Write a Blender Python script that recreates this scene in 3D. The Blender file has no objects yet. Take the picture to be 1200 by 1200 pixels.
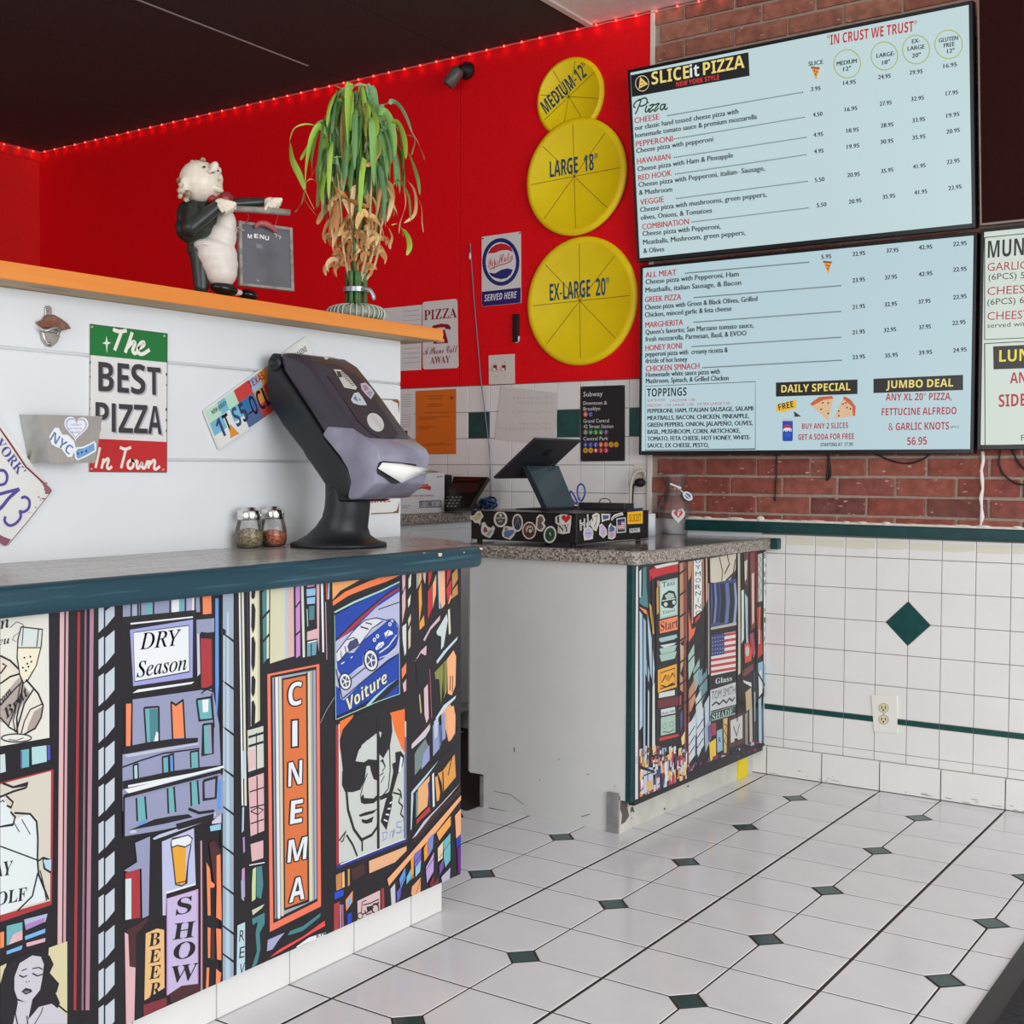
import bpy, bmesh, math, random, os
from mathutils import Vector, Matrix
from mathutils.geometry import tessellate_polygon
R = random.Random(7)
S = bpy.context.scene
COL = bpy.context.scene.collection

# ------------------------------------------------------------------ camera
CAM = Vector((1.5109, -2.6773, 1.0896))
FPX, YAW, PITCH, ROLL = 1449.75, .5976, -.0352, .0036
_f = Vector((-math.sin(YAW)*math.cos(PITCH), math.cos(YAW)*math.cos(PITCH), math.sin(PITCH)))
_r = Vector((math.cos(YAW), math.sin(YAW), 0)); _u = _r.cross(_f)
RT = _r*math.cos(ROLL) + _u*math.sin(ROLL); UP = RT.cross(_f); FW = _f
cd = bpy.data.cameras.new('camera'); cam = bpy.data.objects.new('camera', cd); COL.objects.link(cam)
cd.sensor_width = 36; cd.lens = FPX/1200*36; cd.clip_start = .05
m = Matrix((RT, UP, -FW)).transposed().to_4x4(); m.translation = CAM; cam.matrix_world = m
S.camera = cam
# ------------------------------------------------------------------ light
S.view_settings.view_transform = 'Standard'; S.view_settings.look = 'None'
S.view_settings.gamma = 1; S.view_settings.exposure = -0.02
S.view_settings.use_curve_mapping = False
w = bpy.data.worlds.new('daylight'); w.use_nodes = True; S.world = w
w.node_tree.nodes['Background'].inputs[0].default_value = (.92, .96, 1, 1)
w.node_tree.nodes['Background'].inputs[1].default_value = .62
def area(name, loc, target, sx, sy, power, col):
    l = bpy.data.lights.new(name, 'AREA'); l.shape = 'RECTANGLE'; l.size = sx; l.size_y = sy
    l.energy = power; l.color = col
    o = bpy.data.objects.new(name, l); COL.objects.link(o); o.location = loc
    o.rotation_euler = (Vector(target)-Vector(loc)).to_track_quat('-Z', 'Y').to_euler()
    return o
area('shop_window_light', (4.2, -1.6, 1.5), (-1, .2, 1.0), 3.6, 2.2, 132, (.94, .97, 1))
area('shop_front_light', (.6, -5.6, 1.6), (-.3, 1, 1.1), 4.2, 2.2, 88, (.98, .99, 1))

# ------------------------------------------------------------------ materials
def lin(c):
    return tuple(((x/255/12.92) if x/255 <= .04045 else ((x/255+.055)/1.055)**2.4) for x in c[:3])
MATS = {}
def mat(name, c, rough=.5, metal=0, noise=0, scale=30, bump=0, emit=0, trans=0, c2=None, stretch=(1, 1, 1), coat=0, detail=4, ior=1.45, thr=(.35, .65), spec=.5, space='Object'):
    if name in MATS: return MATS[name]
    M = bpy.data.materials.new(name); M.use_nodes = True; MATS[name] = M
    n, l = M.node_tree.nodes, M.node_tree.links; b = n['Principled BSDF']
    col = lin(c)+(1,)
    b.inputs['Base Color'].default_value = col; b.inputs['Roughness'].default_value = rough
    b.inputs['Metallic'].default_value = metal; b.inputs['Specular IOR Level'].default_value = spec
    b.inputs['Coat Weight'].default_value = coat; b.inputs['IOR'].default_value = ior
    if trans: b.inputs['Transmission Weight'].default_value = trans
    if emit:
        b.inputs['Emission Color'].default_value = col; b.inputs['Emission Strength'].default_value = emit
    if noise or bump or c2:
        tc = n.new('ShaderNodeTexCoord'); mp = n.new('ShaderNodeMapping'); mp.inputs['Scale'].default_value = stretch
        l.new(tc.outputs[space], mp.inputs[0])
        nt = n.new('ShaderNodeTexNoise'); nt.inputs['Scale'].default_value = scale; nt.inputs['Detail'].default_value = detail
        l.new(mp.outputs[0], nt.inputs['Vector'])
        if noise or c2:
            rmp = n.new('ShaderNodeValToRGB'); e = rmp.color_ramp.elements
            e[0].position, e[1].position = thr
            if c2: e[0].color = lin(c2)+(1,); e[1].color = col
            else:
                e[0].color = tuple(v*(1-noise) for v in col[:3])+(1,); e[1].color = tuple(min(1, v*(1+noise)) for v in col[:3])+(1,)
            l.new(nt.outputs['Fac'], rmp.inputs[0]); l.new(rmp.outputs[0], b.inputs['Base Color'])
        if bump:
            bp = n.new('ShaderNodeBump'); bp.inputs['Strength'].default_value = bump; bp.inputs['Distance'].default_value = .002
            l.new(nt.outputs['Fac'], bp.inputs['Height']); l.new(bp.outputs[0], b.inputs['Normal'])
    return M
def glass(name, tint=(255, 255, 255), alpha_rough=0.02, fr=.3, haze=.04):
    if name in MATS: return MATS[name]
    M = bpy.data.materials.new(name); M.use_nodes = True; MATS[name] = M
    n, l = M.node_tree.nodes, M.node_tree.links
    b = n['Principled BSDF']; n.remove(b)
    g = n.new('ShaderNodeBsdfGlossy'); g.inputs['Roughness'].default_value = alpha_rough
    t = n.new('ShaderNodeBsdfTransparent'); t.inputs[0].default_value = lin(tint)+(1,)
    mx = n.new('ShaderNodeMixShader'); lw = n.new('ShaderNodeLayerWeight'); lw.inputs[0].default_value = fr
    l.new(lw.outputs['Fresnel'], mx.inputs[0]); l.new(t.outputs[0], mx.inputs[1]); l.new(g.outputs[0], mx.inputs[2])
    df = n.new('ShaderNodeBsdfDiffuse'); df.inputs[0].default_value = (.9, .92, .93, 1); m2 = n.new('ShaderNodeMixShader'); m2.inputs[0].default_value = haze  # white diffuse share paints a pale haze of highlights into the clear glass
    l.new(mx.outputs[0], m2.inputs[1]); l.new(df.outputs[0], m2.inputs[2]); l.new(m2.outputs[0], n['Material Output'].inputs[0])
    return M
def print_mat(name, rough=.45, emit=0):
    if name in MATS: return MATS[name]
    M = bpy.data.materials.new(name); M.use_nodes = True; MATS[name] = M
    n, l = M.node_tree.nodes, M.node_tree.links; b = n['Principled BSDF']
    a = n.new('ShaderNodeAttribute'); a.attribute_name = 'ink'
    b.inputs['Roughness'].default_value = rough
    if emit:
        b.inputs['Base Color'].default_value = (.01, .01, .01, 1)
        l.new(a.outputs['Color'], b.inputs['Emission Color']); b.inputs['Emission Strength'].default_value = emit
    else: l.new(a.outputs['Color'], b.inputs['Base Color'])
    return M

# ------------------------------------------------------------------ objects
WM = {}
def thing(name, label, cat, loc=(0, 0, 0), group=None, rotz=0):
    o = bpy.data.objects.new(name, None); COL.objects.link(o); o.empty_display_size = .05
    o.location = loc; o.rotation_euler = (0, 0, rotz)
    WM[o.name] = Matrix.Translation(loc) @ Matrix.Rotation(rotz, 4, 'Z')
    o['label'] = label; o['category'] = cat
    if group: o['group'] = group
    return o
def tag(o, label, cat, group=None):
    o['label'] = label; o['category'] = cat
    if group: o['group'] = group
    return o
def wm(o): return WM.get(o.name, Matrix())
def obj(name, bm, mt, parent=None, smooth=False, kind=None, label=None, origin=None, bevel=0, sub=0, local=False):
    """link bmesh (world coordinates) as ONE mesh object"""
    me = bpy.data.meshes.new(name)
    if smooth is not False:
        for f in bm.faces: f.smooth = True
    M = wm(parent) if parent else Matrix()
    if origin is not None: M = Matrix.Translation(origin)
    elif parent is None:
        if bm.verts:
            xs = [v.co for v in bm.verts]
            M = Matrix.Translation(((min(v.x for v in xs)+max(v.x for v in xs))/2, (min(v.y for v in xs)+max(v.y for v in xs))/2, min(v.z for v in xs)))
    if not local: bm.transform(M.inverted())
    bm.to_mesh(me); bm.free()
    o = bpy.data.objects.new(name, me); COL.objects.link(o)
    for mm in (mt if isinstance(mt, (list, tuple)) else [mt]): me.materials.append(mm)
    if parent:
        o.parent = parent; WM[o.name] = M
        if origin is not None:
            o.matrix_local = wm(parent).inverted() @ M
    else:
        o.matrix_world = M; WM[o.name] = M
    if smooth == 'auto':
        me.shade_auto_smooth = True if hasattr(me, 'shade_auto_smooth') else None
    if bevel:
        md = o.modifiers.new('bevel', 'BEVEL'); md.width = bevel; md.segments = 3; md.limit_method = 'ANGLE'; md.angle_limit = math.radians(35)
    if sub:
        md = o.modifiers.new('sub', 'SUBSURF'); md.levels = sub; md.render_levels = sub
    if kind: o['kind'] = kind
    if label: o['label'] = label
    return o
def new(): return bmesh.new()
def quadbox(bm, P):
    """8 points, bottom ring then top ring"""
    v = [bm.verts.new(p) for p in P]
    fs = [(3, 2, 1, 0), (4, 5, 6, 7), (0, 1, 5, 4), (1, 2, 6, 5), (2, 3, 7, 6), (3, 0, 4, 7)]
    return [bm.faces.new([v[i] for i in f]) for f in fs]
def box(bm, x0, x1, y0, y1, z0, z1):
    return quadbox(bm, [(x0, y0, z0), (x1, y0, z0), (x1, y1, z0), (x0, y1, z0), (x0, y0, z1), (x1, y0, z1), (x1, y1, z1), (x0, y1, z1)])
def prism(bm, pts, d):
    """closed polygon of 3D points extruded by the vector d"""
    d = Vector(d); a = [bm.verts.new(p) for p in pts]; b = [bm.verts.new(Vector(p)+d) for p in pts]
    n = len(a); bm.faces.new(a); bm.faces.new(b[::-1])
    for i in range(n): bm.faces.new((a[i], b[i], b[(i+1) % n], a[(i+1) % n]))
    bmesh.ops.recalc_face_normals(bm, faces=bm.faces[:])
def lathe(bm, c, prof, n=32, axis=None, cap=True):
    """prof: list of (r, h)"""
    c = Vector(c); ax = Vector(axis or (0, 0, 1)).normalized(); q = Vector((0, 0, 1)).rotation_difference(ax)
    rings = []
    for r, h in prof:
        rings.append([bm.verts.new(c + q @ Vector((r*math.cos(2*math.pi*i/n), r*math.sin(2*math.pi*i/n), h))) for i in range(n)])
    for a, b in zip(rings, rings[1:]):
        for i in range(n): bm.faces.new((a[i], a[(i+1) % n], b[(i+1) % n], b[i]))
    if cap:
        if prof[0][0] > 1e-5: bm.faces.new(rings[0][::-1])
        if prof[-1][0] > 1e-5: bm.faces.new(rings[-1])
def tube(bm, pts, r, n=8, cap=True):
    pts = [Vector(p) for p in pts]; rr = r if isinstance(r, (list, tuple)) else [r]*len(pts)
    t0 = (pts[1]-pts[0]).normalized(); up = Vector((0, 0, 1)) if abs(t0.z) < .9 else Vector((1, 0, 0))
    prev = None; rings = []; side = t0.cross(up).normalized()
    for i, p in enumerate(pts):
        t = (pts[min(i+1, len(pts)-1)]-pts[max(i-1, 0)]).normalized()
        side = (side - t*side.dot(t)).normalized(); u2 = t.cross(side)
        rings.append([bm.verts.new(p + (side*math.cos(2*math.pi*k/n)+u2*math.sin(2*math.pi*k/n))*rr[i]) for k in range(n)])
    for a, b in zip(rings, rings[1:]):
        for i in range(n): bm.faces.new((a[i], a[(i+1) % n], b[(i+1) % n], b[i]))
    if cap: bm.faces.new(rings[0][::-1]); bm.faces.new(rings[-1])
def smoothpath(P, k=6):
    P = [Vector(p) for p in P]; out = []
    for i in range(len(P)-1):
        a, b, c, d = P[max(i-1, 0)], P[i], P[i+1], P[min(i+2, len(P)-1)]
        for j in range(k):
            t = j/k
            out.append(.5*((2*b)+(c-a)*t+(2*a-5*b+4*c-d)*t*t+(3*b-a-3*c+d)*t**3))
    out.append(P[-1]); return out
def ellipsoid(bm, c, r, rot=None, seg=16, rings=10):
    M = Matrix.Translation(c) @ (rot.to_4x4() if rot else Matrix()) @ Matrix.Diagonal((r[0], r[1], r[2], 1))
    bmesh.ops.create_uvsphere(bm, u_segments=seg, v_segments=rings, radius=1, matrix=M)
def dup(o, parent=None, M=None, label=None, group=None):
    c = o.copy(); COL.objects.link(c)
    if parent: c.parent = parent
    if M is not None: c.matrix_world = M if parent is None else c.matrix_world
    if label: c['label'] = label
    if group: c['group'] = group
    for ch in [x for x in bpy.data.objects if x.parent == o]: dup(ch, c)
    return c

# ------------------------------------------------------------------ flat printed work lying on a real surface
class Plane:
    def __init__(s, o, u, v):
        s.o = Vector(o); s.u = Vector(u).normalized(); s.n = s.u.cross(Vector(v)).normalized(); s.v = s.n.cross(s.u)
    def ray(s, x, y):
        d = FW + RT*((x-600)/FPX) + UP*((600-y)/FPX)
        t = (s.o-CAM).dot(s.n)/d.dot(s.n); p = CAM+d*t-s.o
        return (p.dot(s.u), p.dot(s.v))
    def at(s, u, v, h=0): return s.o+s.u*u+s.v*v+s.n*h
    def hit(s, x, y): return s.at(*s.ray(x, y))
def pbox(bm, p, u0, u1, v0, v1, h0, h1):
    quadbox(bm, [p.at(u0, v0, h0), p.at(u1, v0, h0), p.at(u1, v1, h0), p.at(u0, v1, h0), p.at(u0, v0, h1), p.at(u1, v0, h1), p.at(u1, v1, h1), p.at(u0, v1, h1)])
    bmesh.ops.recalc_face_normals(bm, faces=bm.faces[:])
def pprism(bm, p, uv, h0, h1):
    prism(bm, [p.at(a, b, h0) for a, b in uv], p.n*(h1-h0))
def rrect(x0, y0, x1, y1, r, n=4):
    out = []
    for cx, cy, a in ((x1-r, y1-r, 0), (x0+r, y1-r, 90), (x0+r, y0+r, 180), (x1-r, y0+r, 270)):
        for k in range(n+1):
            t = math.radians(a+90*k/n); out.append((cx+r*math.cos(t), cy+r*math.sin(t)))
    return out
def PX(x, h=0): return Plane((x, 0, 0), (0, 1, 0), (0, 0, 1))
def PY(y): return Plane((0, y, 0), (1, 0, 0), (0, 0, 1))
FONTDIR = bpy.utils.system_resource('DATAFILES', path='fonts')
try: MATHF = bpy.data.fonts.load(os.path.join(FONTDIR, 'NotoSansMath-Regular.woff2'))
except Exception: MATHF = None
STY = {'serif': (0x1D400, 0x1D41A, 0x1D7CE), 'ital': (0x1D468, 0x1D482, 0x1D7CE), 'it': (0x1D434, 0x1D44E, 0x1D7CE), 'script': (0x1D4D0, 0x1D4EA, 0x1D7CE), 'bold': (0x1D5D4, 0x1D5EE, 0x1D7EC), 'bi': (0x1D63C, 0x1D656, 0x1D7EC)}
_tc = {}; CAPH = {}
def glyphs(body, style):
    k = (body, style)
    if k in _tc: return _tc[k]
    c = bpy.data.curves.new('t', 'FONT'); c.resolution_u = 2
    s = body
    if style in STY and MATHF:
        U, L, D = STY[style]; s = ''
        for ch in body:
            if 'A' <= ch <= 'Z': s += chr(U+ord(ch)-65)
            elif 'a' <= ch <= 'z': s += chr(L+ord(ch)-97)
            elif '0' <= ch <= '9': s += chr(D+ord(ch)-48)
            else: s += ch
        c.font = MATHF
    c.body = s
    o = bpy.data.objects.new('t', c); COL.objects.link(o)
    dg = bpy.context.evaluated_depsgraph_get(); me = o.evaluated_get(dg).to_mesh()
    V = [(v.co.x, v.co.y) for v in me.vertices]; F = [tuple(p.vertices) for p in me.polygons]
    o.to_mesh_clear(); bpy.data.objects.remove(o); bpy.data.curves.remove(c)
    if V:
        x0, x1 = min(v[0] for v in V), max(v[0] for v in V)
        if style not in CAPH: CAPH[style] = .7; CAPH[style] = .7*max(y for x, y in glyphs('H', style)[0])
        V = [((x-x0)/(x1-x0), y/CAPH[style]) for x, y in V]
        if len(body) == 1 and body == 'H' and CAPH.get(style) == .7: return (V, F)
    _tc[k] = (V, F); return _tc[k]
STEP = .00008
class Print:
    """collects coloured flat shapes on a plane; every shape overlapping earlier ones is one ink layer higher"""
    def __init__(s, plane, base=.0004): s.p = plane; s.sh = []; s.fr = (0, 0, 1); s.base = base
    def frame(s, x, y, k): s.fr = (x, y, k); return s
    def q(s, pt):
        return s.p.ray(s.fr[0]+pt[0]*s.fr[2], s.fr[1]+pt[1]*s.fr[2])
    def _add(s, col, V, F):
        if not V: return
        b = (min(v[0] for v in V), min(v[1] for v in V), max(v[0] for v in V), max(v[1] for v in V))
        L = 0
        for (bb, l) in s.bb:
            if l >= L and b[0] < bb[2] and b[2] > bb[0] and b[1] < bb[3] and b[3] > bb[1]: L = l+1
        s.bb.append((b, L)); s.sh.append((lin(col), V, F, L))
    bb = None; clip = None
    def add(s, col, V, F):
        if s.bb is None: s.bb = []
        s._add(col, V, F)
    def clipped(s, V):
        if not s.clip: return V
        for ax, lim, sg in ((0, s.clip[0], 1), (0, s.clip[1], -1), (1, s.clip[2], 1), (1, s.clip[3], -1)):
            out = []
            for i in range(len(V)):
                a, b = V[i-1], V[i]; da, db = (a[ax]-lim)*sg, (b[ax]-lim)*sg
                if (da >= 0) != (db >= 0):
                    k = da/(da-db); out.append((a[0]+(b[0]-a[0])*k, a[1]+(b[1]-a[1])*k))
                if db >= 0: out.append(b)
            V = out
        return V
    def uvpoly(s, col, V):
        V = s.clipped(V)
        if len(V) < 3: return
        t = tessellate_polygon([[Vector((a, b, 0)) for a, b in V]])
        s.add(col, V, [tuple(x) for x in t])
    def poly(s, col, *pts):
        P = [s.q(p) for p in pts]
        s.uvpoly(col, P)
    def rect(s, col, x0, y0, x1, y1): s.poly(col, (x0, y0), (x1, y0), (x1, y1), (x0, y1))
    def para(s, col, a, b, c, d): s.poly(col, a, b, c, d)
    def line(s, col, wd, *pts, closed=False, sm=0):
        P = [Vector(s.q(p)) for p in pts]
        if sm: P = [Vector((v.x, v.y)) for v in smoothpath([(p.x, p.y, 0) for p in P], sm)]
        k = s.q((pts[0][0]+1, pts[0][1])); k0 = s.q(pts[0]); k2 = s.q((pts[0][0], pts[0][1]+1))
        mp = math.sqrt(abs((k[0]-k0[0])*(k2[1]-k0[1])-(k[1]-k0[1])*(k2[0]-k0[0])))*wd/2
        if closed: P.append(P[0])
        V, F = [], []
        for i, p in enumerate(P):
            t = P[min(i+1, len(P)-1)]-P[max(i-1, 0)]
            if closed and i in (0, len(P)-1): t = P[1]-P[-2]
            if t.length < 1e-9: t = Vector((1, 0))
            t.normalize(); nn = Vector((-t.y, t.x))*mp
            if 0 < i < len(P)-1:
                a = (P[i]-P[i-1]).normalized(); c = abs(a.dot(t)); nn /= max(c, .5)
            V += [tuple(p+nn), tuple(p-nn)]
        for i in range(len(P)-1): F.append((2*i, 2*i+1, 2*i+3, 2*i+2))
        if s.clip:
            V2, F2 = [], []
            for f in F:
                q = s.clipped([V[i] for i in f])
                if len(q) > 2: F2.append(tuple(range(len(V2), len(V2)+len(q)))); V2 += q
            V, F = V2, F2
        s.add(col, V, F)
    def ell(s, col, cx, cy, rx, ry=None, rot=0, n=24, ring=0, a0=0, a1=360):
        ry = ry or rx; P = []
        for i in range(n+(a1-a0 < 360)):
            t = math.radians(a0+(a1-a0)*i/n); x, y = rx*math.cos(t), ry*math.sin(t)
            P.append((cx+x*math.cos(rot)-y*math.sin(rot), cy+x*math.sin(rot)+y*math.cos(rot)))
        if ring: s.line(col, ring, *P, closed=(a1-a0 >= 360))
        else: s.poly(col, *P)
    def text(s, col, body, a, b, h, style=None, up=None, wt=0):
        """baseline from a to b, capital height h, all in frame pixels; up: direction of the capitals"""
        V, F = glyphs(body, style)
        A, B = Vector(s.q(a)), Vector(s.q(b)); d = B-A
        if up: U = Vector(s.q((a[0]+up[0], a[1]+up[1])))-A; U = U*(h/math.hypot(*up))
        else:
            U = Vector((-d.y, d.x)).normalized()*(Vector(s.q((a[0], a[1]-h)))-A).length
        VV = [(A.x+d.x*x+U.x*y, A.y+d.y*x+U.y*y) for x, y in V]; F = list(F)
        if wt:
            o = len(VV); e = d.normalized()*U.length*wt; F += [tuple(i+o for i in f) for f in F]; VV += [(x+e.x, y+e.y) for x, y in VV]
        if s.clip and any(not (s.clip[0] <= x <= s.clip[1] and s.clip[2] <= y <= s.clip[3]) for x, y in VV):
            V2, F2 = [], []
            for f in F:
                q = s.clipped([VV[i] for i in f])
                if len(q) > 2: F2.append(tuple(range(len(V2), len(V2)+len(q)))); V2 += q
            VV, F = V2, F2
        s.add(col, VV, F)
    def vtext(s, col, body, x0, y0, x1, y1, w0, w1, style=None, fill=.72):
        """letters stacked downwards from (x0,y0) to (x1,y1): column centres at the top and bottom, widths w"""
        n = len(body)
        for i, ch in enumerate(body):
            if ch == ' ': continue
            t = (i+.5)/n; ww = w0+(w1-w0)*t; cx = x0+(x1-x0)*t; cy = y0+(y1-y0)*t; hh = (y1-y0)/n*fill
            if ch == 'I': ww *= .4
            s.text(col, ch, (cx-ww/2, cy+hh/2), (cx+ww/2, cy+hh/2), hh, style)
    def dots(s, col, a, b, n, r):
        V, F = [], []
        for i in range(n):
            t = i/(n-1); x, y = a[0]+(b[0]-a[0])*t, a[1]+(b[1]-a[1])*t; o = len(V)
            V += [s.q((x-r, y-r)), s.q((x+r, y-r)), s.q((x+r, y+r)), s.q((x-r, y+r))]; F.append((o, o+1, o+2, o+3))
        s.add(col, V, F)
    def build(s, name, mt, parent, label=None):
        me = bpy.data.meshes.new(name); V, F, C = [], [], []
        Mi = wm(parent).inverted() if parent else Matrix()
        for col, vs, fs, L in s.sh:
            o = len(V)
            V += [Mi @ s.p.at(a, b, s.base+L*STEP) for a, b in vs]
            for f in fs:
                if len(set(f)) < 3: continue
                f = list(f)
                a, b, c = (vs[i] for i in f[:3])
                if (b[0]-a[0])*(c[1]-a[1])-(b[1]-a[1])*(c[0]-a[0]) < 0: f.reverse()
                F.append([o+i for i in f]); C.append((col, len(f)))
        me.from_pydata(V, [], F)
        at = me.color_attributes.new('ink', 'FLOAT_COLOR', 'CORNER'); buf = []
        for col, k in C: buf += list(col+(1,))*k
        at.data.foreach_set('color', buf)
        me.materials.append(mt)
        o = bpy.data.objects.new(name, me); COL.objects.link(o)
        if parent: o.parent = parent
        if label: o['label'] = label
        return o
INK = print_mat('printed_ink', .4)
GLOSSINK = print_mat('enamel_ink', .22)
SCREEN = print_mat('lit_screen', .3, emit=.88)
# ================================================================== the room
YW = 1.4767
m_ftile = mat('floor_tile_glaze', (228, 228, 230), .16, noise=.035, scale=6, spec=.5)
m_ftile2 = mat('floor_insert_glaze', (22, 66, 66), .15, noise=.1, scale=20)
m_grout = mat('dark_grout', (62, 46, 40), .9, noise=.25, scale=60)
m_wtile = mat('wall_tile_glaze', (234, 233, 229), .2, noise=.02, scale=5)
m_wgrout = mat('wall_grout', (132, 124, 112), .9)
m_green = mat('green_tile_glaze', (3, 70, 66), .25, noise=.15, scale=25)
m_red = mat('red_wall_paint', (236, 6, 20), .6, spec=.25, noise=.05, scale=120, bump=.35)
m_red2 = mat('red_side_wall_paint', (240, 26, 26), .6, noise=.06, scale=120, bump=.3)
m_black = mat('black_ceiling_board', (58, 47, 44), .95, noise=.4, scale=160)
m_soffit = mat('pale_ceiling_board', (232, 220, 216), .9, noise=.05, scale=60)
m_white = mat('white_paint', (227, 230, 232), .5, noise=.012, scale=5, bump=.04)
m_plaster = mat('rough_white_plaster', (225, 215, 205), .9, noise=.1, scale=50, bump=.6)

T = .203
fl = new(); box(fl, -4.5, 3.4, -4.2, 1.6, -.08, -.0011)
floor = obj('floor', fl, m_grout, kind='structure', origin=(0, 0, 0))
G = .0022
def ftile(ci, cj, thick):
    """tile with the corner towards the insert cut off; ci,cj in 0/1 say which corner"""
    g = .0415; x0, x1, y0, y1 = G, T-G, G+.0003, T-G-.0003
    if thick == 0: x0 += .0018
    else: x1 -= .0018
    P = {(0, 0): (x0, y0), (1, 0): (x1, y0), (1, 1): (x1, y1), (0, 1): (x0, y1)}
    out = []
    for c in ((0, 0), (1, 0), (1, 1), (0, 1)):
        x, y = P[c]
        if c == (ci, cj):
            sx = 1 if ci == 0 else -1; sy = 1 if cj == 0 else -1
            a = (x, y+sy*g); b = (x+sx*g, y)
            out += [a, b] if c in ((0, 0), (1, 1)) else [b, a]
        else: out.append((x, y))
    return out
variants = {}
for i2 in (0, 1):
    for j2 in (0, 1):
        ci = 0 if i2 == 0 else 1; cj = 0 if j2 == 0 else 1
        variants[(i2, j2)] = ftile(ci, cj, 0 if i2 else 1)
def bev_prism(bm, P, z0, z1, b=.0012):
    n = len(P); cx = sum(p[0] for p in P)/n; cy = sum(p[1] for p in P)/n
    def ins(p):
        d = Vector((cx-p[0], cy-p[1])); d.normalize(); return (p[0]+d.x*b*1.4, p[1]+d.y*b*1.4)
    r0 = [bm.verts.new((x, y, z0)) for x, y in P]; r1 = [bm.verts.new((x, y, z1-b)) for x, y in P]
    r2 = [bm.verts.new((*ins(p), z1)) for p in P]
    for a, c in ((r0, r1), (r1, r2)):
        for k in range(n): bm.faces.new((a[k], a[(k+1) % n], c[(k+1) % n], c[k]))
    bm.faces.new(r2)
fm = {}
for k, P in variants.items():
    bm = new(); bev_prism(bm, P, -.006, 0); o = obj('tile', bm, m_ftile, floor, local=True); fm[k] = o.data
    bpy.data.objects.remove(o)
bm = new(); g = .0385; bev_prism(bm, [(g, 0), (0, g), (-g, 0), (0, -g)][::1], -.006, -.0002)
o = obj('insert', bm, m_ftile2, floor, local=True); insm = o.data; bpy.data.objects.remove(o)
rest = new()
for i in range(-16, 16):
    for j in range(-14, 7):
        if -5 <= i <= 5 and -8 <= j <= 6:
            if i < -3 and j < -2: continue
            o = bpy.data.objects.new('floor_tile', fm[(i % 2, j % 2)]); COL.objects.link(o); o.parent = floor; o.location = (i*T, j*T, 0)
        else: bev_prism(rest, [(x+i*T, y+j*T) for x, y in variants[(i % 2, j % 2)]], -.006, 0)
for i in range(-4, 6):   # cut row along the back wall
    bm = new(); bev_prism(bm, [(i*T+G, 7*T+G), ((i+1)*T-G, 7*T+G), ((i+1)*T-G, YW), (i*T+G, YW)], -.006, 0)
    obj('floor_tile', bm, m_ftile, floor, local=True)
obj('outer_tiles', rest, m_ftile, floor, kind='stuff')
for i in range(-4, 6, 2):
    for j in range(-8, 8, 2):
        if i < -3 and j < -2: continue
        o = bpy.data.objects.new('insert_tile', insm); COL.objects.link(o); o.parent = floor; o.location = (i*T, j*T, 0)

# back wall
bw = new(); box(bw, -4.6, 3.4, YW+.002, YW+.16, -.08, 2.9)
wall = obj('wall_back', bw, m_wgrout, kind='structure', origin=(0, YW, 0))
def slab(P, y0=YW+.013, y1=YW, mt=m_wtile, name='wall_tile', b=.001, par=None):
    """flat piece on the back wall from (x,z) outline"""
    bm = new(); n = len(P); cx = sum(p[0] for p in P)/n; cz = sum(p[1] for p in P)/n
    a = [bm.verts.new((x, y0, z)) for x, z in P]; c = [bm.verts.new((x, y1+b, z)) for x, z in P]
    d = [bm.verts.new((x+(cx-x)*b/.05, y1, z+(cz-z)*b/.05)) for x, z in P]
    for q, r in ((a, c), (c, d)):
        for k in range(n): bm.faces.new((q[k], q[(k+1) % n], r[(k+1) % n], r[k]))
    bm.faces.new(d); bmesh.ops.recalc_face_normals(bm, faces=bm.faces[:])
    return obj(name, bm, mt, par or wall, smooth=False)
W = .1083; X0 = -.1464; Z0 = .4669; g = .0011
rowsz = [(Z0+3*W, .859)]+[(Z0+(k-1)*W, Z0+k*W) for k in (3, 2, 1, 0)]+[(.2505, Z0-W)]
for k in range(-1, 10):
    x0, x1 = X0+k*W+g, X0+(k+1)*W-g
    if k == -1: x0 = -.235
    for (z0, z1) in rowsz:
        z0 += g; z1 -= g; P = [(x0, z0), (x1, z0), (x1, z1), (x0, z1)]
        dx, dz = .2868, .5752; h = .0735+.0012
        out = []
        for (x, z) in P:
            if abs(x-dx) < .01 and abs(z-dz) < .01:
                sx = 1 if x > dx else -1; sz = 1 if z > dz else -1
                a, b_ = (dx+sx*h, z), (x, dz+sz*h)
                idx = P.index((x, z))
                out += [b_, a] if idx in (0, 2) else [a, b_]
            else: out.append((x, z))
        slab(out)
    slab([(x0, .2325), (x1, .2325), (x1, .2495), (x0, .2495)], mt=m_green, name='stripe_tile')
    slab([(x0, .1325), (x1, .1325), (x1, .2310), (x0, .2310)])
    slab([(x0, .102), (x1, .102), (x1, .131), (x0, .131)])
h = .0732
slab([(.2868-h, .5752), (.2868, .5752-h), (.2868+h, .5752), (.2868, .5752+h)], mt=m_green, name='diamond_tile', y1=YW-.0006)
outer = new()
def obox(x0, x1, z0, z1): box(outer, x0, x1, YW, YW+.013, z0, z1)
for k in range(10, 29):
    x0, x1 = X0+k*W+g, X0+(k+1)*W-g
    for (z0, z1) in rowsz+[(.1325, .231), (.102, .131)]: obox(x0, x1, z0+g, z1-g)
for k in range(-19, -5):
    x0, x1 = -1.538+k*.1085+g, -1.538+(k+1)*.1085-g
    for r in range(6): obox(x0, x1, 1.4305-(r+1)*.1088+g, 1.4305-r*.1088-g)
obj('outer_wall_tiles', outer, m_wtile, wall, kind='stuff')
bm = new(); box(bm, .94, 3.1, YW-.0002, YW+.01, .2325, .2495); obj('outer_stripe', bm, m_green, wall, kind='stuff')
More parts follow.
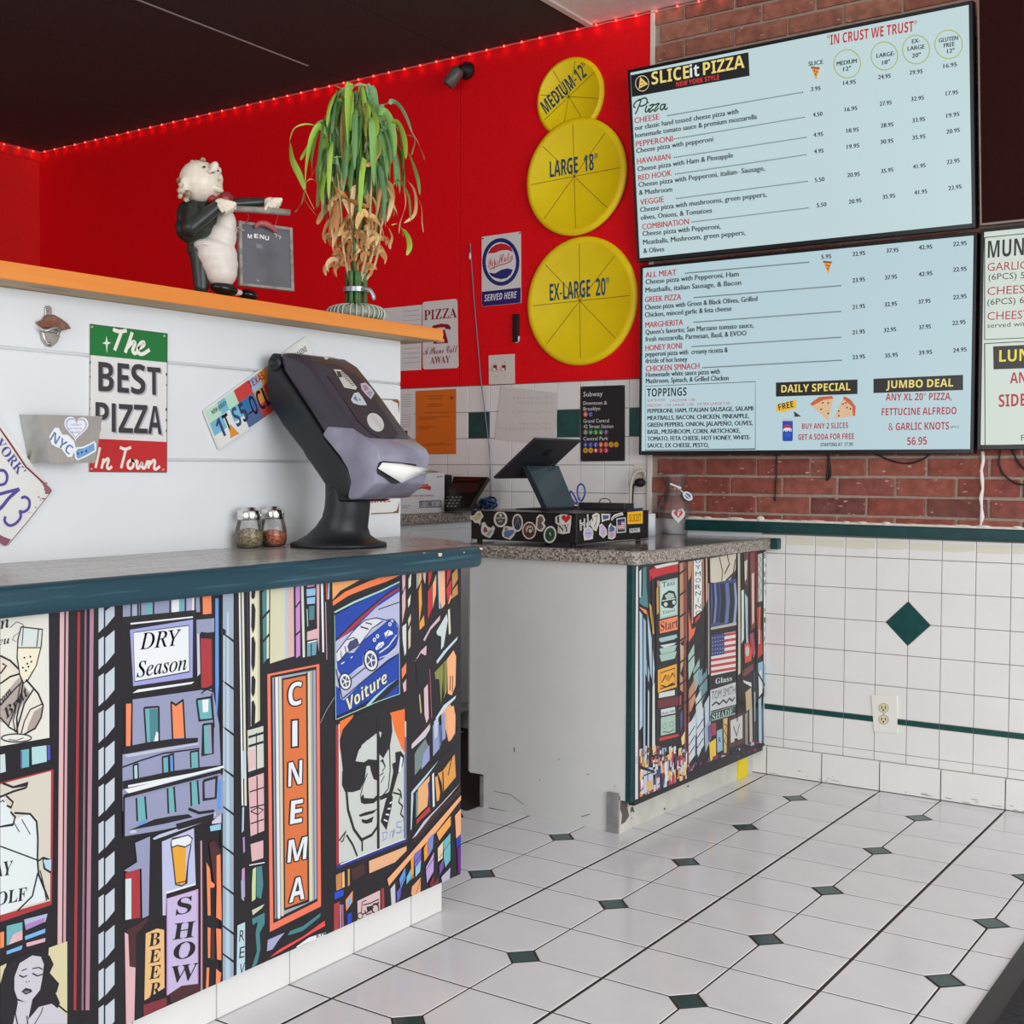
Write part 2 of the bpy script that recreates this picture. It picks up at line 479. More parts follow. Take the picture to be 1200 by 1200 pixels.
# tile field left of the bricks, behind the till
zr = [1.4305-k*.1088 for k in range(7)]
zr[6] = .80
for k in range(-5, 8):
    x0, x1 = -1.538+k*.1085+g, -1.538+(k+1)*.1085-g
    if x1 > -.69: x1 = min(x1, -.695)
    if x1-x0 < .01: continue
    for r in range(6):
        grn = r == 1 and k in (-4, 0, 4, 7)
        slab([(x0, zr[r+1]+g), (x1, zr[r+1]+g), (x1, zr[r]-g), (x0, zr[r]-g)], mt=m_green if grn else m_wtile, name='green_tile' if grn else 'wall_tile')
bm = new(); box(bm, -3.6, -.236, YW+.0012, YW+.013, 0, .866); obj('lower_wall_panel', bm, m_white, wall)
bm = new(); box(bm, -.672, -.53, YW-.0004, YW+.003, .866, .906); obj('filler_strip', bm, m_white, wall)
# bricks
def brickmat(i, c): return mat('brick_clay_%d' % i, c, .85, noise=.22, scale=28, bump=.7, detail=6)
bms = [brickmat(i, c) for i, c in enumerate([(138, 74, 62), (130, 68, 58), (144, 82, 68), (112, 66, 60), (134, 74, 66)])]
ubms = [brickmat(i+5, c) for i, c in enumerate([(152, 98, 80), (144, 88, 72), (160, 108, 88), (130, 80, 70)])]
m_mortar = mat('mortar', (164, 144, 130), .95, noise=.12, scale=90, bump=.5)
bm = new(); box(bm, -.675, 3.3, YW-.0005, YW+.013, .905, 2.795); obj('mortar_bed', bm, m_mortar, wall)
bmesh_rest = new(); CH = .0667; nb = 0
def brick_pts(x0, x1, z0, z1):
    j = lambda: R.uniform(-.0014, .0014)
    return [(x0+j(), z0+j()), (x1+j(), z0+j()), (x1+j(), z1+j()), (x0+j(), z1+j())]
for r in range(-2, 27):
    zb = .998+r*CH+.005; zt = zb+CH-.010
    if zb < .9: zb = .906
    if zt > 2.792: zt = 2.792
    if zt-zb < .008: continue
    off = -.057 if r % 2 else .041
    off2 = off+.0  # head joints at off + k*.2
    for k in range(-5, 14):
        x0, x1 = off2+(k-1)*.1995+.005, off2+k*.1995-.005
        x0 = max(x0, -.672)
        if x1-x0 < .02 or x0 > 3.1: continue
        P = brick_pts(x0, x1, zb, zt)
        if x0 < .72 and not (1.2 < (zb+zt)/2 < 2.35 and -.6 < x0 < .28):
            slab(P, y1=YW-.006-R.uniform(0, .003), mt=R.choice(bms if zb < 1.6 else ubms), name='brick', b=.002); nb += 1
        else:
            v = [bmesh_rest.verts.new((x, YW-.007, z)) for x, z in P]; v2 = [bmesh_rest.verts.new((x, YW+.01, z)) for x, z in P]
            bmesh_rest.faces.new(v)
            for q in range(4): bmesh_rest.faces.new((v[q], v[(q+1) % 4], v2[(q+1) % 4], v2[q]))
bmesh.ops.recalc_face_normals(bmesh_rest, faces=bmesh_rest.faces[:])
obj('outer_bricks', bmesh_rest, bms[0], wall, kind='stuff')
bm = new(); box(bm, -.694, -.676, YW-.012, YW+.012, .9, 2.795); obj('corner_bead', bm, mat('bead', (222, 214, 205), .6), wall, bevel=.002)
# green chair rail with crumbs of plaster on it
m_rail = mat('dark_green_paint', (8, 60, 60), .4, noise=.15, scale=40, bump=.15)
bm = new()
quadbox(bm, [(-.53, YW-.024, .865), (3.3, YW-.024, .858), (3.3, YW, .858), (-.53, YW, .865), (-.53, YW-.024, .905), (3.3, YW-.024, .893), (3.3, YW, .893), (-.53, YW, .905)])
rail = obj('trim_1', bm, m_rail, kind='structure', bevel=.004)
bm = new(); box(bm, -.192, -.162, YW-.03, YW-.001, .808, .846); obj('trim_2', bm, m_rail, kind='structure', bevel=.003)
bm = new(); quadbox(bm, [(-.53, YW-.015, .904), (3.2, YW-.015, .8925), (3.2, YW-.001, .8925), (-.53, YW-.001, .904), (-.53, YW-.012, .9125), (3.2, YW-.012, .9), (3.2, YW-.001, .9), (-.53, YW-.001, .9125)]); obj('caulk_bead', bm, m_plaster, wall)
bm = new()
for k in range(46):
    x = -.5+k*.08+R.uniform(-.03, .03); ellipsoid(bm, (x, YW-.006, .911-.0033*(x+.5)), (R.uniform(.015, .045), .011, R.uniform(.003, .007)*(2.3 if -.3 < x < -.1 and k % 2 else 1)), seg=7, rings=4)
obj('plaster_crumbs', bm, m_plaster, wall, kind='stuff', smooth=True)
pr = Print(PY(YW-.0092), .0003)
for k in range(260):
    x, z = (R.uniform(-.66, .7), R.uniform(.93, 1.15)) if k < 150 else (R.uniform(-.66, .6), R.uniform(2.56, 2.78))
    a = R.uniform(.002, .012); pr.uvpoly(R.choice([(196, 150, 136), (176, 122, 106), (150, 96, 84)]), [(x+a*math.cos(q*1.05)*R.uniform(.3, 1), z+a*.35*math.sin(q*1.05)*R.uniform(.3, 1.2)) for q in range(6)])
pr.build('brick_flecks', INK, wall)['kind'] = 'stuff'
pr = Print(PY(YW), .0004)
for k in range(8):
    x0 = X0+k*W; pr.uvpoly((222, 218, 198), [(x0+.004, .848), (x0+.05, .85+R.uniform(-.004, .004)), (x0+.104, .848), (x0+.104, .822+R.uniform(-.004, .008)), (x0+.05, .815+R.uniform(0, .01)), (x0+.004, .822)])
pr.build('tile_residue', INK, wall)['kind'] = 'stuff'
pr = Print(PY(YW-.0142), .0004)
for k in range(26):
    x, z = R.uniform(-.2, .7), R.choice([R.uniform(.004, .012), R.uniform(.004, .03)]); a = R.uniform(.006, .035)
    pr.uvpoly((120, 108, 98), [(x, z), (x+a, z+R.uniform(-.001, .001)), (x+a*.8, z+.0015), (x+a*.2, z+.002)])
pr.build('scuff_marks', INK, wall)['kind'] = 'stuff'
# caulk line down the bricks
bm = new(); tube(bm, [(.52+.003*math.sin(k*2.1), YW-.01, 1.15-k*.03) for k in range(9)], [.006+.0025*math.sin(k*3) for k in range(9)], 6)
obj('caulk_line', bm, mat('caulk', (232, 226, 220), .7), wall, smooth=True)
# red painted boards
bm = new(); box(bm, -4.45, -1.5815, YW-.006, YW+.012, 1.4325, 2.795); obj('red_board', bm, m_red, wall, bevel=.0015)
bm = new(); box(bm, -1.5785, -.694, YW-.006, YW+.012, 1.4325, 2.795); obj('red_board', bm, m_red, wall, bevel=.0015)
# baseboard tiles
bb = new(); box(bb, -.3, 3.3, YW-.010, YW+.001, 0, .095); base = obj('baseboard_back', bb, m_grout, kind='structure', origin=(0, YW, 0))
for i in range(-2, 14):
    x0, x1 = i*T+.0018, (i+1)*T-.0018
    bm = new(); zt = .101; x0 = max(x0, -.262)
    if x1 < x0: continue
    prism(bm, [(x0, YW-.002, .003), (x0, YW-.014, .003), (x0, YW-.014, zt-.004), (x0, YW-.010, zt), (x0, YW-.002, zt)], (x1-x0, 0, 0))
    obj('base_tile', bm, m_wtile, base)
# side wall at far left
bm = new(); box(bm, -4.56, -4.42, -3.5, 1.49, -.08, 2.9); obj('wall_left', bm, m_red2, kind='structure')
bm = new(); box(bm, -4.42, -4.405, -3.5, 1.47, 2.74, 2.795); obj('trim_3', bm, m_red2, kind='structure')
# ceiling
bm = new(); box(bm, -4.6, 3.4, -4.2, 1.65, 2.81, 2.95); ceil = obj('ceiling', bm, m_soffit, kind='structure', origin=(0, 0, 2.81))
xs = [-4.45, -4.03, -3.40, -2.80, -2.205, -1.58, -.965]
for a, b in zip(xs, xs[1:]):
    bm = new(); box(bm, a+.003, b-.003, -4.1, YW-.001, 2.797, 2.81); obj('ceiling_panel', bm, m_black, ceil, bevel=.0015)
bm = new(); box(bm, -2.2095, -2.2005, -1.5, 1.23, 2.7945, 2.80); obj('seam_strip', bm, mat('strip_white', (170, 168, 168), .6), ceil)
bm = new(); box(bm, -.97, -.945, -4.1, YW-.001, 2.788, 2.80); obj('edge_strip', bm, mat('edge_white', (215, 205, 200), .6), ceil)
xs = [-.945, .27, 1.49, 2.71]
for a, b in zip(xs, xs[1:]):
    for y0, y1 in ((1.10, YW-.001), (-.12, 1.096), (-1.34, -.124), (-2.56, -1.344)):
        bm = new(); box(bm, a+.002, b-.002, y0, y1, 2.7965, 2.81); obj('ceiling_panel', bm, m_soffit, ceil, bevel=.0015, label='pale ceiling board')
# ================================================================== counters and the partition
m_gran = mat('granite', (196, 186, 174), .35, c2=(74, 64, 56), scale=150, thr=(.36, .66), detail=5, bump=.25)
m_grantop = mat('polished_granite', (150, 144, 138), .12, c2=(60, 54, 50), scale=80, thr=(.38, .62), detail=4)
m_teal = mat('chipped_teal_paint', (24, 64, 78), .36, c2=(52, 98, 110), scale=70, bump=.5, stretch=(1, .05, 1.4), thr=(.30, .44), detail=5)
m_bare = mat('bare_wood_chip', (226, 200, 160), .8)
m_top = mat('worn_grey_worktop', (168, 166, 160), .22, c2=(128, 124, 116), scale=9, thr=(.35, .7), stretch=(3, .6, 1))
m_black_board = mat('mural_board', (34, 31, 36), .35)
m_dark = mat('dark_void', (38, 24, 20), .8)

t = thing('service_counter', 'long front counter with teal edge and big illustrated city mural', 'counter', (-.5, -1.3, 0))
bm = new(); box(bm, -.716, -.326, -3.2, -.285, .0, .846); obj('body', bm, m_white, t)
bm = new(); box(bm, -.326, -.301, -3.2, -.237, .083, .846); mp_ = obj('mural_panel', bm, m_black_board, t, label='black board printed with a cartoon city street')
SC = t
bm = new(); box(bm, -.336, -.3262, -3.2, -.2875, .0, .088); obj('kick_grout', bm, m_grout, t)
for i in range(-16, -1):
    y0, y1 = i*T+.0018, (i+1)*T-.0018
    if i == -2: y1 = -.287
    bm = new(); prism(bm, [(-.334, y0, .002), (-.3215, y0, .002), (-.3215, y0, .088), (-.326, y0, .094), (-.334, y0, .094)], (0, y1-y0, 0))
    obj('base_tile', bm, m_wtile, t)
bm = new(); box(bm, -.71, -.33, -.2865, -.283, .002, .094); obj('base_tile', bm, m_wtile, t)
top = [(-.285, -3.2), (-.285, -.215), (-.30, -.175), (-.43, -.06), (-.66, .046), (-.717, .046), (-.717, -3.2)]
bm = new(); prism(bm, [(x, y, .858) for x, y in top], (0, 0, .039)); obj('worktop', bm, m_top, t, bevel=.003)
# moulding swept round the front edge
prof = [(-.004, .851), (.010, .846), (.015, .852), (.016, .878), (.013, .890), (.006, .8955), (-.006, .8975)]
path = [(-.285, -3.2), (-.285, -.225), (-.288, -.20), (-.30, -.178), (-.43, -.063), (-.66, .042)]
bm = new(); rings = []
for i, (x, y) in enumerate(path):
    a = Vector(path[max(i-1, 0)]); b = Vector(path[min(i+1, len(path)-1)]); d = (b-a).normalized(); nx, ny = d.y, -d.x
    rings.append([bm.verts.new((x+nx*o, y+ny*o, z)) for o, z in prof]+[bm.verts.new((x-nx*.01, y-ny*.01, .851))])
for a, b in zip(rings, rings[1:]):
    n = len(a)
    for k in range(n): bm.faces.new((a[k], a[(k+1) % n], b[(k+1) % n], b[k]))
bm.faces.new(rings[0]); bm.faces.new(rings[-1][::-1]); bmesh.ops.recalc_face_normals(bm, faces=bm.faces[:])
obj('edge_moulding', bm, m_teal, t, smooth=True, bevel=.001, label='teal painted edge moulding with chipped paint')
P_ = PX(-.2695); pr = Print(P_, .0006); pr.clip = (-3, -.19, .85, .8935)
pr.frame(420, 600, 1/6)
for x, y, a, b in ((460, 280, 18, 12), (520, 272, 26, 8), (572, 300, 16, 18), (545, 266, 22, 5), (752, 255, 42, 5), (742, 284, 8, 5), (862, 255, 14, 12), (885, 334, 10, 4)):
    pr.poly((226, 203, 165), *[(x+a*math.cos(k*.7)*R.uniform(.6, 1.2), y+b*math.sin(k*.7)*R.uniform(.6, 1.2)) for k in range(9)])
pr.frame(0, 600, .25)
for k in range(34):
    x = R.uniform(330, 1200) if k < 26 else R.uniform(20, 300); y = 330-(x/1200)*88+R.uniform(-3, 8); w_ = R.uniform(5, 22)
    pr.poly((206, 200, 182), (x, y), (x+w_*.4, y-R.uniform(1, 4)), (x+w_, y-w_*.07), (x+w_*.6, y+R.uniform(1, 4)))
for x in (640, 1130, 1160): pr.poly((220, 205, 180), (x-14, 298-(x-640)*.075), (x+20, 284-(x-640)*.075), (x+50, 288-(x-640)*.075), (x+8, 302-(x-640)*.075))
pr.build('paint_chips', INK, t)['kind'] = 'stuff'

# partition wall above the counter, three wide boards
t = thing('partition', 'white boarded partition standing behind the front counter under the wooden shelf', 'partition', (-.79, -1.4, 0))
PARTN = t
for z0, z1 in ((.0, 1.101), (1.109, 1.322), (1.330, 1.447)):
    bm = new(); box(bm, -.85, -.72, -3.2, .040, z0, z1); obj('board', bm, m_white, t, bevel=.002)
bm = new(); box(bm, -.848, -.7235, -3.2, .038, 1.09, 1.34); obj('backing', bm, m_white, t)
for z in (1.105, 1.326):
    bm = new(); tube(bm, [(-.7225, -3.2, z), (-.7225, .039, z)], .0022, 8); obj('bead', bm, m_white, t, smooth=True)
# shelf
m_wood = mat('orange_pine', (240, 156, 70), .42, c2=(222, 128, 50), scale=5, stretch=(1, .12, 5), thr=(.3, .7))
m_wood2 = mat('pale_plywood', (206, 180, 142), .6, c2=(176, 150, 116), scale=3, stretch=(6, .35, 1), thr=(.25, .8))
t = thing('wall_shelf', 'orange pine shelf board lying on top of the white partition', 'shelf', (-.78, -1.4, 1.4475))
bm = new(); box(bm, -.93, -.632, -3.2, .112, 1.4475, 1.4745); obj('board', bm, m_wood2, t)
bm = new(); box(bm, -.632, -.625, -3.2, .112, 1.4475, 1.4815); obj('edge_band', bm, m_wood, t, bevel=.001)
bm = new(); box(bm, -.93, -.632, -3.2, .112, 1.4745, 1.479); obj('top_veneer', bm, m_wood, t)
pl = Plane((0, 0, 1.4474), (0, 1, 0), (1, 0, 0)); pr = Print(pl, .0002)
for y, x, a in ((-1.13, -.67, .05), (-.515, -.66, .035), (-.62, -.68, .02), (-.45, -.69, .018)):
    pr.uvpoly((128, 98, 72), [(y+a*math.cos(k*.5236)*R.uniform(.9, 1.1), x+a*.16*math.sin(k*.5236)) for k in range(12)])
pr.build('knots', INK, t)['kind'] = 'stuff'

# till counter
t = thing('till_counter', 'white till counter with speckled granite top and narrow city mural', 'counter', (-.5, 1.0, 0))
TC = t
bm = new()
prism(bm, [(-.838, .535, .105), (-.783, .535, .105), (-.783, .535, 0), (-.318, .535, 0), (-.318, .535, .10), (-.246, .535, .10), (-.246, .535, .807), (-.838, .535, .807)], (0, .018, 0))
obj('end_panel', bm, mat('grey_white_panel', (216, 216, 212), .55, noise=.02, scale=6), t)
bm = new(); box(bm, -.84, -.79, .55, 1.46, .105, .807); box(bm, -.80, -.262, .60, 1.46, .11, .800); box(bm, -.78, -.30, .60, 1.46, 0, .11); obj('carcass', bm, m_white, t)
bm = new(); box(bm, -.852, -.840, .545, .95, .105, .76); obj('door', bm, mat('cream_edge', (205, 202, 182), .6), t, bevel=.002)
bm = new(); box(bm, -.262, -.244, .533, .560, .098, .807); obj('corner_strip', bm, m_rail, t, label='dark green corner strip')
bm = new(); quadbox(bm, [(-.262, .552, .085), (-.243, .552, .085), (-.218, YW-.006, .085), (-.262, YW-.006, .085), (-.262, .552, .807), (-.243, .552, .807), (-.218, YW-.006, .807), (-.262, YW-.006, .807)]); obj('mural_panel', bm, m_black_board, t, label='board printed with a dense cartoon street')
m_kick = mat('scuffed_kick', (205, 203, 192), .5, noise=.08, scale=14)
bm = new(); quadbox(bm, [(-.300, .535, 0), (-.281, .535, 0), (-.256, YW-.016, 0), (-.275, YW-.016, 0), (-.300, .535, .112), (-.281, .535, .112), (-.256, YW-.016, .098), (-.275, YW-.016, .098)])
obj('kick_board', bm, m_kick, t)
bm = new(); box(bm, -.322, -.284, .525, .535, .0, .121); obj('corner_plate', bm, mat('grey_metal_strip', (150, 148, 148), .5, .3, noise=.15), t, label='grey metal corner plate')
bm = new(); box(bm, -.792, -.780, .528, .536, .0, .10); obj('corner_plate', bm, MATS['grey_metal_strip'], t)
pr = Print(Plane((-.281, .535, 0), (.025, .926, 0), (0, 0, 1)), .0008).frame(600, 860, .25)
pr.poly((92, 84, 74), (508, 312), (530, 300), (545, 308), (540, 345), (548, 385), (528, 415), (510, 425), (516, 380), (505, 350))
pr.poly((70, 62, 58), (556, 345), (566, 340), (574, 370), (562, 362), (556, 372))
pr.ell((60, 55, 50), 560, 395, 3)
pr.frame(500, 880, 1/3)
for x, y in ((718, 172), (836, 203), (918, 124), (1096, 56), (690, 180)): pr.ell((50, 46, 42), x, y, 3.2)
pr.build('scuffs', INK, t)['kind'] = 'stuff'
bm = new(); quadbox(bm, [(-.262, 1.335, .0), (-.250, 1.335, .0), (-.247, 1.40, .0), (-.258, 1.40, .0), (-.262, 1.335, .083), (-.250, 1.335, .083), (-.247, 1.40, .083), (-.258, 1.40, .083)])
obj('yellow_tape', bm, mat('yellow_tape', (240, 215, 20), .4), t, bevel=.003, label='bright yellow tape at the foot')
bm = new(); pts = [(-.225, .508), (-.212, .520), (-.206, .60), (-.190, YW-.006), (-.87, YW-.006), (-.87, .508)]
prism(bm, [(x, y, .807) for x, y in pts], (0, 0, .040)); obj('granite_worktop', bm, [m_gran], t, bevel=.006)
bm = new(); prism(bm, [(-.87+.016 if x < -.8 else x-.014, y+(.014 if y < 1 else -.004), .8470) for x, y in pts], (0, 0, .0006)); obj('polished_top', bm, m_grantop, t)
pr = Print(PY(.535), .0006).frame(480, 860, .25)
pr.line((120, 115, 110), 2.5, (395, 268), (440, 278), (475, 285), (505, 310), (535, 330))
pr.line((90, 85, 80), 3, (805, 388), (845, 377)); pr.line((90, 85, 80), 5, (492, 62), (491, 85))
for x, y in ((610, 215), (837, 190), (962, 245), (700, 120)): pr.ell((110, 105, 98), x, y, 3)
pr.line((60, 55, 50), 4, (372, 347), (430, 360), (520, 382), (555, 388), (640, 405), (680, 415), (740, 425), (800, 440), (850, 447), (905, 455))  # dark line along the foot of the panel
pr.build('scratches_foot_line', INK, t)
# back counter on the staff side
t = thing('back_counter', 'granite topped white back counter seen past the end of the partition', 'counter', (-1.8, .3, 0))
bm = new(); box(bm, -2.1, -1.52, -1.1, YW-.003, .08, .87); obj('body', bm, m_white, t)
for y0 in (-.4, .1, .6, 1.05):
    bm = new(); box(bm, -1.522, -1.508, y0+.01, y0+.40, .12, .845); obj('door', bm, m_white, t, bevel=.003)
bm = new(); box(bm, -2.1, -1.58, -1.1, YW-.003, 0, .08); obj('plinth', bm, m_dark, t)
bm = new(); box(bm, -2.1, -1.49, -1.1, YW-.003, .87, .910); obj('granite_worktop', bm, m_gran, t, bevel=.008)
# floor behind the counters
bm = new(); box(bm, -1.5, -.797, .47, YW-.003, 0.0002, .004); o = obj('dark_floor_sheet', bm, m_dark, bevel=.001); tag(o, 'dark brown sheet on the floor behind the till counter', 'mat')  # thin dark brown sheet filling the floor gap behind the counters
# entrance mat at lower right
m_rub = mat('black_rubber', (40, 40, 43), .85, noise=.35, scale=90, bump=.8)
t = thing('door_mat', 'black carpet mat with rubber rim at the right edge of the floor', 'mat', (1.5, -.7, 0))
bm = new(); box(bm, .955, 2.1, -2.3, .62, .001, .011); obj('pile', bm, m_rub, t, bevel=.002)
bm = new()
for a in ((.905, .955, -2.35, .67), (2.1, 2.15, -2.35, .67), (.955, 2.1, .62, .67), (.955, 2.1, -2.35, -2.3)): box(bm, *a, .0005, .006)
obj('rim', bm, mat('rubber_rim', (48, 47, 48), .5), t, bevel=.002)
# ================================================================== wall screens
m_bezel = mat('black_bezel', (14, 13, 15), .25)
m_case = mat('screen_case', (20, 20, 22), .6)
GREY = (198, 222, 225)
def screen(label, p, u0, u1, v0, v1, bz, bg, group='menu screens on the brick wall', thick=.045):
    t = thing('wall_screen', label, 'screen', tuple(p.at((u0+u1)/2, v0, -thick)), group)
    bm = new(); pbox(bm, p, u0, u1, v0, v1, -thick, -.006); obj('case', bm, m_case, t)
    bm = new()
    for a in ((u0, u0+bz, v0, v1), (u1-bz, u1, v0, v1), (u0+bz, u1-bz, v0, v0+bz*1.4), (u0+bz, u1-bz, v1-bz, v1)): pbox(bm, p, *a, -.008, 0)
    obj('bezel', bm, m_bezel, t, bevel=.0015)
    bm = new(); pbox(bm, p, (u0+u1)/2-.2, (u0+u1)/2+.2, (v0+v1)/2-.18, (v0+v1)/2+.18, -thick-.012, -thick); obj('mount', bm, m_case, t)
    pr = Print(p, -.0035)
    pr.uvpoly(bg, [(u0+bz*.6, v0+bz), (u1-bz*.6, v0+bz), (u1-bz*.6, v1-bz*.6), (u0+bz*.6, v1-bz*.6)])
    return t, pr
RED = (185, 38, 44); INKC = (22, 40, 44); RED2 = (176, 24, 34)
def slice_icon(pr, x, y, s):
    pr.poly((226, 160, 50), (x-s*.5, y-s*.7), (x+s*.5, y-s*.6), (x+s*.1, y+s*.8))
    pr.line((150, 80, 30), s*.22, (x-s*.55, y-s*.75), (x+s*.55, y-s*.65))
    for a, b in ((-.1, -.3), (.18, -.2), (.02, .1)): pr.ell((170, 40, 30), x+a*s, y+b*s, s*.1)
pU = Plane((0, 1.42, 1.858), (1, 0, 0), (0, -.085, .685))
t, pr = screen('upper menu screen tilted forward, pizza list with prices', pU, -.718, .498, 0, .692, .011, GREY, thick=.04)
pr.frame(720, 0, .2)
pr.poly((8, 8, 8), (93, 440), (783, 305), (790, 443), (100, 568))
pr.ell((225, 215, 190), 160, 488, 39, 45, ring=4); pr.poly((240, 205, 110), (148, 450), (195, 492), (140, 520))
for a, b in ((158, 480), (168, 494), (152, 502)): pr.ell((120, 60, 20), a, b, 4)
pr.text((244, 222, 128), 'SLICE', (216, 496), (437, 456), 74, 'bold'); pr.text((235, 245, 245), 'it', (441, 453), (495, 443), 72, 'bold'); pr.text((244, 222, 128), 'PIZZA', (518, 440), (760, 395), 74, 'bold')
pr.text((230, 50, 50), 'NEW YORK STYLE', (360, 508), (612, 464), 28, 'bold')
pr.frame(730, 90, .18333)
for st in ([(75, 238), (88, 215), (112, 150), (96, 148), (72, 168), (66, 190), (78, 195)], [(96, 152), (135, 134), (152, 148), (146, 172), (120, 186), (104, 184)], [(150, 182), (140, 215), (150, 224), (165, 200)], [(165, 185), (195, 176), (165, 216), (172, 224), (192, 206)], [(200, 180), (228, 170), (198, 212), (206, 218), (226, 198)], [(266, 176), (246, 178), (236, 196), (246, 212), (262, 190), (270, 172), (264, 200), (272, 208), (284, 196)]): pr.line((20, 62, 44), 9, *st, sm=4)
pr.ell((20, 62, 44), 158, 164, 5)
for s_, a, b in (('CHEESE', (70, 298), (228, 272)), ('PEPPERONI', (80, 448), (315, 412)), ('HAWAIIAN', (88, 558), (300, 526)), ('RED HOOK', (95, 663), (307, 631)), ('VEGGIE', (108, 820), (258, 800)), ('COMBINATION', (120, 977), (418, 942))):
    pr.text(RED, s_, a, b, 36, wt=.06)
for s_, a, b in (('our classic hand tossed cheese pizza with', (72, 342), (733, 234)), ('homemade tomato sauce & premium mozzarella', (75, 390), (852, 268)), ('Cheese pizza with pepperoni', (82, 488), (572, 412)), ('Cheese pizza with Ham & Pineapple', (90, 605), (700, 515)), ('Cheese pizza with Pepperoni, italian- Sausage,', (96, 705), (903, 598)), ('& Mushroom', (100, 755), (310, 733)), ('Cheese pizza with mushrooms, green peppers,', (107, 865), (915, 766)), ('olives, Onions, & Tomatoes', (110, 915), (565, 868)), ('Cheese pizza with Pepperoni,', (122, 1018), (620, 970)), ('Meatballs, Mushroom, green peppers,', (126, 1073), (778, 1010)), ('& Olives', (128, 1128), (260, 1115))):
    pr.text(INKC, s_, a, b, 31, wt=.09)
for a, b, n in (((285, 248), (1145, 98), 66), ((325, 397), (1155, 258), 62), ((325, 515), (1165, 387), 62), ((333, 622), (1165, 498), 62), ((340, 778), (1175, 668), 62), ((440, 928), (1180, 838), 55)): pr.dots(INKC, a, b, n, 3.8)
pr.frame(920, 0, .23333)
pr.text((196, 22, 30), '"IN CRUST WE TRUST"', (210, 227), (660, 153), 50, 'bold')
for x, y, r, q in ((310, 320, 67, 71), (497, 280, 67, 70), (656, 248, 68, 72), (820, 222, 69, 72)): pr.ell((172, 182, 84), x, y, r, q, ring=5, n=36)
for s_, a, b in (('MEDIUM', (257, 330), (357, 315)), ('12"', (290, 358), (328, 352)), ('LARGE-', (457, 290), (550, 277)), ('18"', (485, 325), (523, 319)), ('EX-', (635, 218), (675, 212)), ('LARGE', (613, 255), (698, 243)), ('20"', (635, 290), (678, 284)), ('GLUTEN', (770, 213), (865, 199)), ('FREE', (795, 238), (848, 230)), ('12"', (812, 268), (848, 262)), ('SLICE', (115, 331), (188, 320))): pr.text(INKC, s_, a, b, 21, wt=.1)
slice_icon(pr, 150, 368, 40)
for row in ('3.95,127,458,175,452;14.95,290,428,352,420;24.95,465,398,527,390;29.95,622,375,688,367;16.95,793,342,860,332', '4.50,137,587,185,581;16.95,298,560,360,552;27.95,473,532,532,524;32.95,630,508,694,500;17.95,805,480,866,472', '4.95,140,688,188,683;18.95,306,667,367,660;28.95,478,641,541,634;33.95,637,615,700,607;19.95,808,592,873,582', '4.95,143,771,190,766;19.95,308,748,370,740;30.95,477,723,541,716;35.95,637,702,702,694;20.95,808,672,875,662', '5.50,147,915,195,909;20.95,310,890,372,884;35.95,480,870,541,862;41.95,640,848,703,840;22.95,810,825,875,815', '5.50,157,1042,205,1036;20.95,318,1024,381,1016;35.95,488,1000,550,992;41.95,647,978,711,970;22.95,818,956,884,946'):
    for c_ in row.split(';'):
        s_, a, b, c, d = c_.split(','); pr.text(INKC, s_, (int(a), int(b)), (int(c), int(d)), 21, wt=.1)
pr.build('display', SCREEN, t)

pL = PY(1.42)
t, pr = screen('lower menu screen with toppings box, daily special and jumbo deal', pL, -.705, .503, 1.142, 1.846, .0105, (190, 216, 224))
pr.frame(740, 270, .225)
for s_, a, b in (('ALL MEAT', (70, 246), (230, 232)), ('GREEK PIZZA', (67, 375), (255, 360)), ('MARGHERITA', (70, 507), (265, 492)), ('HONEY RONI', (70, 627), (258, 614)), ('CHICKEN SPINACH', (72, 735), (350, 720))): pr.text(RED, s_, a, b, 29, wt=.07)
for s_, a, b in (('Cheese pizza with Pepperoni, Ham', (70, 280), (555, 238)), ('Meatballs, italian Sausage, & Bacon', (70, 323), (567, 283)), ('Cheese pizza with Green & Black Olives, Grilled', (67, 413), (652, 367)), ('Chicken, minced garlic & feta cheese', (67, 452), (518, 418)), ("Queen's favorite; San Marzano tomato sauce,", (70, 542), (633, 505)), ('fresh mozzarella, Parmesan, Basil, & EVOO', (70, 579), (595, 547)), ('pepperoni pizza with  creamy ricotta &', (70, 657), (498, 634)), ('drizzle of hot honey', (70, 691), (287, 682)), ('Homemade white sauce pizza with', (72, 764), (457, 746)), ('Mushroom, Spinach, & Grilled Chicken', (72, 797), (502, 780))): pr.text(INKC, s_, a, b, 25, wt=.09)
pr.line((30, 50, 55), 3, (70, 812), (643, 787), (643, 1138), (70, 1145), closed=True)
pr.text((20, 35, 38), 'TOPPINGS', (78, 866), (285, 860), 42, 'bold')
for s_, a, b in (('SLICE 0.50', (80, 892), (172, 888)), ('CALZONE: 1.00', (198, 892), (328, 887)), ('MEDIUM : 1.50', (80, 919), (203, 915)), ('LARGE: 2.50', (214, 915), (320, 911)), ('EXTRA LARGE 3.00', (342, 911), (510, 906))): pr.text(RED, s_, a, b, 13)
for s_, a, b in (('PEPPERONI, HAM, ITALIAN SAUSAGE, SALAMI', (80, 952), (630, 938)), ('MEATBALLS, BACON, CHICKEN, PINEAPPLE,', (80, 988), (608, 977)), ('GREEN PEPPERS, ONION, JALAPE\u00d1O, OLIVES,', (80, 1024), (628, 1014)), ('BASIL, MUSHROOM, CORN, ARTICHOKE,', (80, 1060), (563, 1054)), ('TOMATO, FETA CHEESE, HOT HONEY, WHITE-', (80, 1096), (618, 1089)), ('SAUCE, EX CHEESE, PESTO,', (80, 1131), (400, 1129))): pr.text((25, 40, 45), s_, a, b, 22, wt=.11)
pr.frame(900, 270, .275)
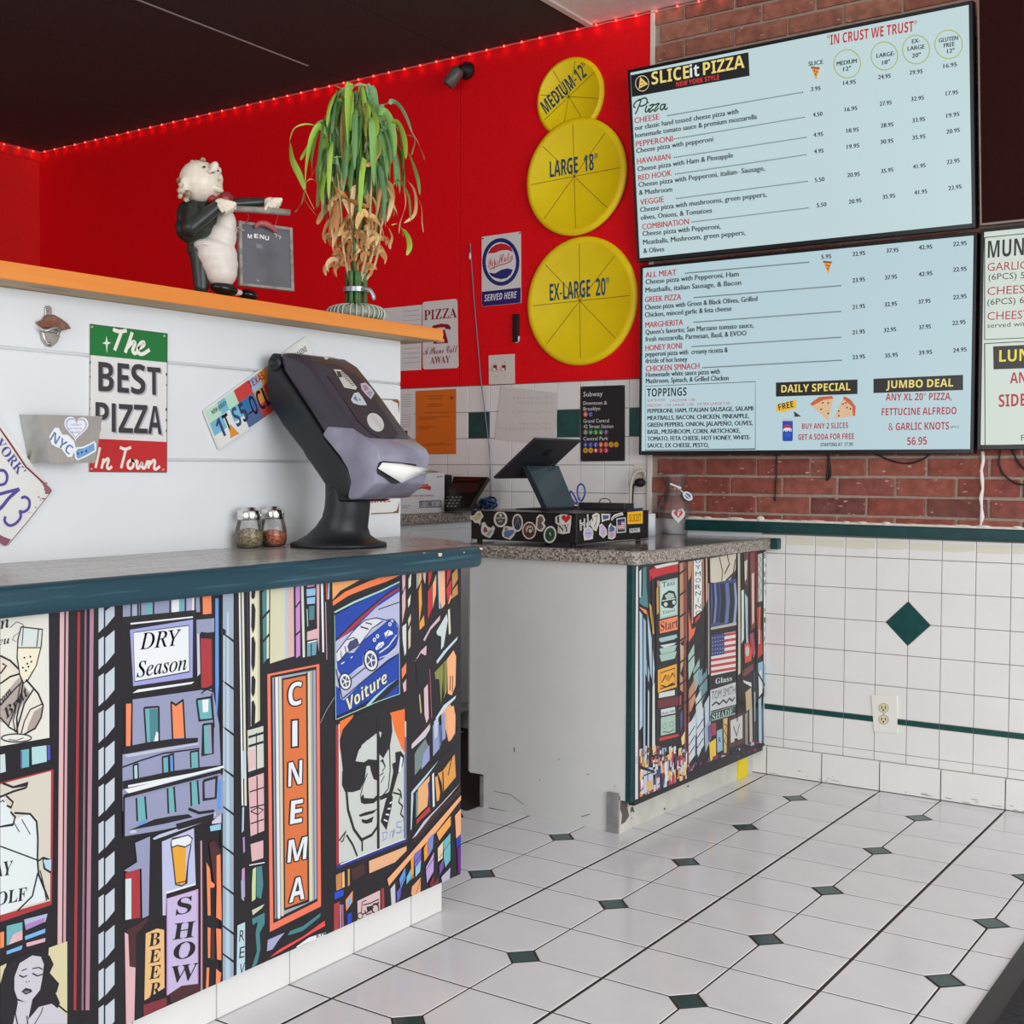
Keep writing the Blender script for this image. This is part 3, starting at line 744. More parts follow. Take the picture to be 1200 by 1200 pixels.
for a, b, n in (((-353, 182), (170, 135), 70), ((-316, 286), (307, 235), 80), ((-316, 391), (307, 345), 80), ((-324, 495), (307, 455), 80), ((-280, 585), (310, 553), 76)): pr.dots(INKC, a, b, n, 2.6)
for row in ('5.95,225,122,267,118;22.95,358,110,411,104;37.95,503,95,553,91;42.95,640,82,697,77;22.95,787,67,844,62', '23.95,358,222,411,216;37.95,497,210,547,205;42.95,640,196,698,190;22.95,787,176,844,171', '21.95,358,336,411,330;32.95,495,325,547,320;37.95,639,313,690,308;22.95,787,294,844,288', '21.95,358,444,411,438;32.95,492,434,544,429;37.95,642,422,692,417;22.95,784,404,840,398', '23.95,358,550,411,545;35.95,497,543,551,538;39.95,641,531,697,526;24.95,787,520,844,515'):
    for c_ in row.split(';'):
        s_, a, b, c, d = c_.split(','); pr.text(INKC, s_, (int(a), int(b)), (int(c), int(d)), 18, wt=.1)
slice_icon(pr, 252, 158, 34)
pr.poly((16, 14, 12), (32, 648), (380, 635), (380, 697), (32, 708)); pr.text((244, 224, 120), 'DAILY SPECIAL', (55, 691), (350, 681), 32, 'bold')
pr.poly((16, 14, 12), (448, 632), (830, 615), (830, 680), (448, 693)); pr.text((244, 224, 120), 'JUMBO DEAL', (502, 673), (788, 665), 33, 'bold')
for s_, a, b, h in (('ANY XL 20" PIZZA,', (500, 725), (782, 722), 30), ('FETTUCINE ALFREDO', (483, 788), (802, 783), 30), ('& GARLIC KNOTS', (512, 852), (770, 848), 31), ('56.95', (592, 915), (676, 912), 33), ('BUY ANY 2 SLICES', (143, 846), (340, 842), 23), ('GET A SODA FOR FREE', (127, 893), (365, 889), 24)): pr.text(RED2, s_, a, b, h, 'bold')
pr.text(INKC, '6PCS', (776, 843), (813, 842), 10); pr.text(INKC, 'STARTING AT  $7.90', (222, 921), (360, 918), 15, 'bold')
pr.poly((242, 190, 40), (33, 742), (118, 720), (121, 757), (70, 768), (82, 777), (55, 771), (35, 773)); pr.text((20, 15, 10), 'FREE', (45, 766), (108, 752), 26, 'bold')
pr.poly((50, 50, 55), (108, 770), (140, 792), (112, 795))
pr.poly((205, 95, 60), (178, 738), (215, 710), (272, 705), (277, 716), (235, 722), (186, 748)); pr.poly((228, 190, 150), (186, 748), (235, 722), (277, 716), (256, 812))
pr.poly((205, 95, 60), (322, 706), (350, 720), (372, 750), (370, 790), (360, 790), (358, 752), (318, 718)); pr.poly((228, 190, 150), (318, 716), (358, 752), (360, 790), (276, 804))
for k in range(16):
    pr.ell(R.choice([(120, 60, 45), (170, 60, 45), (90, 80, 60)]), *R.choice([(212, 745), (232, 735), (255, 735), (240, 760), (255, 780), (225, 762), (265, 730), (318, 740), (335, 755), (320, 770), (300, 790), (345, 775), (300, 770), (330, 735), (250, 752), (350, 760)]), 4)
pr.poly((25, 70, 170), *[(60+a*44, 808+b*90) for a, b in rrect(0, 0, 1, 1, .12)]); pr.poly((190, 200, 210), (64, 803), (98, 803), (102, 812), (60, 812))
pr.ell((210, 40, 50), 81, 838, 15, 10); pr.ell((225, 230, 240), 81, 847, 16, 6); pr.text((240, 240, 245), 'PEPSI', (63, 858), (100, 857), 12, 'bold'); pr.ell((30, 90, 200), 81, 872, 14, 8)
pr.build('display', SCREEN, t)

pR = PY(1.42)
t, pr = screen('right hand menu screen cut off by the picture edge, snacks and lunch', pR, .514, 1.722, 1.155, 1.853, .0105, (214, 226, 216))
pr.frame(900, 270, .275)
pr.line((50, 60, 60), 4, (1300, -8), (922, 30), (922, 465), (1300, 448)); pr.line((50, 60, 60), 4, (1300, 462), (922, 482), (924, 917), (1300, 908))
pr.text((18, 18, 20), 'MUNC', (935, 117), (1136, 100), 72, 'bold')
for s_, a, b, h in (('GARLIC', (933, 173), (1104, 163), 34), ('CHEES', (933, 276), (1092, 266), 34), ('CHEEST', (933, 382), (1116, 374), 34)): pr.text(RED2, s_, a, b, h)
for s_, a, b, h in (('(6PCS) 5', (938, 211), (1093, 203), 26), ('(6PCS) 6', (933, 318), (1090, 309), 26), ('served with', (933, 415), (1112, 406), 20)): pr.text(INKC, s_, a, b, h)
pr.poly((16, 14, 12), (958, 494), (1300, 478), (1300, 580), (960, 592)); pr.text((240, 222, 70), 'LUN', (984, 560), (1112, 554), 50, 'bold')
pr.text(RED2, 'AN', (1030, 652), (1100, 649), 46, 'bold'); pr.text(RED2, 'SIDE', (982, 752), (1098, 747), 52, 'bold'); pr.text(INKC, 'F', (1078, 896), (1092, 895), 24)
pr.build('display', SCREEN, t)
pD = Plane((0, 1.425, 1.868), (1, 0, 0), (0, -.085, .72))
m_off = mat('switched_off_panel', (44, 13, 12), .75, noise=.25, scale=260, spec=.12)
t = thing('wall_screen', 'switched off dark screen in the top right corner of the wall', 'screen', (1.1, 1.44, 1.868), 'menu screens on the brick wall')
bm = new(); pbox(bm, pD, .512, 1.72, 0, .70, -.05, -.004); obj('case', bm, m_case, t)
bm = new(); pbox(bm, pD, .516, 1.716, .004, .696, -.004, -.001); obj('panel', bm, m_off, t)
bm = new()
for a in ((.510, .516, -.003, .703), (1.716, 1.722, -.003, .703), (.516, 1.716, -.004, .004)): pbox(bm, pD, *a, -.006, .001)
obj('bezel', bm, mat('silver_bezel', (120, 108, 104), .35, .6), t, bevel=.001)
# cables hanging below the screens
m_cable = mat('black_cable', (16, 15, 16), .5)
def cable(pts, label, r=.0025, mt=None, k=6, name='cable', cat='cable', group='cables hanging below the menu screens'):
    bm = new(); tube(bm, smoothpath(pts, k), r, 7); o = obj(name, bm, mt or m_cable, smooth=True); tag(o, label, cat, group); return o
def H(x, y, Y=YW-.012): return PY(Y).hit(x, y)
cable([H(909.5, 530), H(910, 545), H(909, 570), H(908, 587)], 'thin black cable hanging straight down left of the others', .0028)
cable([H(970, 530), H(971, 545), H(969, 562), H(973, 555), H(971, 538)], 'short looped black cable below the middle of the menu screen', .004)
cable([H(1022, 530), H(1045, 540), H(1066, 543), H(1085, 536), H(1092, 528)], 'black cable sagging in a shallow curve under the lower menu screen')
cable([H(1172, 528), H(1171, 545), H(1180, 560), H(1200, 568), H(1225, 560)], 'black cable curving away under the right hand screen', .003)
cable([H(1186, 526), H(1192, 540), H(1204, 552), H(1222, 556)], 'black cable leaving diagonally from the right hand screen', .003)
# ================================================================== things on the walls
def signboard(name, label, cat, p, frm, corners, mt, th=.003, edge=.0, round_=.01, group=None, lift=0):
    """thin plate lying on plane p; corners as picture points; returns thing and print"""
    pr = Print(p, .0005); pr.frame(*frm)
    Q = [Vector(pr.q(c)) for c in corners]
    c = sum(Q, Vector((0, 0)))/len(Q)
    t = thing(name, label, cat, tuple(p.at(c.x, min(q.y for q in Q))), group)
    P = []
    n = len(Q)
    for i in range(n):
        a = (Q[i-1]-Q[i]).normalized()*round_; b = (Q[(i+1) % n]-Q[i]).normalized()*round_
        if round_ == 0: P.append(tuple(Q[i])); continue
        for k in range(5):
            s = k/4; P.append(tuple(Q[i]+a*(1-s)**2+b*s*s))
    bm = new(); pprism(bm, p, P, -th, 0); o = obj('plate', bm, mt, t)
    pr.outline = P
    return t, pr
m_enamel = mat('white_enamel', (226, 226, 222), .25); m_paper = mat('white_paper', (226, 224, 220), .8, noise=.02)
m_yel = mat('yellow_pan', (255, 222, 16), .42, noise=.06, scale=7, bump=.05)
m_steel = mat('brushed_steel', (192, 190, 184), .36, .9, noise=.05, scale=20, stretch=(1, 20, 1))
m_screw = mat('screw', (170, 170, 170), .3, 1)
PW = PY(YW-.0105)       # plates on the red boards
PT = PY(YW-.004)        # papers on the tiles
PP = PX(-.7165)         # plates on the partition

# three yellow pans, each a shallow tray hung upside facing the room
def pan(label, x, z, r, y, word, sz, wd, rot, rev=0):
    t = thing('pizza_pan', label, 'pan', (x, y, z-r), 'yellow size pans on the red wall')
    bm = new(); lathe(bm, (x, y+.016, z), [(r, 0), (r, .004), (r-.004, .010), (r-.012, .0135), (r*.90, .0145), (r*.885, .0125), (0, .0125)], 64, (0, -1, 0), cap=False)
    obj('dish', bm, m_yel, t, smooth=True)
    pr = Print(PY(y+.0033), .0003)
    for k in range(4):
        a = rot+k*math.pi/4; dx, dz = math.cos(a)*r*.9, math.sin(a)*r*.9
        nx, nz = -dz/r*.0011, dx/r*.0011
        pr.uvpoly((92, 74, 22), [(x-dx-nx, z-dz-nz), (x+dx-nx, z+dz-nz), (x+dx+nx, z+dz+nz), (x-dx+nx, z-dz+nz)])
    V, F = glyphs(word, 'bold'); c, s_ = math.cos(rev), math.sin(rev)
    pr.add((38, 78, 110), [(x-.004+c*(a-.5)*wd-s_*b*sz, z+.012+s_*(a-.5)*wd+c*b*sz) for a, b in V], F)
    pr.build('lettering', INK, t)
pan('smallest yellow pan at the top, lettered MEDIUM 12"', -1.0425, 2.532, .1525, YW-.024, 'MEDIUM-12"', .058, .235, math.radians(78), math.radians(33))
pan('middle yellow pan, lettered LARGE 18", overlapping the smallest', -1.0085, 2.2185, .2255, YW-.036, 'LARGE  18"', .062, .215, math.radians(92), math.radians(1))
pan('lowest and widest yellow pan, lettered EX-LARGE 20"', -.9875, 1.740, .249, YW-.024, 'EX-LARGE  20"', .066, .268, math.radians(91), math.radians(1))

# cola sign
t, pr = signboard('tin_sign', 'small tin cola sign reading served here, on the red wall left of the pans', 'sign', PW, (460, 240, .25), [(418, 150), (600, 125), (602, 460), (418, 478)], m_enamel, round_=.004)
pr.poly((24, 34, 110), (419, 408), (601, 388), (601, 459), (419, 477))
pr.ell((24, 50, 120), 508, 268, 87, 112, n=40); pr.ell((232, 232, 230), 508, 268, 71, 93, n=40)
pr.poly((206, 40, 44), (447, 228), (462, 203), (484, 187), (508, 181), (534, 185), (556, 200), (565, 222), (540, 212), (510, 214), (478, 226))
pr.poly((24, 50, 120), (452, 318), (480, 322), (512, 304), (540, 298), (564, 304), (556, 325), (536, 343), (508, 349), (480, 342), (462, 332))
pr.text((200, 40, 46), 'Pepsi', (449, 296), (508, 276), 40, 'script'); pr.text((200, 40, 46), 'Cola', (506, 274), (566, 256), 40, 'script')
pr.line((200, 40, 46), 4, (455, 303), (480, 292), (500, 284), (530, 276), (560, 262))
pr.text((232, 232, 236), 'SERVED HERE', (431, 453), (583, 436), 31, 'bi')
for x, y in ((424, 470), (596, 452), (597, 133), (423, 158)): pr.ell((120, 60, 40), x, y, 4)
pr.build('enamel', GLOSSINK, t)
# phone sign and papers behind the shelf
t, pr = signboard('paper_notice', 'pale sheet pinned to the red wall beside the pizza phone call sign', 'paper', PW, (460, 240, .25), [(-40, 486), (138, 468), (134, 774), (-40, 782)], m_paper, .0015, round_=0, group=None)
for k in range(12): pr.line((170, 168, 172), 2, (50, 500+k*22), (128, 494+k*22))
pr.build('writing', INK, t)
t, pr = signboard('tin_sign', 'white tin sign with red telephone, reading pizza a phone call away', 'sign', PY(YW-.013), (460, 240, .25), [(140, 456), (302, 440), (308, 765), (142, 772)], m_enamel, round_=.014)
DR = (150, 28, 44)
pr.text(DR, 'PIZZA', (148, 541), (302, 528), 46, 'serif')
pr.poly(DR, (176, 586), (190, 566), (230, 557), (262, 560), (273, 572), (272, 585), (250, 582), (245, 574), (210, 576), (203, 588), (180, 594))
pr.poly(DR, (205, 590), (245, 584), (262, 648), (190, 652)); pr.poly((225, 220, 214), (208, 630), (242, 628), (243, 644), (208, 646)); pr.ell((225, 220, 214), 226, 608, 12, 14, ring=3)
pr.text(DR, 'A Phone Call', (145, 704), (304, 691), 34, 'script'); pr.text(DR, 'AWAY', (177, 745), (270, 739), 31, 'serif')
pr.build('enamel', GLOSSINK, t)
# switch plate, two toggles
t, pr = signboard('switch_plate', 'pale double switch plate with two red toggles at the foot of the red wall', 'switch', PW, (460, 240, .25), [(450, 706), (570, 699), (571, 838), (452, 842)], mat('switch_plastic', (222, 218, 208), .4), .004, round_=.001)
for x, y in ((484, 740), (526, 737), (485, 805), (526, 802)):
    bm = new(); lathe(bm, PY(YW-.0108).hit(460+x*.25, 240+y*.25), [(.0022, 0), (.0022, .001), (0, .0013)], 10, (0, -1, 0)); obj('screw', bm, m_screw, t, smooth=True)
for x in (482, 523):
    a = Vector(PW.hit(460+x*.25, 240+764*.25)); bm = new(); box(bm, a.x-.009, a.x+.009, a.y-.003, a.y, a.z-.011, a.z+.011); tg = o = obj('toggle', bm, mat('toggle_red', (160, 30, 36), .4), t, bevel=.002)
    bm = new(); box(bm, a.x-.004, a.x+.004, a.y-.014, a.y-.002, a.z-.012, a.z-.002); obj('lever', bm, mat('lever_pale', (225, 215, 205), .4), tg, bevel=.002)
# black hook strip
t = thing('wall_hook', 'narrow black wall bracket with a white tip beside the cola sign', 'hook', H(604, 398))
a = H(604.5, 385); bm = new(); box(bm, a.x-.014, a.x+.014, YW-.018, YW-.006, a.z-.055, a.z+.058); obj('strip', bm, m_case, t, bevel=.003)
bm = new(); tube(bm, smoothpath([H(601, 396), H(603, 400), H(607, 400), H(608, 394)], 4), .0045, 7); obj('tip', bm, m_enamel, t, smooth=True)
# hanging cable ending in a blue bundle
t = thing('hanging_cable', 'thin pale cable running down the red wall to a blue coiled bundle', 'cable', H(570, 590))
bm = new(); tube(bm, smoothpath([H(551, 285), H(552, 300), H(554.5, 335), H(558, 380), H(562, 425), H(563, 440), H(568, 480), H(573.5, 530), H(575.5, 582)], 6), .0022, 7); obj('cord', bm, mat('grey_cable', (120, 134, 156), .5), t, smooth=True)
bm = new(); a = Vector(H(571, 590, YW-.036)); pts = []
for k in range(90):
    q = k*.62; pts.append(a+Vector((.026*math.cos(q)+.012*math.cos(q*.31), .022*math.sin(q*1.13), .020*math.sin(q)+.008*math.sin(q*.47)-k*.0002)))
tube(bm, pts, .0045, 6); obj('bundle', bm, mat('blue_cable', (22, 62, 104), .4), t, smooth=True)
bm = new(); p0 = H(551, 300); ellipsoid(bm, p0, (.006, .006, .016), seg=8, rings=6); o = obj('cable_clip', bm, m_enamel, smooth=True); tag(o, 'small pale clip holding the thin cable on the red wall', 'clip')
# security camera
t = thing('security_camera', 'grey bullet security camera on a black round mount under the ceiling', 'camera', tuple(H(548, 84)))
a = H(547.5, 83); bm = new(); lathe(bm, a, [(.036, 0), (.036, .008), (.030, .018), (.018, .032), (.012, .045)], 28, (0, -1, 0)); obj('mount', bm, m_case, t, smooth=True)
a2 = Vector(a)+Vector((0, -.045, 0)); b2 = a2+Vector((-.045, -.02, -.055))
bm = new(); tube(bm, [a2, a2+Vector((-.01, -.012, -.015))], .012, 10); obj('arm', bm, m_case, t, smooth=True)
m_cam = mat('camera_grey', (92, 90, 82), .35)
bm = new(); lathe(bm, a2+Vector((0, -.008, -.006)), [(.021, 0), (.027, .012), (.027, .075), (.024, .080)], 24, (-.55, -.25, -.8)); obj('housing', bm, m_cam, t, smooth=True)
bm = new(); lathe(bm, a2+Vector((-.0450, -.0285, -.0710)), [(.019, 0), (.019, .0016)], 20, (-.55, -.25, -.8)); obj('lens', bm, m_bezel, t)
# string lights
m_wire = mat('light_wire', (205, 150, 140), .5); m_led = mat('led', (255, 70, 60), .4, emit=6)
def string(label, P0, P1, n, off):
    t = thing('string_lights', label, 'lights', tuple(P0), 'red string lights under the ceiling')
    P0, P1 = Vector(P0), Vector(P1); bm = new(); pts = []
    for k in range(n*2+1):
        p = P0+(P1-P0)*(k/(n*2)); pts.append(p+Vector((0, 0, -.0015 if k % 2 else .0015)))
    tube(bm, pts, .0018, 5); obj('wire', bm, m_wire, t)
    me = None
    for k in range(n):
        p = P0+(P1-P0)*((k+.5)/n)+Vector(off)*.004
        if me is None:
            bm = new(); ellipsoid(bm, (0, 0, 0), (.0038, .0038, .0045), seg=8, rings=6); o = obj('bulb', bm, m_led, t, local=True, smooth=True); me = o.data
        else: o = bpy.data.objects.new('bulb', me); COL.objects.link(o); o.parent = t
        o.location = wm(t).inverted() @ p
        l = bpy.data.lights.new('bulb_glow', 'POINT'); l.energy = .0055; l.color = (1, .16, .10); l.shadow_soft_size = .004
        q = bpy.data.objects.new('bulb_glow', l); COL.objects.link(q); q.location = p+Vector(off)*.007+Vector((0, 0, -.017))
string('string of red lights along the top of the back wall', (-4.40, YW-.012, 2.785), (.75, YW-.012, 2.785), 60, (0, -1, 0))
string('string of red lights along the top of the left side wall', (-4.400, .6, 2.783), (-4.400, 1.46, 2.783), 10, (1, 0, 0))

# papers and sign on the tiles
F6 = (460, 430, .25)
t, pr = signboard('orange_notice', 'orange printed notice on the tiles left of the hand-written sheet', 'paper', PT, F6, [(108, 113), (297, 103), (297, 408), (110, 410)], mat('orange_paper', (222, 110, 22), .7), .001, round_=0)
DO = (140, 66, 16)
pr.ell(DO, 278, 145, 8)
for y, a, b in ((138, 160, 240), (150, 170, 230), (176, 165, 235), (185, 160, 240), (215, 150, 270), (237, 122, 270), (245, 122, 200), (262, 150, 160), (282, 122, 200), (290, 122, 170), (360, 160, 250), (368, 122, 280)): pr.line(DO, 2.2, (a, y), (b, y-(b-a)*.03))
pr.build('writing', INK, t)
for y0, y1, l_ in ((118, 205, 'upper small pale note at the left edge of the tiles'), (212, 298, 'lower small pale note at the left edge of the tiles')):
    t, pr = signboard('paper_note', l_, 'paper', PT, F6, [(-10, y0+2), (96, y0-3), (96, y1), (-10, y1+2)], m_paper, .001, round_=0, group='small notes on the tiles')
    for k in range(6): pr.line((160, 160, 160), 1.6, (44, y0+14+k*11), (86, y0+12+k*11))
    pr.build('writing', INK, t)
t, pr = signboard('paper_sheet', 'white hand-written sheet hanging crooked on the tiles above the till', 'paper', PT, F6, [(510, 90), (775, 122), (764, 345), (738, 352), (640, 355), (480, 338)], mat('sheet_paper', (216, 212, 206), .8), .0012, round_=0)
for k, (x0, x1, y) in enumerate(((565, 740, 150), (590, 750, 172), (560, 750, 215), (590, 735, 270), (495, 740, 292))):
    x = x0
    while x < x1:
        w_ = R.uniform(5, 14); pr.line((186, 182, 182), 2, (x, y+R.uniform(-4, 4)), (x+w_*.4, y-8+R.uniform(-3, 3)), (x+w_, y+R.uniform(-3, 5))); x += w_+R.uniform(4, 12)
pr.build('writing', INK, t)
t, pr = signboard('subway_sign', 'black subway station sign with coloured line bullets on the tiles', 'sign', PT, F6, [(882, 92), (1088, 85), (1088, 441), (882, 443)], mat('black_enamel', (16, 16, 18), .3), .002, round_=.004)
for s_, a, b, h in (('Subway', (895, 139), (985, 136), 22), ('Downtown &', (895, 178), (1005, 176), 17), ('Brooklyn', (895, 205), (973, 203), 17), ('Grand Central', (895, 262), (1015, 260), 17), ('42 Street Station', (895, 288), (1035, 286), 17), ('Central Park', (895, 345), (1011, 343), 17)): pr.text((232, 232, 232), s_, a, b, h)
blue, org, gr, pu, ye, rd = (40, 70, 160), (215, 90, 40), (50, 140, 60), (120, 50, 130), (225, 170, 40), (190, 40, 50)
for y, items in ((222, [('B', org), ('C', blue)]), (306, [('S', (120, 125, 125)), ('4', gr), ('5', gr), ('6', gr), ('7', pu)]), (364, [('A', blue), ('C', blue), ('E', blue), ('B', org), ('D', org), ('N', ye), ('Q', ye)]), (391, [('R', ye), ('W', ye), ('1', rd), ('2', rd), ('3', rd)])):
    for k, (ch, c_) in enumerate(items):
        x = 905+k*24; pr.ell(c_, x, y, 11, 13, n=18); pr.text((15, 15, 15) if c_ == ye else (235, 235, 235), ch, (x-4.5, y+7), (x+4.5, y+7), 13)
for x, y in ((888, 98), (1082, 92), (1082, 435), (888, 437)): pr.ell((120, 80, 50), x, y, 3)
pr.build('lettering', INK, t)
# outlet with plug behind the till
t, pr = signboard('wall_outlet', 'pale wall outlet with a black plug and thick cord behind the till', 'outlet', PT, F6, [(1132, 450), (1200, 449), (1200, 585), (1133, 585)], mat('outlet_plate', (222, 216, 204), .35), .004, round_=.002)
PO = PY(YW-.02)
def h6(x, y, Y): return PY(Y).hit(460+x*.25, 430+y*.25)
bm = new(); ellipsoid(bm, h6(1160, 542, YW-.022), (.022, .020, .017), seg=14, rings=8); obj('plug', bm, m_case, t, smooth=True)
bm = new(); tube(bm, smoothpath([h6(1180, 520, YW-.010), h6(1182, 495, YW-.02), h6(1165, 486, YW-.03), h6(1138, 498, YW-.04), h6(1122, 530, YW-.05), h6(1116, 570, YW-.06), h6(1113, 660, YW-.08)], 6), .0065, 9); obj('pale_cord', bm, mat('pale_cord', (190, 186, 172), .5), t, smooth=True)
bm = new(); tube(bm, smoothpath([h6(1150, 548, YW-.026), h6(1130, 555, YW-.04), h6(1124, 590, YW-.05), h6(1122, 660, YW-.07)], 6), .005, 8); obj('black_cord', bm, m_cable, t, smooth=True)
# outlet in the white wainscot, right
Fz = (880, 620, .28333)
t, pr = signboard('wall_outlet', 'white double outlet in the tiled wainscot below the green diamond', 'outlet', PY(YW-.005), Fz, [(498, 686), (603, 690), (605, 845), (509, 838)], mat('outlet_white', (236, 234, 226), .3), .005, round_=.0015)
for y in (740, 788):
    pr.ell((224, 212, 176), 549, y, 20, 19, n=24); pr.ell((120, 105, 75), 549, y, 20, 19, n=24, ring=1.6)
    pr.rect((40, 34, 28), 539, y-9, 543, y+4); pr.rect((40, 34, 28), 554, y-8, 558, y+4); pr.ell((60, 45, 30), 548, y+9, 4)
pr.ell((130, 120, 100), 549, 764, 3); pr.build('sockets', INK, t)

# ---------------------------------------------------------- on the partition
F3 = (20, 350, .18333)
t, pr = signboard('tin_sign', 'tall green white and red tin sign reading the best pizza in town', 'sign', PP, F3, [(463, 158), (962, 220), (957, 1112), (459, 1108)], m_enamel, .004, round_=.006)
pr.poly((28, 120, 60), (468, 164), (960, 224), (960, 408), (466, 360)); pr.poly((196, 44, 48), (463, 893), (958, 916), (955, 1108), (463, 1104))
CR = (236, 236, 222); CH_ = (62, 60, 66)
for st in ([(612, 196), (650, 210), (700, 204)], [(668, 206), (645, 270), (622, 330)], [(735, 215), (712, 285), (690, 345)], [(706, 310), (738, 278), (752, 285), (738, 330), (752, 350), (772, 335)], [(772, 322), (806, 300), (808, 280), (790, 284), (770, 318), (778, 350), (806, 352), (846, 326)]): pr.line(CR, 22, *st, sm=4)
pr.poly(CR, (571, 238), (578, 276), (600, 282), (578, 292), (573, 350), (566, 292), (544, 284), (565, 276))
for s_, x0, x1, y0, y1, h in (('B', 519, 617, 590, 597, 188), ('E', 640, 714, 598, 604, 188), ('S', 728, 820, 606, 612, 190), ('T', 832, 918, 613, 618, 178), ('P', 500, 586, 836, 840, 176), ('I', 604, 630, 852, 854, 184), ('Z', 648, 740, 856, 860, 184), ('Z', 746, 834, 860, 863, 184), ('A', 836, 924, 864, 868, 180)):
    if s_ == 'I': pr.poly((176, 178, 184), (x0+9, y0+9), (x1+9, y1+9), (x1+9, y1-h+9), (x0+9, y0-h+9)); continue
    pr.text((176, 178, 184), s_, (x0+9, y0+9), (x1+9, y1+9), h, 'bold')
for s_, x0, x1, y0, y1, h in (('B', 519, 617, 590, 597, 188), ('E', 640, 714, 598, 604, 188), ('S', 728, 820, 606, 612, 190), ('T', 832, 918, 613, 618, 178), ('P', 500, 586, 836, 840, 176), ('I', 604, 630, 852, 854, 184), ('Z', 648, 740, 856, 860, 184), ('Z', 746, 834, 860, 863, 184), ('A', 836, 924, 864, 868, 180)):
    if s_ == 'I': pr.poly(CH_, (x0, y0), (x1, y1), (x1, y1-h), (x0, y0-h)); continue
    pr.text(CH_, s_, (x0, y0), (x1, y1), h, 'bold')
for st in ([(528, 950), (516, 1010), (500, 1082)], [(553, 1022), (546, 1055), (538, 1086)], [(546, 1052), (574, 1024), (584, 1034), (574, 1072), (584, 1088), (606, 1072)], [(656, 950), (690, 962), (728, 950)], [(694, 962), (680, 1020), (664, 1084)], [(728, 1030), (708, 1048), (708, 1076), (724, 1086), (742, 1068), (742, 1040), (728, 1030), (752, 1040), (768, 1034)], [(768, 1034), (764, 1076), (776, 1084), (796, 1050), (800, 1080), (816, 1080), (834, 1034)], [(846, 1034), (838, 1086)], [(846, 1062), (868, 1034), (880, 1042), (874, 1080), (886, 1090), (912, 1072)]): pr.line(CR, 17, *st, sm=4)
for k in range(14):
    y = R.uniform(380, 880); x = R.choice([467, 955])-(y-300)*.004; pr.ell((108, 78, 62), x, y, R.uniform(1.5, 5), R.uniform(3, 12), n=8)
pr.line((70, 40, 36), 3, (463, 162), (962, 224)); pr.line((70, 40, 36), 3, (960, 224), (956, 1108)); pr.line((70, 40, 36), 3, (461, 1106), (956, 1110)); pr.line((70, 40, 36), 3, (466, 162), (461, 1106))
for x, y in ((478, 180), (940, 238), (934, 1092), (474, 1088)): pr.ell((225, 225, 225), x, y, 6); pr.ell((60, 50, 50), x, y, 3)
pr.build('enamel', GLOSSINK, t)
# bottle opener
t = thing('bottle_opener', 'cast metal wall bottle opener with brown top, upper left', 'opener', tuple(PP.hit(60, 395)))
def hp(x, y, X=-.7165): return PX(X).hit(20+x*.18333, 350+y*.18333)
def plate_px(pts, h0, h1, mt, name, par, bevel=.001, smooth=False):
    P = PX(-.7195); q = [P.ray(20+x*.18333, 350+y*.18333) for x, y in pts]; bm = new(); pprism(bm, P, q, h0, h1); return obj(name, bm, mt, par, bevel=bevel)
m_rust = mat('brown_cast', (136, 104, 88), .45, .6, noise=.2, scale=60)
m_cast = mat('bright_cast', (186, 182, 174), .35, .9, noise=.1, scale=40)
plate_px([(172, 60), (180, 46), (205, 46), (217, 62), (216, 110), (172, 110)], 0, .004, m_cast, 'tab', t)
plate_px([(110, 152), (150, 135), (172, 105), (216, 105), (260, 130), (300, 160), (325, 195), (300, 198), (262, 208), (215, 196), (180, 192), (140, 180)], 0, .014, m_rust, 'hood', t, .003)
plate_px([(140, 212), (160, 205), (250, 222), (262, 240), (240, 285), (205, 312), (175, 300), (152, 262)], 0, .010, m_cast, 'lower_plate', t, .003)
bm = new(); tube(bm, smoothpath([hp(150, 190, -.705), hp(185, 205, -.698), hp(225, 190, -.696), hp(255, 185, -.698), hp(270, 205, -.705), hp(255, 235, -.71)], 5), .0035, 8); obj('lip', bm, m_cast, t, smooth=True)
pr = Print(PX(-.7051), .0004); pr.frame(*F3); pr.text((150, 70, 50), 'BEER', (150, 170), (262, 168), 26, 'bold'); pr.build('cast_letters', INK, t)
for x, y in ((197, 70), (208, 288)):
    bm = new(); lathe(bm, hp(x, y, -.7155 if y < 100 else -.7095), [(.0035, 0), (.0028, .0015), (0, .002)], 12, (1, 0, 0)); obj('screw', bm, m_screw, t, smooth=True)
# steel cap catcher box: tapered tray fixed to the partition
t = thing('steel_tray', 'tapered brushed steel tray with city stickers in front of the tin sign', 'tray', (-.66, -1.12, 1.08))
X1 = -.655
f_tl, f_tr, f_bl, f_br = [PX(X1).hit(20+x*.18333, 350+y*.18333) for x, y in ((160, 742), (543, 752), (212, 1047), (497, 1046))]
# the wall side of the tray, wider at the top
b_tl, b_bl = [PX(-.7195).hit(20+x*.18333, 350+y*.18333) for x, y in ((16, 741), (75, 1040))]
sh = (f_tr-f_tl); b_tr = Vector((b_tl.x, b_tl.y+sh.y, b_tl.z)); b_br = Vector((b_bl.x, b_bl.y+(f_br-f_bl).y, b_bl.z))
th = .0012
def sheet(name, q, par, mt=m_steel):
    n = (q[1]-q[0]).cross(q[3]-q[0]).normalized()*th; bm = new(); prism(bm, q, n); return obj(name, bm, mt, par)
sheet('front_panel', [f_bl, f_br, f_tr, f_tl], t); sheet('side_panel', [b_bl, f_bl, f_tl, b_tl], t); sheet('side_panel', [f_br, b_br, b_tr, f_tr], t)
sheet('bottom_panel', [b_bl, b_br, f_br, f_bl], t); sheet('back_panel', [b_bl, b_br, b_tr, b_tl], t)
fp = Plane(f_bl, f_br-f_bl, f_tl-f_bl)
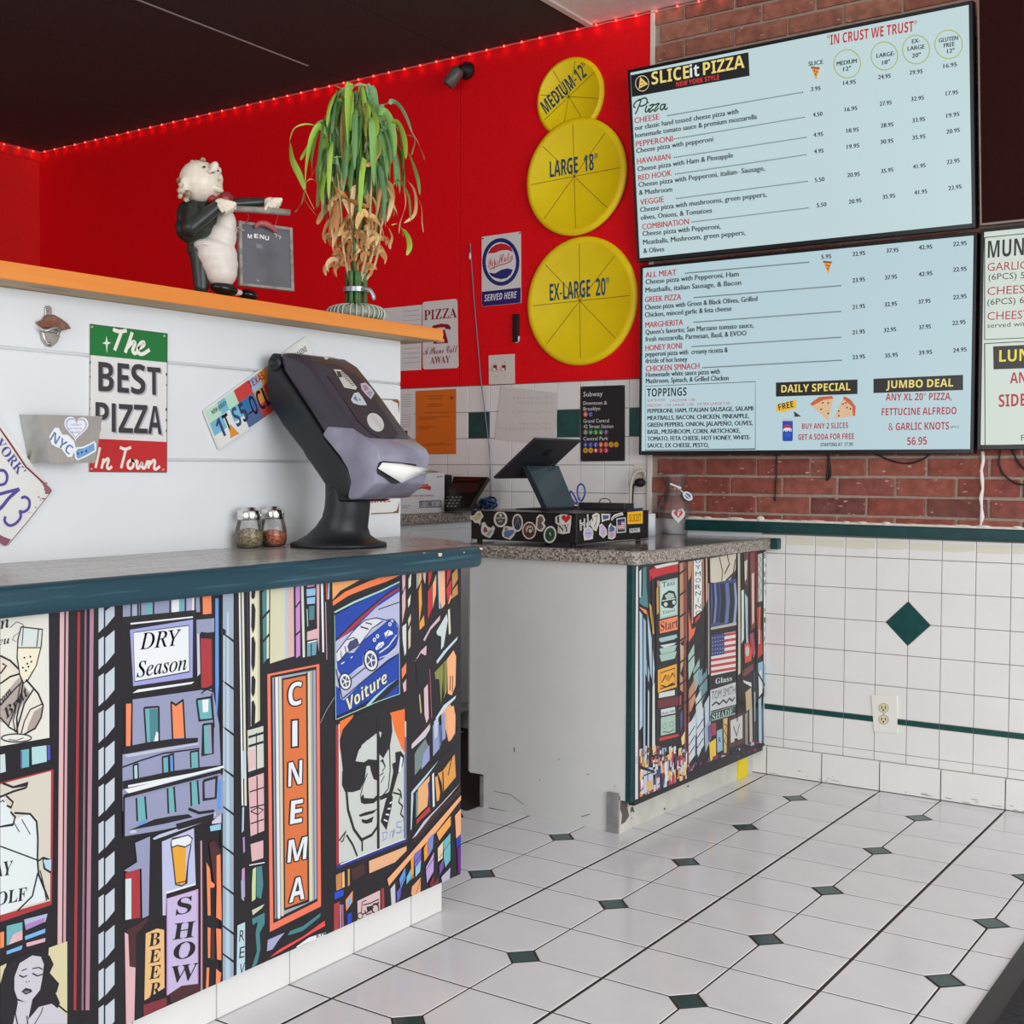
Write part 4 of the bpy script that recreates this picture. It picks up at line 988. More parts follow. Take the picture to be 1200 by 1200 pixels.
if fp.n.dot(CAM-f_bl) < 0: fp = Plane(f_bl, f_bl-f_br, f_tl-f_bl)
pr = Print(fp, .0018); pr.frame(*F3)
def heart(pr, col, cx, cy, s, rot=0, sy=1.0):
    P = []
    for k in range(28):
        a = 2*math.pi*k/28; x = 16*math.sin(a)**3; y = -(13*math.cos(a)-5*math.cos(2*a)-2*math.cos(3*a)-math.cos(4*a))
        x *= s/16; y *= s/16*sy; P.append((cx+x*math.cos(rot)-y*math.sin(rot), cy+x*math.sin(rot)+y*math.cos(rot)))
    pr.poly(col, *P)
heart(pr, (238, 238, 244), 374, 820, 78, .06, 1.1); heart(pr, (176, 184, 216), 374, 820, 69, .06, 1.1); heart(pr, (232, 234, 242), 374, 822, 58, .06, 1.1)
for k, (s_, x0, x1) in enumerate((("I DIDN'T", 335, 410), ('DO THIS TO', 328, 412), ('BE HERE', 345, 398))): pr.text((110, 110, 140), s_, (x0, 812+k*24), (x1, 812+k*24), 12)
pr.poly((236, 238, 242), (200, 880), (235, 826), (262, 826), (285, 870), (320, 870), (360, 910), (372, 960), (345, 1012), (318, 1012), (280, 960), (250, 950), (215, 930))
pr.text((92, 128, 172), 'NYC', (204, 900), (330, 1000), 62, 'bold')
pr.poly((236, 238, 242), (360, 970), (375, 950), (420, 945), (490, 910), (502, 930), (500, 975), (440, 1010), (380, 1035), (366, 1020)); pr.poly((110, 160, 205), (372, 975), (385, 960), (425, 955), (488, 922), (492, 968), (436, 1000), (384, 1024), (376, 1010))
for x in (385, 410, 438): pr.ell((40, 60, 110), x, 990-(x-385)*.3, 7)
pr.build('stickers', INK, t)
# licence plates
def lplate(label, corners, frm, draw, p=PX(-.7145)):
    t, pr = signboard('license_plate', label, 'plate', p, frm, corners, m_enamel, .0016, round_=.008, group=None); draw(pr); pr.build('print', GLOSSINK, t); return t
def ny(pr):
    pr.line((122, 36, 44), 14, (-150, -60), (8, 160), (200, 445), (395, 625)); pr.line((210, 190, 194), 3, (-150, -75), (0, 140), (200, 420), (390, 605))
    pr.line((110, 50, 56), 5, (400, 640), (230, 855), (60, 1060))
    pr.poly((150, 96, 102), (405, 635), (390, 610), (360, 590), (320, 560), (350, 620), (352, 660), (385, 660)); pr.poly((140, 84, 100), (-30, 960), (20, 990), (85, 1015), (50, 1062), (35, 1065), (-10, 1030))
    for k in range(12): pr.ell((150, 92, 98), R.uniform(280, 370), R.uniform(560, 700), R.uniform(2, 7), n=7)
    for k in range(8): x = R.uniform(120, 330); pr.ell((158, 110, 118), x, 1000-(x-90)*1.12-R.uniform(20, 50), R.uniform(2, 6), n=7)
    c_ = (84, 72, 150); up = (.72, -.70)
    pr.text(c_, "YORK'", (-45, 265), (150, 525), 80, 'serif')
    pr.line(c_, 22, (-80, 520), (-20, 480), (30, 478), (55, 520), (40, 575), (-10, 590), (-60, 585), sm=4)
    pr.line(c_, 24, (10, 780), (-70, 700)); pr.line(c_, 26, (150, 620), (70, 690), (10, 765), (-60, 820), sm=3); pr.line(c_, 24, (150, 620), (70, 640), (-40, 670), sm=3)
    pr.line(c_, 21, (165, 692), (195, 682), (228, 712), (222, 770), (180, 800), (150, 790), sm=4); pr.line(c_, 21, (152, 788), (160, 840), (120, 890), (70, 905), (35, 870), (42, 835), sm=4)
lplate('white number plate hanging at a steep tilt at the left picture edge', [(-260, -240), (418, 640), (45, 1070), (-633, 190)], (0, 480, .15), ny)
def fiv(pr):
    cols = [(190, 226, 200), (90, 110, 150), (228, 232, 238), (206, 70, 64), (120, 190, 210), (150, 190, 220), (220, 214, 224), (60, 120, 170), (232, 232, 226), (226, 150, 70)]
    A, B, C_, D = [Vector(v) for v in ((32, 408), (515, 55), (600, 250), (105, 590))]
    def at(s, t_): return tuple((A*(1-s)+B*s)*(1-t_)+(D*(1-s)+C_*s)*t_)
    e = [0, .13, .20, .29, .36, .43, .52, .60, .72, .84, 1]
    for k in range(10):
        for j, (a, b) in enumerate(((.03, .34), (.34, .66), (.66, .97))):
            c_ = cols[(k*3+j*4+(k*k) % 5) % 10]; s0, s1 = max(.012, e[k]), min(.988, e[k+1]); pr.poly(c_, at(s0, a), at(s1, a), at(s1, b), at(s0, b))
    for ch, x, c_ in (('1', .05, (70, 70, 130)), ('T', .12, (30, 40, 50)), ('S', .205, (60, 80, 120)), ('5', .27, (50, 60, 90)), ('-', .325, (40, 40, 50)), ('O', .365, (60, 30, 60)), ('C', .43, (30, 40, 60)), ('L', .49, (30, 40, 50)), ('O', .545, (40, 40, 80)), ('C', .605, (40, 50, 60)), ('K', .665, (30, 40, 50))):
        a = at(x, .80); b = at(x+.05, .80); pr.text(c_, ch, a, b, 92 if ch != '-' else 60, 'bold')
    pr.text((60, 60, 60), 'NEW JERSEY', at(.06, .2), at(.2, .2), 20, 'bold'); pr.text((170, 30, 40), 'TEXAS', at(.42, .22), at(.56, .22), 34, 'bold'); pr.text((70, 80, 90), 'MAINE', at(.86, .28), at(.96, .28), 26, 'bold')
    pr.poly((226, 150, 60), at(.12, .92), at(.16, .62), at(.2, .95))
lplate('tilted colourful number plate reading its 5 o clock behind the dispenser', [(30, 405), (518, 52), (603, 250), (105, 592)], (230, 380, .25), fiv)
# white sign with rusty rim behind the dispenser
t, pr = signboard('tin_sign', 'white tin sign with a rusty rim and red print mostly hidden by the dispenser', 'sign', PP, (230, 380, .25), [(700, 340), (952, 352), (952, 884), (700, 893)], m_enamel, .003, round_=.012)
pr.line((120, 90, 60), 4, (708, 345), (945, 354)); pr.line((130, 92, 60), 4, (820, 888), (948, 882)); pr.poly((128, 88, 60), (944, 352), (952, 362), (950, 420), (944, 370), (915, 358)); pr.poly((128, 88, 60), (952, 830), (948, 884), (915, 884), (940, 872))
pr.poly((200, 30, 44), (905, 425), (928, 430), (936, 478), (910, 462)); pr.text((200, 30, 44), 'SINCE', (815, 838), (910, 833), 26, 'bold')
pr.build('enamel', GLOSSINK, t)
# ================================================================== things on the counters
def onz(x, y, z): return Plane((0, 0, z), (1, 0, 0), (0, 1, 0)).hit(x, y)
m_glass = glass('clear_glass'); m_chrome = mat('chrome', (222, 220, 216), .12, 1)
# shakers
def shaker(label, px, fill, c1, c2):
    c = PX(-.676).hit(px, 640); c = Vector((c.x, c.y, .8982)); t = thing('spice_shaker', label, 'shaker', tuple(c), 'glass shakers on the front counter')
    prof = [(.026, 0), (.031, .004), (.0335, .018), (.0335, .036), (.031, .050), (.0275, .064), (.0265, .072)]
    bm = new(); lathe(bm, c, prof, 28, cap=False); lathe(bm, c, [(0, .001), (.026, .001)], 28, cap=False); obj('jar', bm, m_glass, t, smooth=True)
    bm = new(); lathe(bm, c, [(.024, .003), (.0305, .006), (.0322, .018), (.0322, fill-.006), (.022, fill), (.008, fill+.004), (0, fill+.003)], 24)
    obj('seasoning', bm, mat('seasoning_'+('herb' if c1[0] < 170 else 'chili'), c1, .95, c2=c2, scale=230, thr=(.42, .58), bump=.9, detail=2), t, smooth=True, label='dried herbs' if c1[0] < 170 else 'red chili flakes')
    bm = new(); lathe(bm, c, [(.0275, .066), (.0285, .068), (.0285, .086), (.0265, .089), (.018, .0905), (.015, .0955), (.009, .0975), (0, .098)], 28); obj('lid', bm, m_chrome, t, smooth=True)
shaker('left glass shaker of dried herbs with a chrome lid', 292, .042, (158, 140, 92), (96, 78, 44))
shaker('right glass shaker of red chili flakes with a chrome lid', 320, .036, (206, 110, 40), (130, 40, 18))

# napkin dispenser, front towards +X
t = thing('napkin_dispenser', 'tall black tilted napkin dispenser with stickers on the front counter', 'dispenser', (-.54, -.41, .8975))
m_shell = mat('black_shell', (26, 29, 32), .42); m_smoke = mat('smoked_cover', (58, 53, 63), .24); m_lav = mat('clear_mouth', (158, 157, 174), .2, c2=(116, 114, 132), scale=9, thr=(.3, .7)); m_pap = mat('napkin_paper', (240, 240, 236), .85, bump=.2, scale=60)
YN, YF = -.505, -.325; PN = PY(YN)
def prof(pts): return [PN.ray(330+x/4.8, 400+y/4.8) for x, y in pts]
def sidebody(name, pts, y0, y1, mt, bev, lab=None):
    q = prof(pts); bm = new(); prism(bm, [(a, YN+y0, b) for a, b in q], (0, y1-y0, 0)); o = obj(name, bm, mt, t, bevel=bev, label=lab, smooth=True); return o
D = YF-YN
sidebody('back_shell', [(-66, 70), (-40, 62), (0, 175), (60, 265), (150, 400), (215, 500), (250, 560), (330, 660), (375, 720), (392, 790), (375, 870), (350, 885), (210, 760), (110, 610), (0, 470), (-60, 370), (-88, 300), (-86, 140)], 0, D, m_shell, .008)
sidebody('cover', [(-40, 62), (30, 62), (100, 75), (160, 115), (215, 185), (300, 300), (390, 430), (455, 520), (482, 556), (430, 600), (330, 640), (250, 560), (150, 400), (60, 265), (0, 175)], .002, D-.002, m_smoke, .022, 'smoked grey front cover')
sidebody('mouth', [(232, 525), (262, 478), (400, 490), (470, 545), (540, 600), (556, 640), (545, 720), (530, 800), (480, 850), (440, 885), (385, 892), (375, 870), (392, 790), (375, 720), (330, 645)], -.004, D+.004, m_lav, .012, 'grey translucent mouthpiece')
# hinge
bm = new(); c = PN.hit(322.5, 425.5); lathe(bm, c+Vector((0, .004, 0)), [(.020, 0), (.020, .008), (.013, .012), (.011, .008), (0, .008)], 24, (0, -1, 0)); obj('hinge_cap', bm, m_shell, t, smooth=True)
# pedestal: lofted sections (centre x, z, half-depth x, half-width y)
secs = [(-.545, .8978, .118, .118), (-.545, .906, .117, .117), (-.547, .912, .098, .100), (-.545, .925, .076, .080), (-.535, .945, .062, .067), (-.522, .970, .054, .061), (-.516, .995, .051, .060), (-.514, 1.02, .050, .060), (-.517, 1.045, .048, .058), (-.52, 1.058, .046, .056)]
bm = new(); rings = []
for cx, z, a, b in secs:
    rings.append([bm.verts.new((cx+a*math.cos(2*math.pi*k/36), -.412+b*math.sin(2*math.pi*k/36), z)) for k in range(36)])
for a, b in zip(rings, rings[1:]):
    for k in range(36): bm.faces.new((a[k], a[(k+1) % 36], b[(k+1) % 36], b[k]))
bm.faces.new(rings[0][::-1]); bm.faces.new(rings[-1]); obj('pedestal', bm, m_shell, t, smooth=True)
# spine joining pedestal and shell
sp = prof([(-50, 418), (10, 530), (72, 648), (140, 745), (195, 828), (240, 905), (370, 905), (380, 880), (200, 740), (100, 600)])
bm = new(); prism(bm, [(a, -.468, b) for a, b in sp], (0, .112, 0)); obj('spine', bm, m_shell, t, smooth=True, bevel=.01)
# front face decoration: plane through the slanted front
A_, B_ = prof([(160, 115), (482, 556)]); 
fa = Vector((prof([(215, 185)])[0][0], 0, prof([(215, 185)])[0][1])); fb = Vector((prof([(455, 520)])[0][0], 0, prof([(455, 520)])[0][1]))
FP = Plane(fa+Vector((0, YN, 0)), (0, 1, 0), fa-fb)
if FP.n.x < 0: FP = Plane(fa+Vector((0, YN, 0)), (0, -1, 0), fa-fb)
# napkin and slot on the mouth front
ma = Vector((*prof([(556, 640)])[0],)); mb = Vector((*prof([(530, 800)])[0],))
MP = Plane((ma.x, YN, ma.y), (0, 1, 0), (ma.x-mb.x, 0, ma.y-mb.y))
if MP.n.x < 0: MP = Plane((ma.x, YN, ma.y), (0, -1, 0), (ma.x-mb.x, 0, ma.y-mb.y))
pr = Print(MP, .0012); pr.frame(330, 400, 1/4.8)
pr.poly((30, 28, 40), (532, 720), (545, 680), (570, 672), (755, 690), (758, 735), (735, 765), (640, 802), (615, 800), (570, 765), (536, 745))
pr.build('slot', INK, t)
bm = new(); q = [MP.hit(330+x/4.8, 400+y/4.8) for x, y in ((536, 715), (640, 795), (745, 745), (820, 735), (770, 715), (660, 690), (560, 682))]
off = [.003, .018, .02, .034, .022, .008, .003]
q = [p+Vector((o, 0, 0)) for p, o in zip(q, off)]
cen = sum(q, Vector())/7+Vector((.006, 0, .004)); vc = bm.verts.new(cen); vv = [bm.verts.new(p) for p in q]
for k in range(7): bm.faces.new((vv[k], vv[(k+1) % 7], vc))
bmesh.ops.recalc_face_normals(bm, faces=bm.faces[:]); o = obj('napkin', bm, m_pap, t, smooth=True)
md = o.modifiers.new('solid', 'SOLIDIFY'); md.thickness = .0012
pr = Print(FP, .0016); pr.frame(330, 400, 1/4.8)
pr.poly((48, 44, 53), *[(x, y) for x, y in ((250, 190), (420, 190), (560, 380), (655, 520), (640, 540), (560, 548), (500, 520), (430, 450))])
pr.poly((200, 200, 190), (290, 160), (330, 162), (372, 200), (422, 262), (415, 275), (350, 262), (325, 215)); pr.poly((60, 58, 50), (305, 170), (325, 172), (340, 205), (318, 205)); 
for k in range(9): pr.line((50, 50, 44), 4, (318+k*9, 178+k*9), (345+k*8, 172+k*10))
pr.poly((190, 186, 198), (442, 240), (470, 235), (500, 262), (522, 295), (500, 328), (470, 300), (448, 272)); pr.poly((166, 120, 150), (452, 250), (475, 248), (490, 275), (465, 282)); pr.poly((150, 150, 170), (470, 290), (500, 280), (510, 298), (496, 315))
pr.poly((196, 204, 210), (388, 330), (405, 295), (430, 288), (455, 320), (478, 362), (440, 362), (400, 350)); pr.poly((90, 120, 150), (400, 325), (415, 308), (430, 345)); pr.poly((60, 70, 90), (430, 318), (442, 330), (440, 342))
pr.ell((206, 206, 202), 526, 458, 40, 58, rot=-.65, n=26)
for k in range(10): pr.line((166, 166, 164), 2, (495+k*6, 430+k*7), (515+k*6, 415+k*8))
pr.line((180, 176, 186), 3, (236, 92), (262, 88), (300, 96), (326, 106)); pr.ell((190, 188, 196), 250, 96, 12, 9)
pr.build('stickers', INK, t)

# cash drawer
cx, cy, rz = -.452, .556, math.radians(-3.2)
t = thing('cash_drawer', 'black cash drawer box covered in city stickers on the granite', 'drawer', (cx, cy, .8475), rotz=rz)
L = wm(t)
def lb(bm, *a):
    b2 = new(); box(b2, *a); b2.transform(L); me = bpy.data.meshes.new('x'); b2.to_mesh(me); bm.from_mesh(me); bpy.data.meshes.remove(me); b2.free()
m_drawer = mat('drawer_black', (20, 19, 21), .35); m_dtop = mat('drawer_top', (52, 50, 50), .3)
bm = new(); lb(bm, -.415, 0, 0, .425, .012, .103); obj('case', bm, m_drawer, t, bevel=.002)
bm = new(); lb(bm, -.418, .003, -.003, .428, .1035, .1055); obj('lid', bm, m_dtop, t, bevel=.0008)
for fx in (-.395, -.025):
    for fy in (.02, .40):
        bm = new(); lathe(bm, L @ Vector((fx, fy, 0)), [(.009, 0.0004), (.009, .0125)], 12); obj('foot', bm, m_case, t)
bm = new(); lb(bm, .001, .0025, .003, .422, .006, .010); obj('drawer_rail', bm, mat('rail_metal', (150, 150, 150), .3, 1), t)
PA = Plane(L @ Vector((0, 0, 0)), L.to_3x3() @ Vector((1, 0, 0)), (0, 0, 1)); PB = Plane(L @ Vector((0, 0, 0)), L.to_3x3() @ Vector((0, 1, 0)), (0, 0, 1))
pr = Print(PA, .0006).frame(535, 590, .19167)
WH = (214, 210, 200)
def blob(col, *p): pr.poly(col, *p)
blob(WH, (82, 78), (108, 72), (128, 48), (148, 46), (166, 78), (150, 100), (146, 135), (134, 120), (112, 118), (98, 100), (84, 96)); blob((188, 172, 132), (92, 84), (112, 78), (132, 56), (146, 54), (156, 78), (140, 98), (118, 108), (104, 94)); pr.ell((80, 50, 40), 140, 66, 4)
blob(WH, (150, 165), (155, 120), (172, 112), (190, 140), (212, 150), (226, 135), (236, 150), (225, 185), (205, 212), (175, 200), (155, 185)); blob((150, 48, 46), (172, 140), (184, 150), (192, 172), (170, 178), (164, 165)); blob((150, 160, 165), (196, 170), (218, 155), (222, 170), (200, 198), (182, 196))
pr.ell(WH, 270, 96, 42, 50); pr.ell((66, 64, 62), 270, 96, 30, 38); pr.text(WH, 'NEW YORK', (244, 96), (298, 94), 12, 'bold'); pr.text(WH, 'CITY', (256, 116), (284, 115), 12, 'bold'); pr.ell(WH, 270, 72, 9, 8)
blob(WH, (278, 180), (290, 142), (310, 138), (345, 145), (366, 172), (350, 200), (330, 222), (300, 214), (280, 200)); blob((88, 116, 156), (288, 180), (300, 165), (350, 160), (356, 176), (320, 210), (296, 204)); blob((150, 130, 120), (292, 150), (310, 145), (318, 160), (298, 166))
pr.ell(WH, 374, 118, 33, 55); pr.ell((44, 50, 66), 374, 118, 25, 45); pr.line((150, 150, 160), 3, (360, 140), (374, 90), (390, 142)); pr.ell((110, 90, 80), 378, 84, 10, 8)
pr.ell(WH, 446, 165, 43, 54); pr.ell((96, 44, 36), 446, 165, 36, 46); pr.ell((190, 170, 150), 448, 160, 24, 26); pr.poly((40, 36, 40), (428, 190), (440, 150), (462, 148), (470, 186)); pr.ell(WH, 452, 168, 9, 12)
blob(WH, (484, 150), (490, 85), (508, 66), (530, 72), (545, 100), (535, 120), (548, 140), (524, 172), (500, 168)); blob((104, 84, 80), (494, 145), (498, 92), (512, 76), (526, 82), (534, 104), (520, 120), (534, 142), (520, 160), (502, 158)); blob((150, 60, 60), (512, 84), (526, 90), (522, 104), (508, 100))
pr.ell(WH, 573, 190, 39, 53, rot=.12); pr.ell((34, 82, 52), 573, 190, 30, 42, rot=.12); pr.poly((20, 50, 34), (555, 175), (592, 170), (590, 205), (553, 208)); pr.text(WH, '1', (567, 200), (579, 199), 22, 'bold')
blob(WH, (606, 82), (640, 66), (668, 66), (704, 76), (702, 120), (694, 180), (650, 188), (620, 180), (622, 130), (606, 120)); pr.text((18, 18, 20), 'I', (612, 118), (636, 117), 38, 'serif'); heart(pr, (190, 30, 40), 671, 92, 28); pr.text((18, 18, 20), 'NY', (626, 174), (690, 170), 42, 'serif')
pr.build('stickers', INK, t)
pr = Print(PB, .0028).frame(535, 590, .19167)
for x0, x1, y in ((744, 822, 140), ):
    for st in ([(752, 100), (756, 165)], [(748, 132), (778, 120)], [(778, 92), (776, 160)], [(790, 128), (800, 110), (792, 140)], [(796, 66), (802, 140)], [(806, 130), (820, 105), (818, 138)]): pr.line((214, 212, 208), 13, *st)
    for st in ([(752, 104), (756, 160)], [(750, 132), (776, 121)], [(778, 96), (776, 156)], [(796, 72), (802, 136)], [(808, 128), (818, 112)]): pr.line((70, 70, 80), 3, *st)
blob2 = pr.poly
blob2(WH, (822, 72), (850, 56), (870, 66), (872, 110), (850, 170), (828, 160), (816, 130), (830, 100)); pr.line((60, 60, 66), 4, (834, 80), (858, 74), (850, 110), (836, 140)); pr.line((60, 60, 66), 3, (848, 120), (844, 156))
blob2(WH, (880, 62), (936, 64), (932, 100), (906, 104), (884, 114)); blob2((64, 88, 116), (888, 72), (928, 72), (924, 92), (892, 100))
pr.line(WH, 14, (942, 98), (960, 78), (1008, 62), (1012, 72)); pr.line((80, 78, 84), 3, (944, 96), (962, 80), (1006, 66))
pr.ell(WH, 800, 182, 31, 40); blob2(WH, (770, 190), (830, 186), (828, 218), (775, 226)); pr.ell((190, 176, 214), 800, 182, 24, 32); pr.text((60, 60, 90), 'AMERICA', (780, 188), (822, 186), 8)
blob2(WH, (868, 130), (884, 122), (914, 160), (916, 190), (892, 212), (866, 190)); blob2((200, 172, 206), (874, 136), (886, 132), (906, 162), (906, 186), (890, 202), (874, 184))
blob2(WH, (922, 215), (924, 140), (936, 118), (948, 134), (970, 140), (968, 205), (950, 220)); blob2((80, 96, 150), (930, 150), (940, 130), (962, 150), (962, 168), (930, 176)); blob2((200, 150, 190), (930, 180), (962, 172), (960, 196), (948, 210), (930, 208))
blob2((200, 206, 212), (972, 92), (1030, 84), (1032, 176), (974, 182)); blob2((40, 44, 60), (978, 98), (1024, 91), (1026, 170), (980, 175)); pr.rect((216, 214, 214), 982, 112, 1022, 158)
for k in range(4): pr.rect((190, 50, 56), 982, 115+k*12, 1022, 120+k*12)
pr.rect((50, 64, 120), 982, 112, 1002, 134)
blob2((24, 34, 72), (1038, 32), (1134, 26), (1134, 128), (1038, 130)); blob2((250, 190, 20), (1040, 54), (1134, 44), (1134, 122), (1040, 126)); pr.text((150, 90, 20), 'SLICEIT', (1050, 112), (1124, 106), 44, 'bold')
blob2((200, 200, 200), (1052, 154), (1116, 148), (1118, 174), (1054, 180)); pr.text((60, 60, 70), 'NYC', (1060, 172), (1108, 168), 16, 'bold')
pr.build('stickers', INK, t)

# tablet stand on the drawer
m_tab = mat('tablet_dark', (42, 42, 46), .35); m_neck = mat('gloss_neck', (40, 52, 58), .12); ZT = .9535
t = thing('tablet_till', 'dark tilted tablet till on a leaning glossy neck on the drawer', 'tablet', (-.70, .76, ZT))
uy = Vector((0, 1, 0)); sl = Vector((.157, 0, .125)).normalized(); up_ = Vector((-sl.z, 0, sl.x)); o0 = Vector((-.803, .62, 1.055))
def tbox(bm, a0, a1, b0, b1, h0, h1):
    q = lambda a, b, h: o0+uy*a+sl*b+up_*h
    quadbox(bm, [q(a0, b0, h0), q(a1, b0, h0), q(a1, b1, h0), q(a0, b1, h0), q(a0, b0, h1), q(a1, b0, h1), q(a1, b1, h1), q(a0, b1, h1)]); bmesh.ops.recalc_face_normals(bm, faces=bm.faces[:])
bm = new(); tbox(bm, 0, .28, 0, .205, 0, .009); obj('tablet', bm, m_tab, t, bevel=.0025)
bm = new(); tbox(bm, .01, .27, .01, .195, .0088, .0096); obj('screen', bm, m_bezel, t)
bm = new(); tbox(bm, .125, .165, .125, .155, -.0008, .0005); obj('logo_plate', bm, m_bezel, t)
n1, n2 = PX(-.735).hit(618, 540), PX(-.735).hit(655, 540); n3, n4 = PX(-.665).hit(675, 592), PX(-.665).hit(642, 592)
n1.z = n2.z = o0.z+.045+.0; n3.z = n4.z = ZT+.006; d = Vector((-.022, 0, -.006))
bm = new(); quadbox(bm, [n4, n3, n3+d, n4+d, n1, n2, n2+d, n1+d]); bmesh.ops.recalc_face_normals(bm, faces=bm.faces[:]); obj('neck', bm, m_neck, t, bevel=.003)
bm = new(); quadbox(bm, [(-.80, n4.y+.01, ZT), (-.655, n4.y, ZT), (-.655, n3.y, ZT), (-.80, n3.y-.01, ZT), (-.80, n4.y+.01, ZT+.003), (-.655, n4.y, ZT+.010), (-.655, n3.y, ZT+.010), (-.80, n3.y-.01, ZT+.003)]); obj('foot', bm, m_tab, t, bevel=.002)
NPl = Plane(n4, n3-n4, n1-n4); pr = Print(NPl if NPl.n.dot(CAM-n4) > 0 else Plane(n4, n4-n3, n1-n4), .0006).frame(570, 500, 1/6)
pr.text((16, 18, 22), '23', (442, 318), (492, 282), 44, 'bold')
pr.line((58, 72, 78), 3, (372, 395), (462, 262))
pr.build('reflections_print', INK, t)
# black flat box with a small loop, behind the tablet
t = thing('flat_box', 'flat black box with a small wire loop at the back of the drawer', 'box', (-.50, .93, ZT))
a, b = PY(.90).hit(678, 594), PY(.90).hit(732, 594)
bm = new(); box(bm, a.x, b.x, .90, .965, ZT, ZT+.022); obj('case', bm, m_tab, t, bevel=.002)
bm = new(); tube(bm, smoothpath([PY(.93).hit(*q) for q in ((702, 590), (704, 585.5), (709, 584), (714, 586), (716, 590))], 4), .0016, 6); obj('wire_loop', bm, m_cable, t, smooth=True)
# scissors
t = thing('scissors', 'scissors with blue handles standing upright behind the drawer', 'scissors', PY(1.05).hit(681, 628)); m_blue = mat('blue_plastic', (60, 78, 170), .35)
def s6(x, y): return PY(1.05).hit(570+x/6, 500+y/6)
bm = new(); P_ = smoothpath([s6(*q) for q in ((655, 520), (640, 470), (645, 420), (668, 403), (690, 430), (692, 470), (680, 505), (664, 525))], 4); tube(bm, P_, .0032, 7); obj('handle', bm, m_blue, t, smooth=True)
bm = new(); P_ = smoothpath([s6(*q) for q in ((640, 535), (625, 500), (605, 465), (590, 455), (592, 490), (612, 525), (635, 545))], 4); tube(bm, P_, .0032, 7); obj('handle', bm, m_blue, t, smooth=True)
for dx in (0, .006):
    bm = new(); a = s6(655, 530)+Vector((dx-.003, dx*.4, 0)); quadbox(bm, [(a.x-.002, 1.05+dx, .849), (a.x+.002, 1.05+dx, .849), (a.x+.002, 1.052+dx, .849), (a.x-.002, 1.052+dx, .849), (a.x-.007, 1.05+dx, a.z), (a.x+.007, 1.05+dx, a.z), (a.x+.007, 1.052+dx, a.z), (a.x-.007, 1.052+dx, a.z)]); obj('blade', bm, m_steel, t)
# paper roll
c = onz(760.5, 627.5, .8478); t = thing('paper_roll', 'small white till paper roll standing beside the drawer', 'roll', tuple(c))
bm = new(); lathe(bm, c, [(.006, 0), (.0235, 0), (.0235, .080), (.006, .080), (.006, .0)], 32, cap=False); obj('paper', bm, mat('roll_paper', (232, 234, 240), .6), t, smooth=True)
bm = new(); lathe(bm, c, [(.005, .001), (.006, .001), (.006, .0802), (.005, .0802)], 20, cap=False); obj('core', bm, mat('card_core', (170, 150, 120), .8), t, smooth=True)
# glass vase
c = onz(792, 625.5, .8478); t = thing('glass_vase', 'clear glass vase with stickers at the end of the granite counter', 'vase', tuple(c))
k_ = .01
prof_ = [(.050, 0), (.052, .004), (.058, .02), (.067, .055), (.0685, .085), (.062, .115), (.048, .145), (.040, .160), (.038, .170), (.042, .190), (.052, .212), (.055, .222)]
bm = new(); lathe(bm, c, prof_, 40, cap=False); lathe(bm, c, [(0, .003), (.050, .003)], 40, cap=False); lathe(bm, c, [(.0545, .2215), (.056, .2235), (.0535, .2235)], 40, cap=False); obj('bowl', bm, glass('vase_glass', fr=.4, haze=.07), t, smooth=True)
VP = Plane(c+Vector((.038, -.055, 0))+Vector((0, 0, 0)), (.8267, .5627, 0), (0, 0, 1)); pr = Print(VP, .001).frame(740, 520, 1/2.609)
heart(pr, (222, 220, 214), 143, 220, 21, 0, 1.15); heart(pr, (190, 50, 56), 143, 214, 14); pr.text((235, 235, 235), 'I', (140, 220), (146, 220), 9, 'bold')
pr.ell((214, 218, 222), 172, 160, 17, 12, rot=.7); pr.ell((40, 80, 150), 172, 160, 11, 7, rot=.7); pr.line((222, 222, 222), 5, (118, 122), (152, 136)); pr.line((222, 222, 222), 3, (150, 142), (184, 172))
pr.build('stickers', INK, t)
# carton on the back counter
CP = PX(-1.53)
a = CP.hit(521, 602); b = CP.hit(521, 554); t = thing('carton', 'white carton of crushed red pepper on the back counter', 'box', (-1.62, a.y-.15, .9105))
bm = new(); box(bm, -1.72, -1.53, a.y-.28, a.y, .9108, b.z); obj('box', bm, mat('carton_white', (222, 224, 226), .6), t, bevel=.0015)
bm = new(); box(bm, -1.71, -1.60, a.y-.27, a.y-.14, b.z, b.z+.006); obj('flap', bm, mat('carton_inside', (120, 92, 70), .8), t)
pr = Print(CP, .0006).frame(460, 540, .11667)
pr.poly((200, 70, 56), (190, 250), (215, 245), (290, 240), (355, 232), (362, 250), (388, 262), (378, 300), (355, 290), (290, 278), (225, 302), (190, 292), (200, 270)); pr.line((230, 190, 180), 4, (220, 272), (290, 258), (350, 252))
pr.ell((190, 192, 196), 285, 225, 60, 26, ring=3, a0=180, a1=360)
pr.text((168, 70, 76), 'CRUSHED RED PEPPER', (155, 362), (412, 358), 17, 'serif'); pr.text((150, 90, 100), 'NET WT', (265, 384), (318, 382), 9); pr.text((60, 60, 80), '00776', (444, 168), (502, 166), 14, 'bold'); pr.text((60, 60, 80), '76', (218, 168), (244, 168), 14, 'bold')
pr.poly((60, 66, 74), (268, 402), (490, 396), (490, 466), (268, 472)); pr.poly((214, 216, 220), (278, 410), (482, 405), (482, 458), (278, 464))
x = 284
while x < 474: w_ = R.choice([2, 3, 5, 7]); pr.rect((60, 60, 66), x, 411, x+w_, 458); x += w_+R.choice([3, 4, 7])
pr.text((60, 60, 70), 'LOT 24', (92, 458), (180, 454), 12); pr.text((60, 60, 70), '12X', (100, 478), (158, 474), 12)
pr.build('print', INK, t)
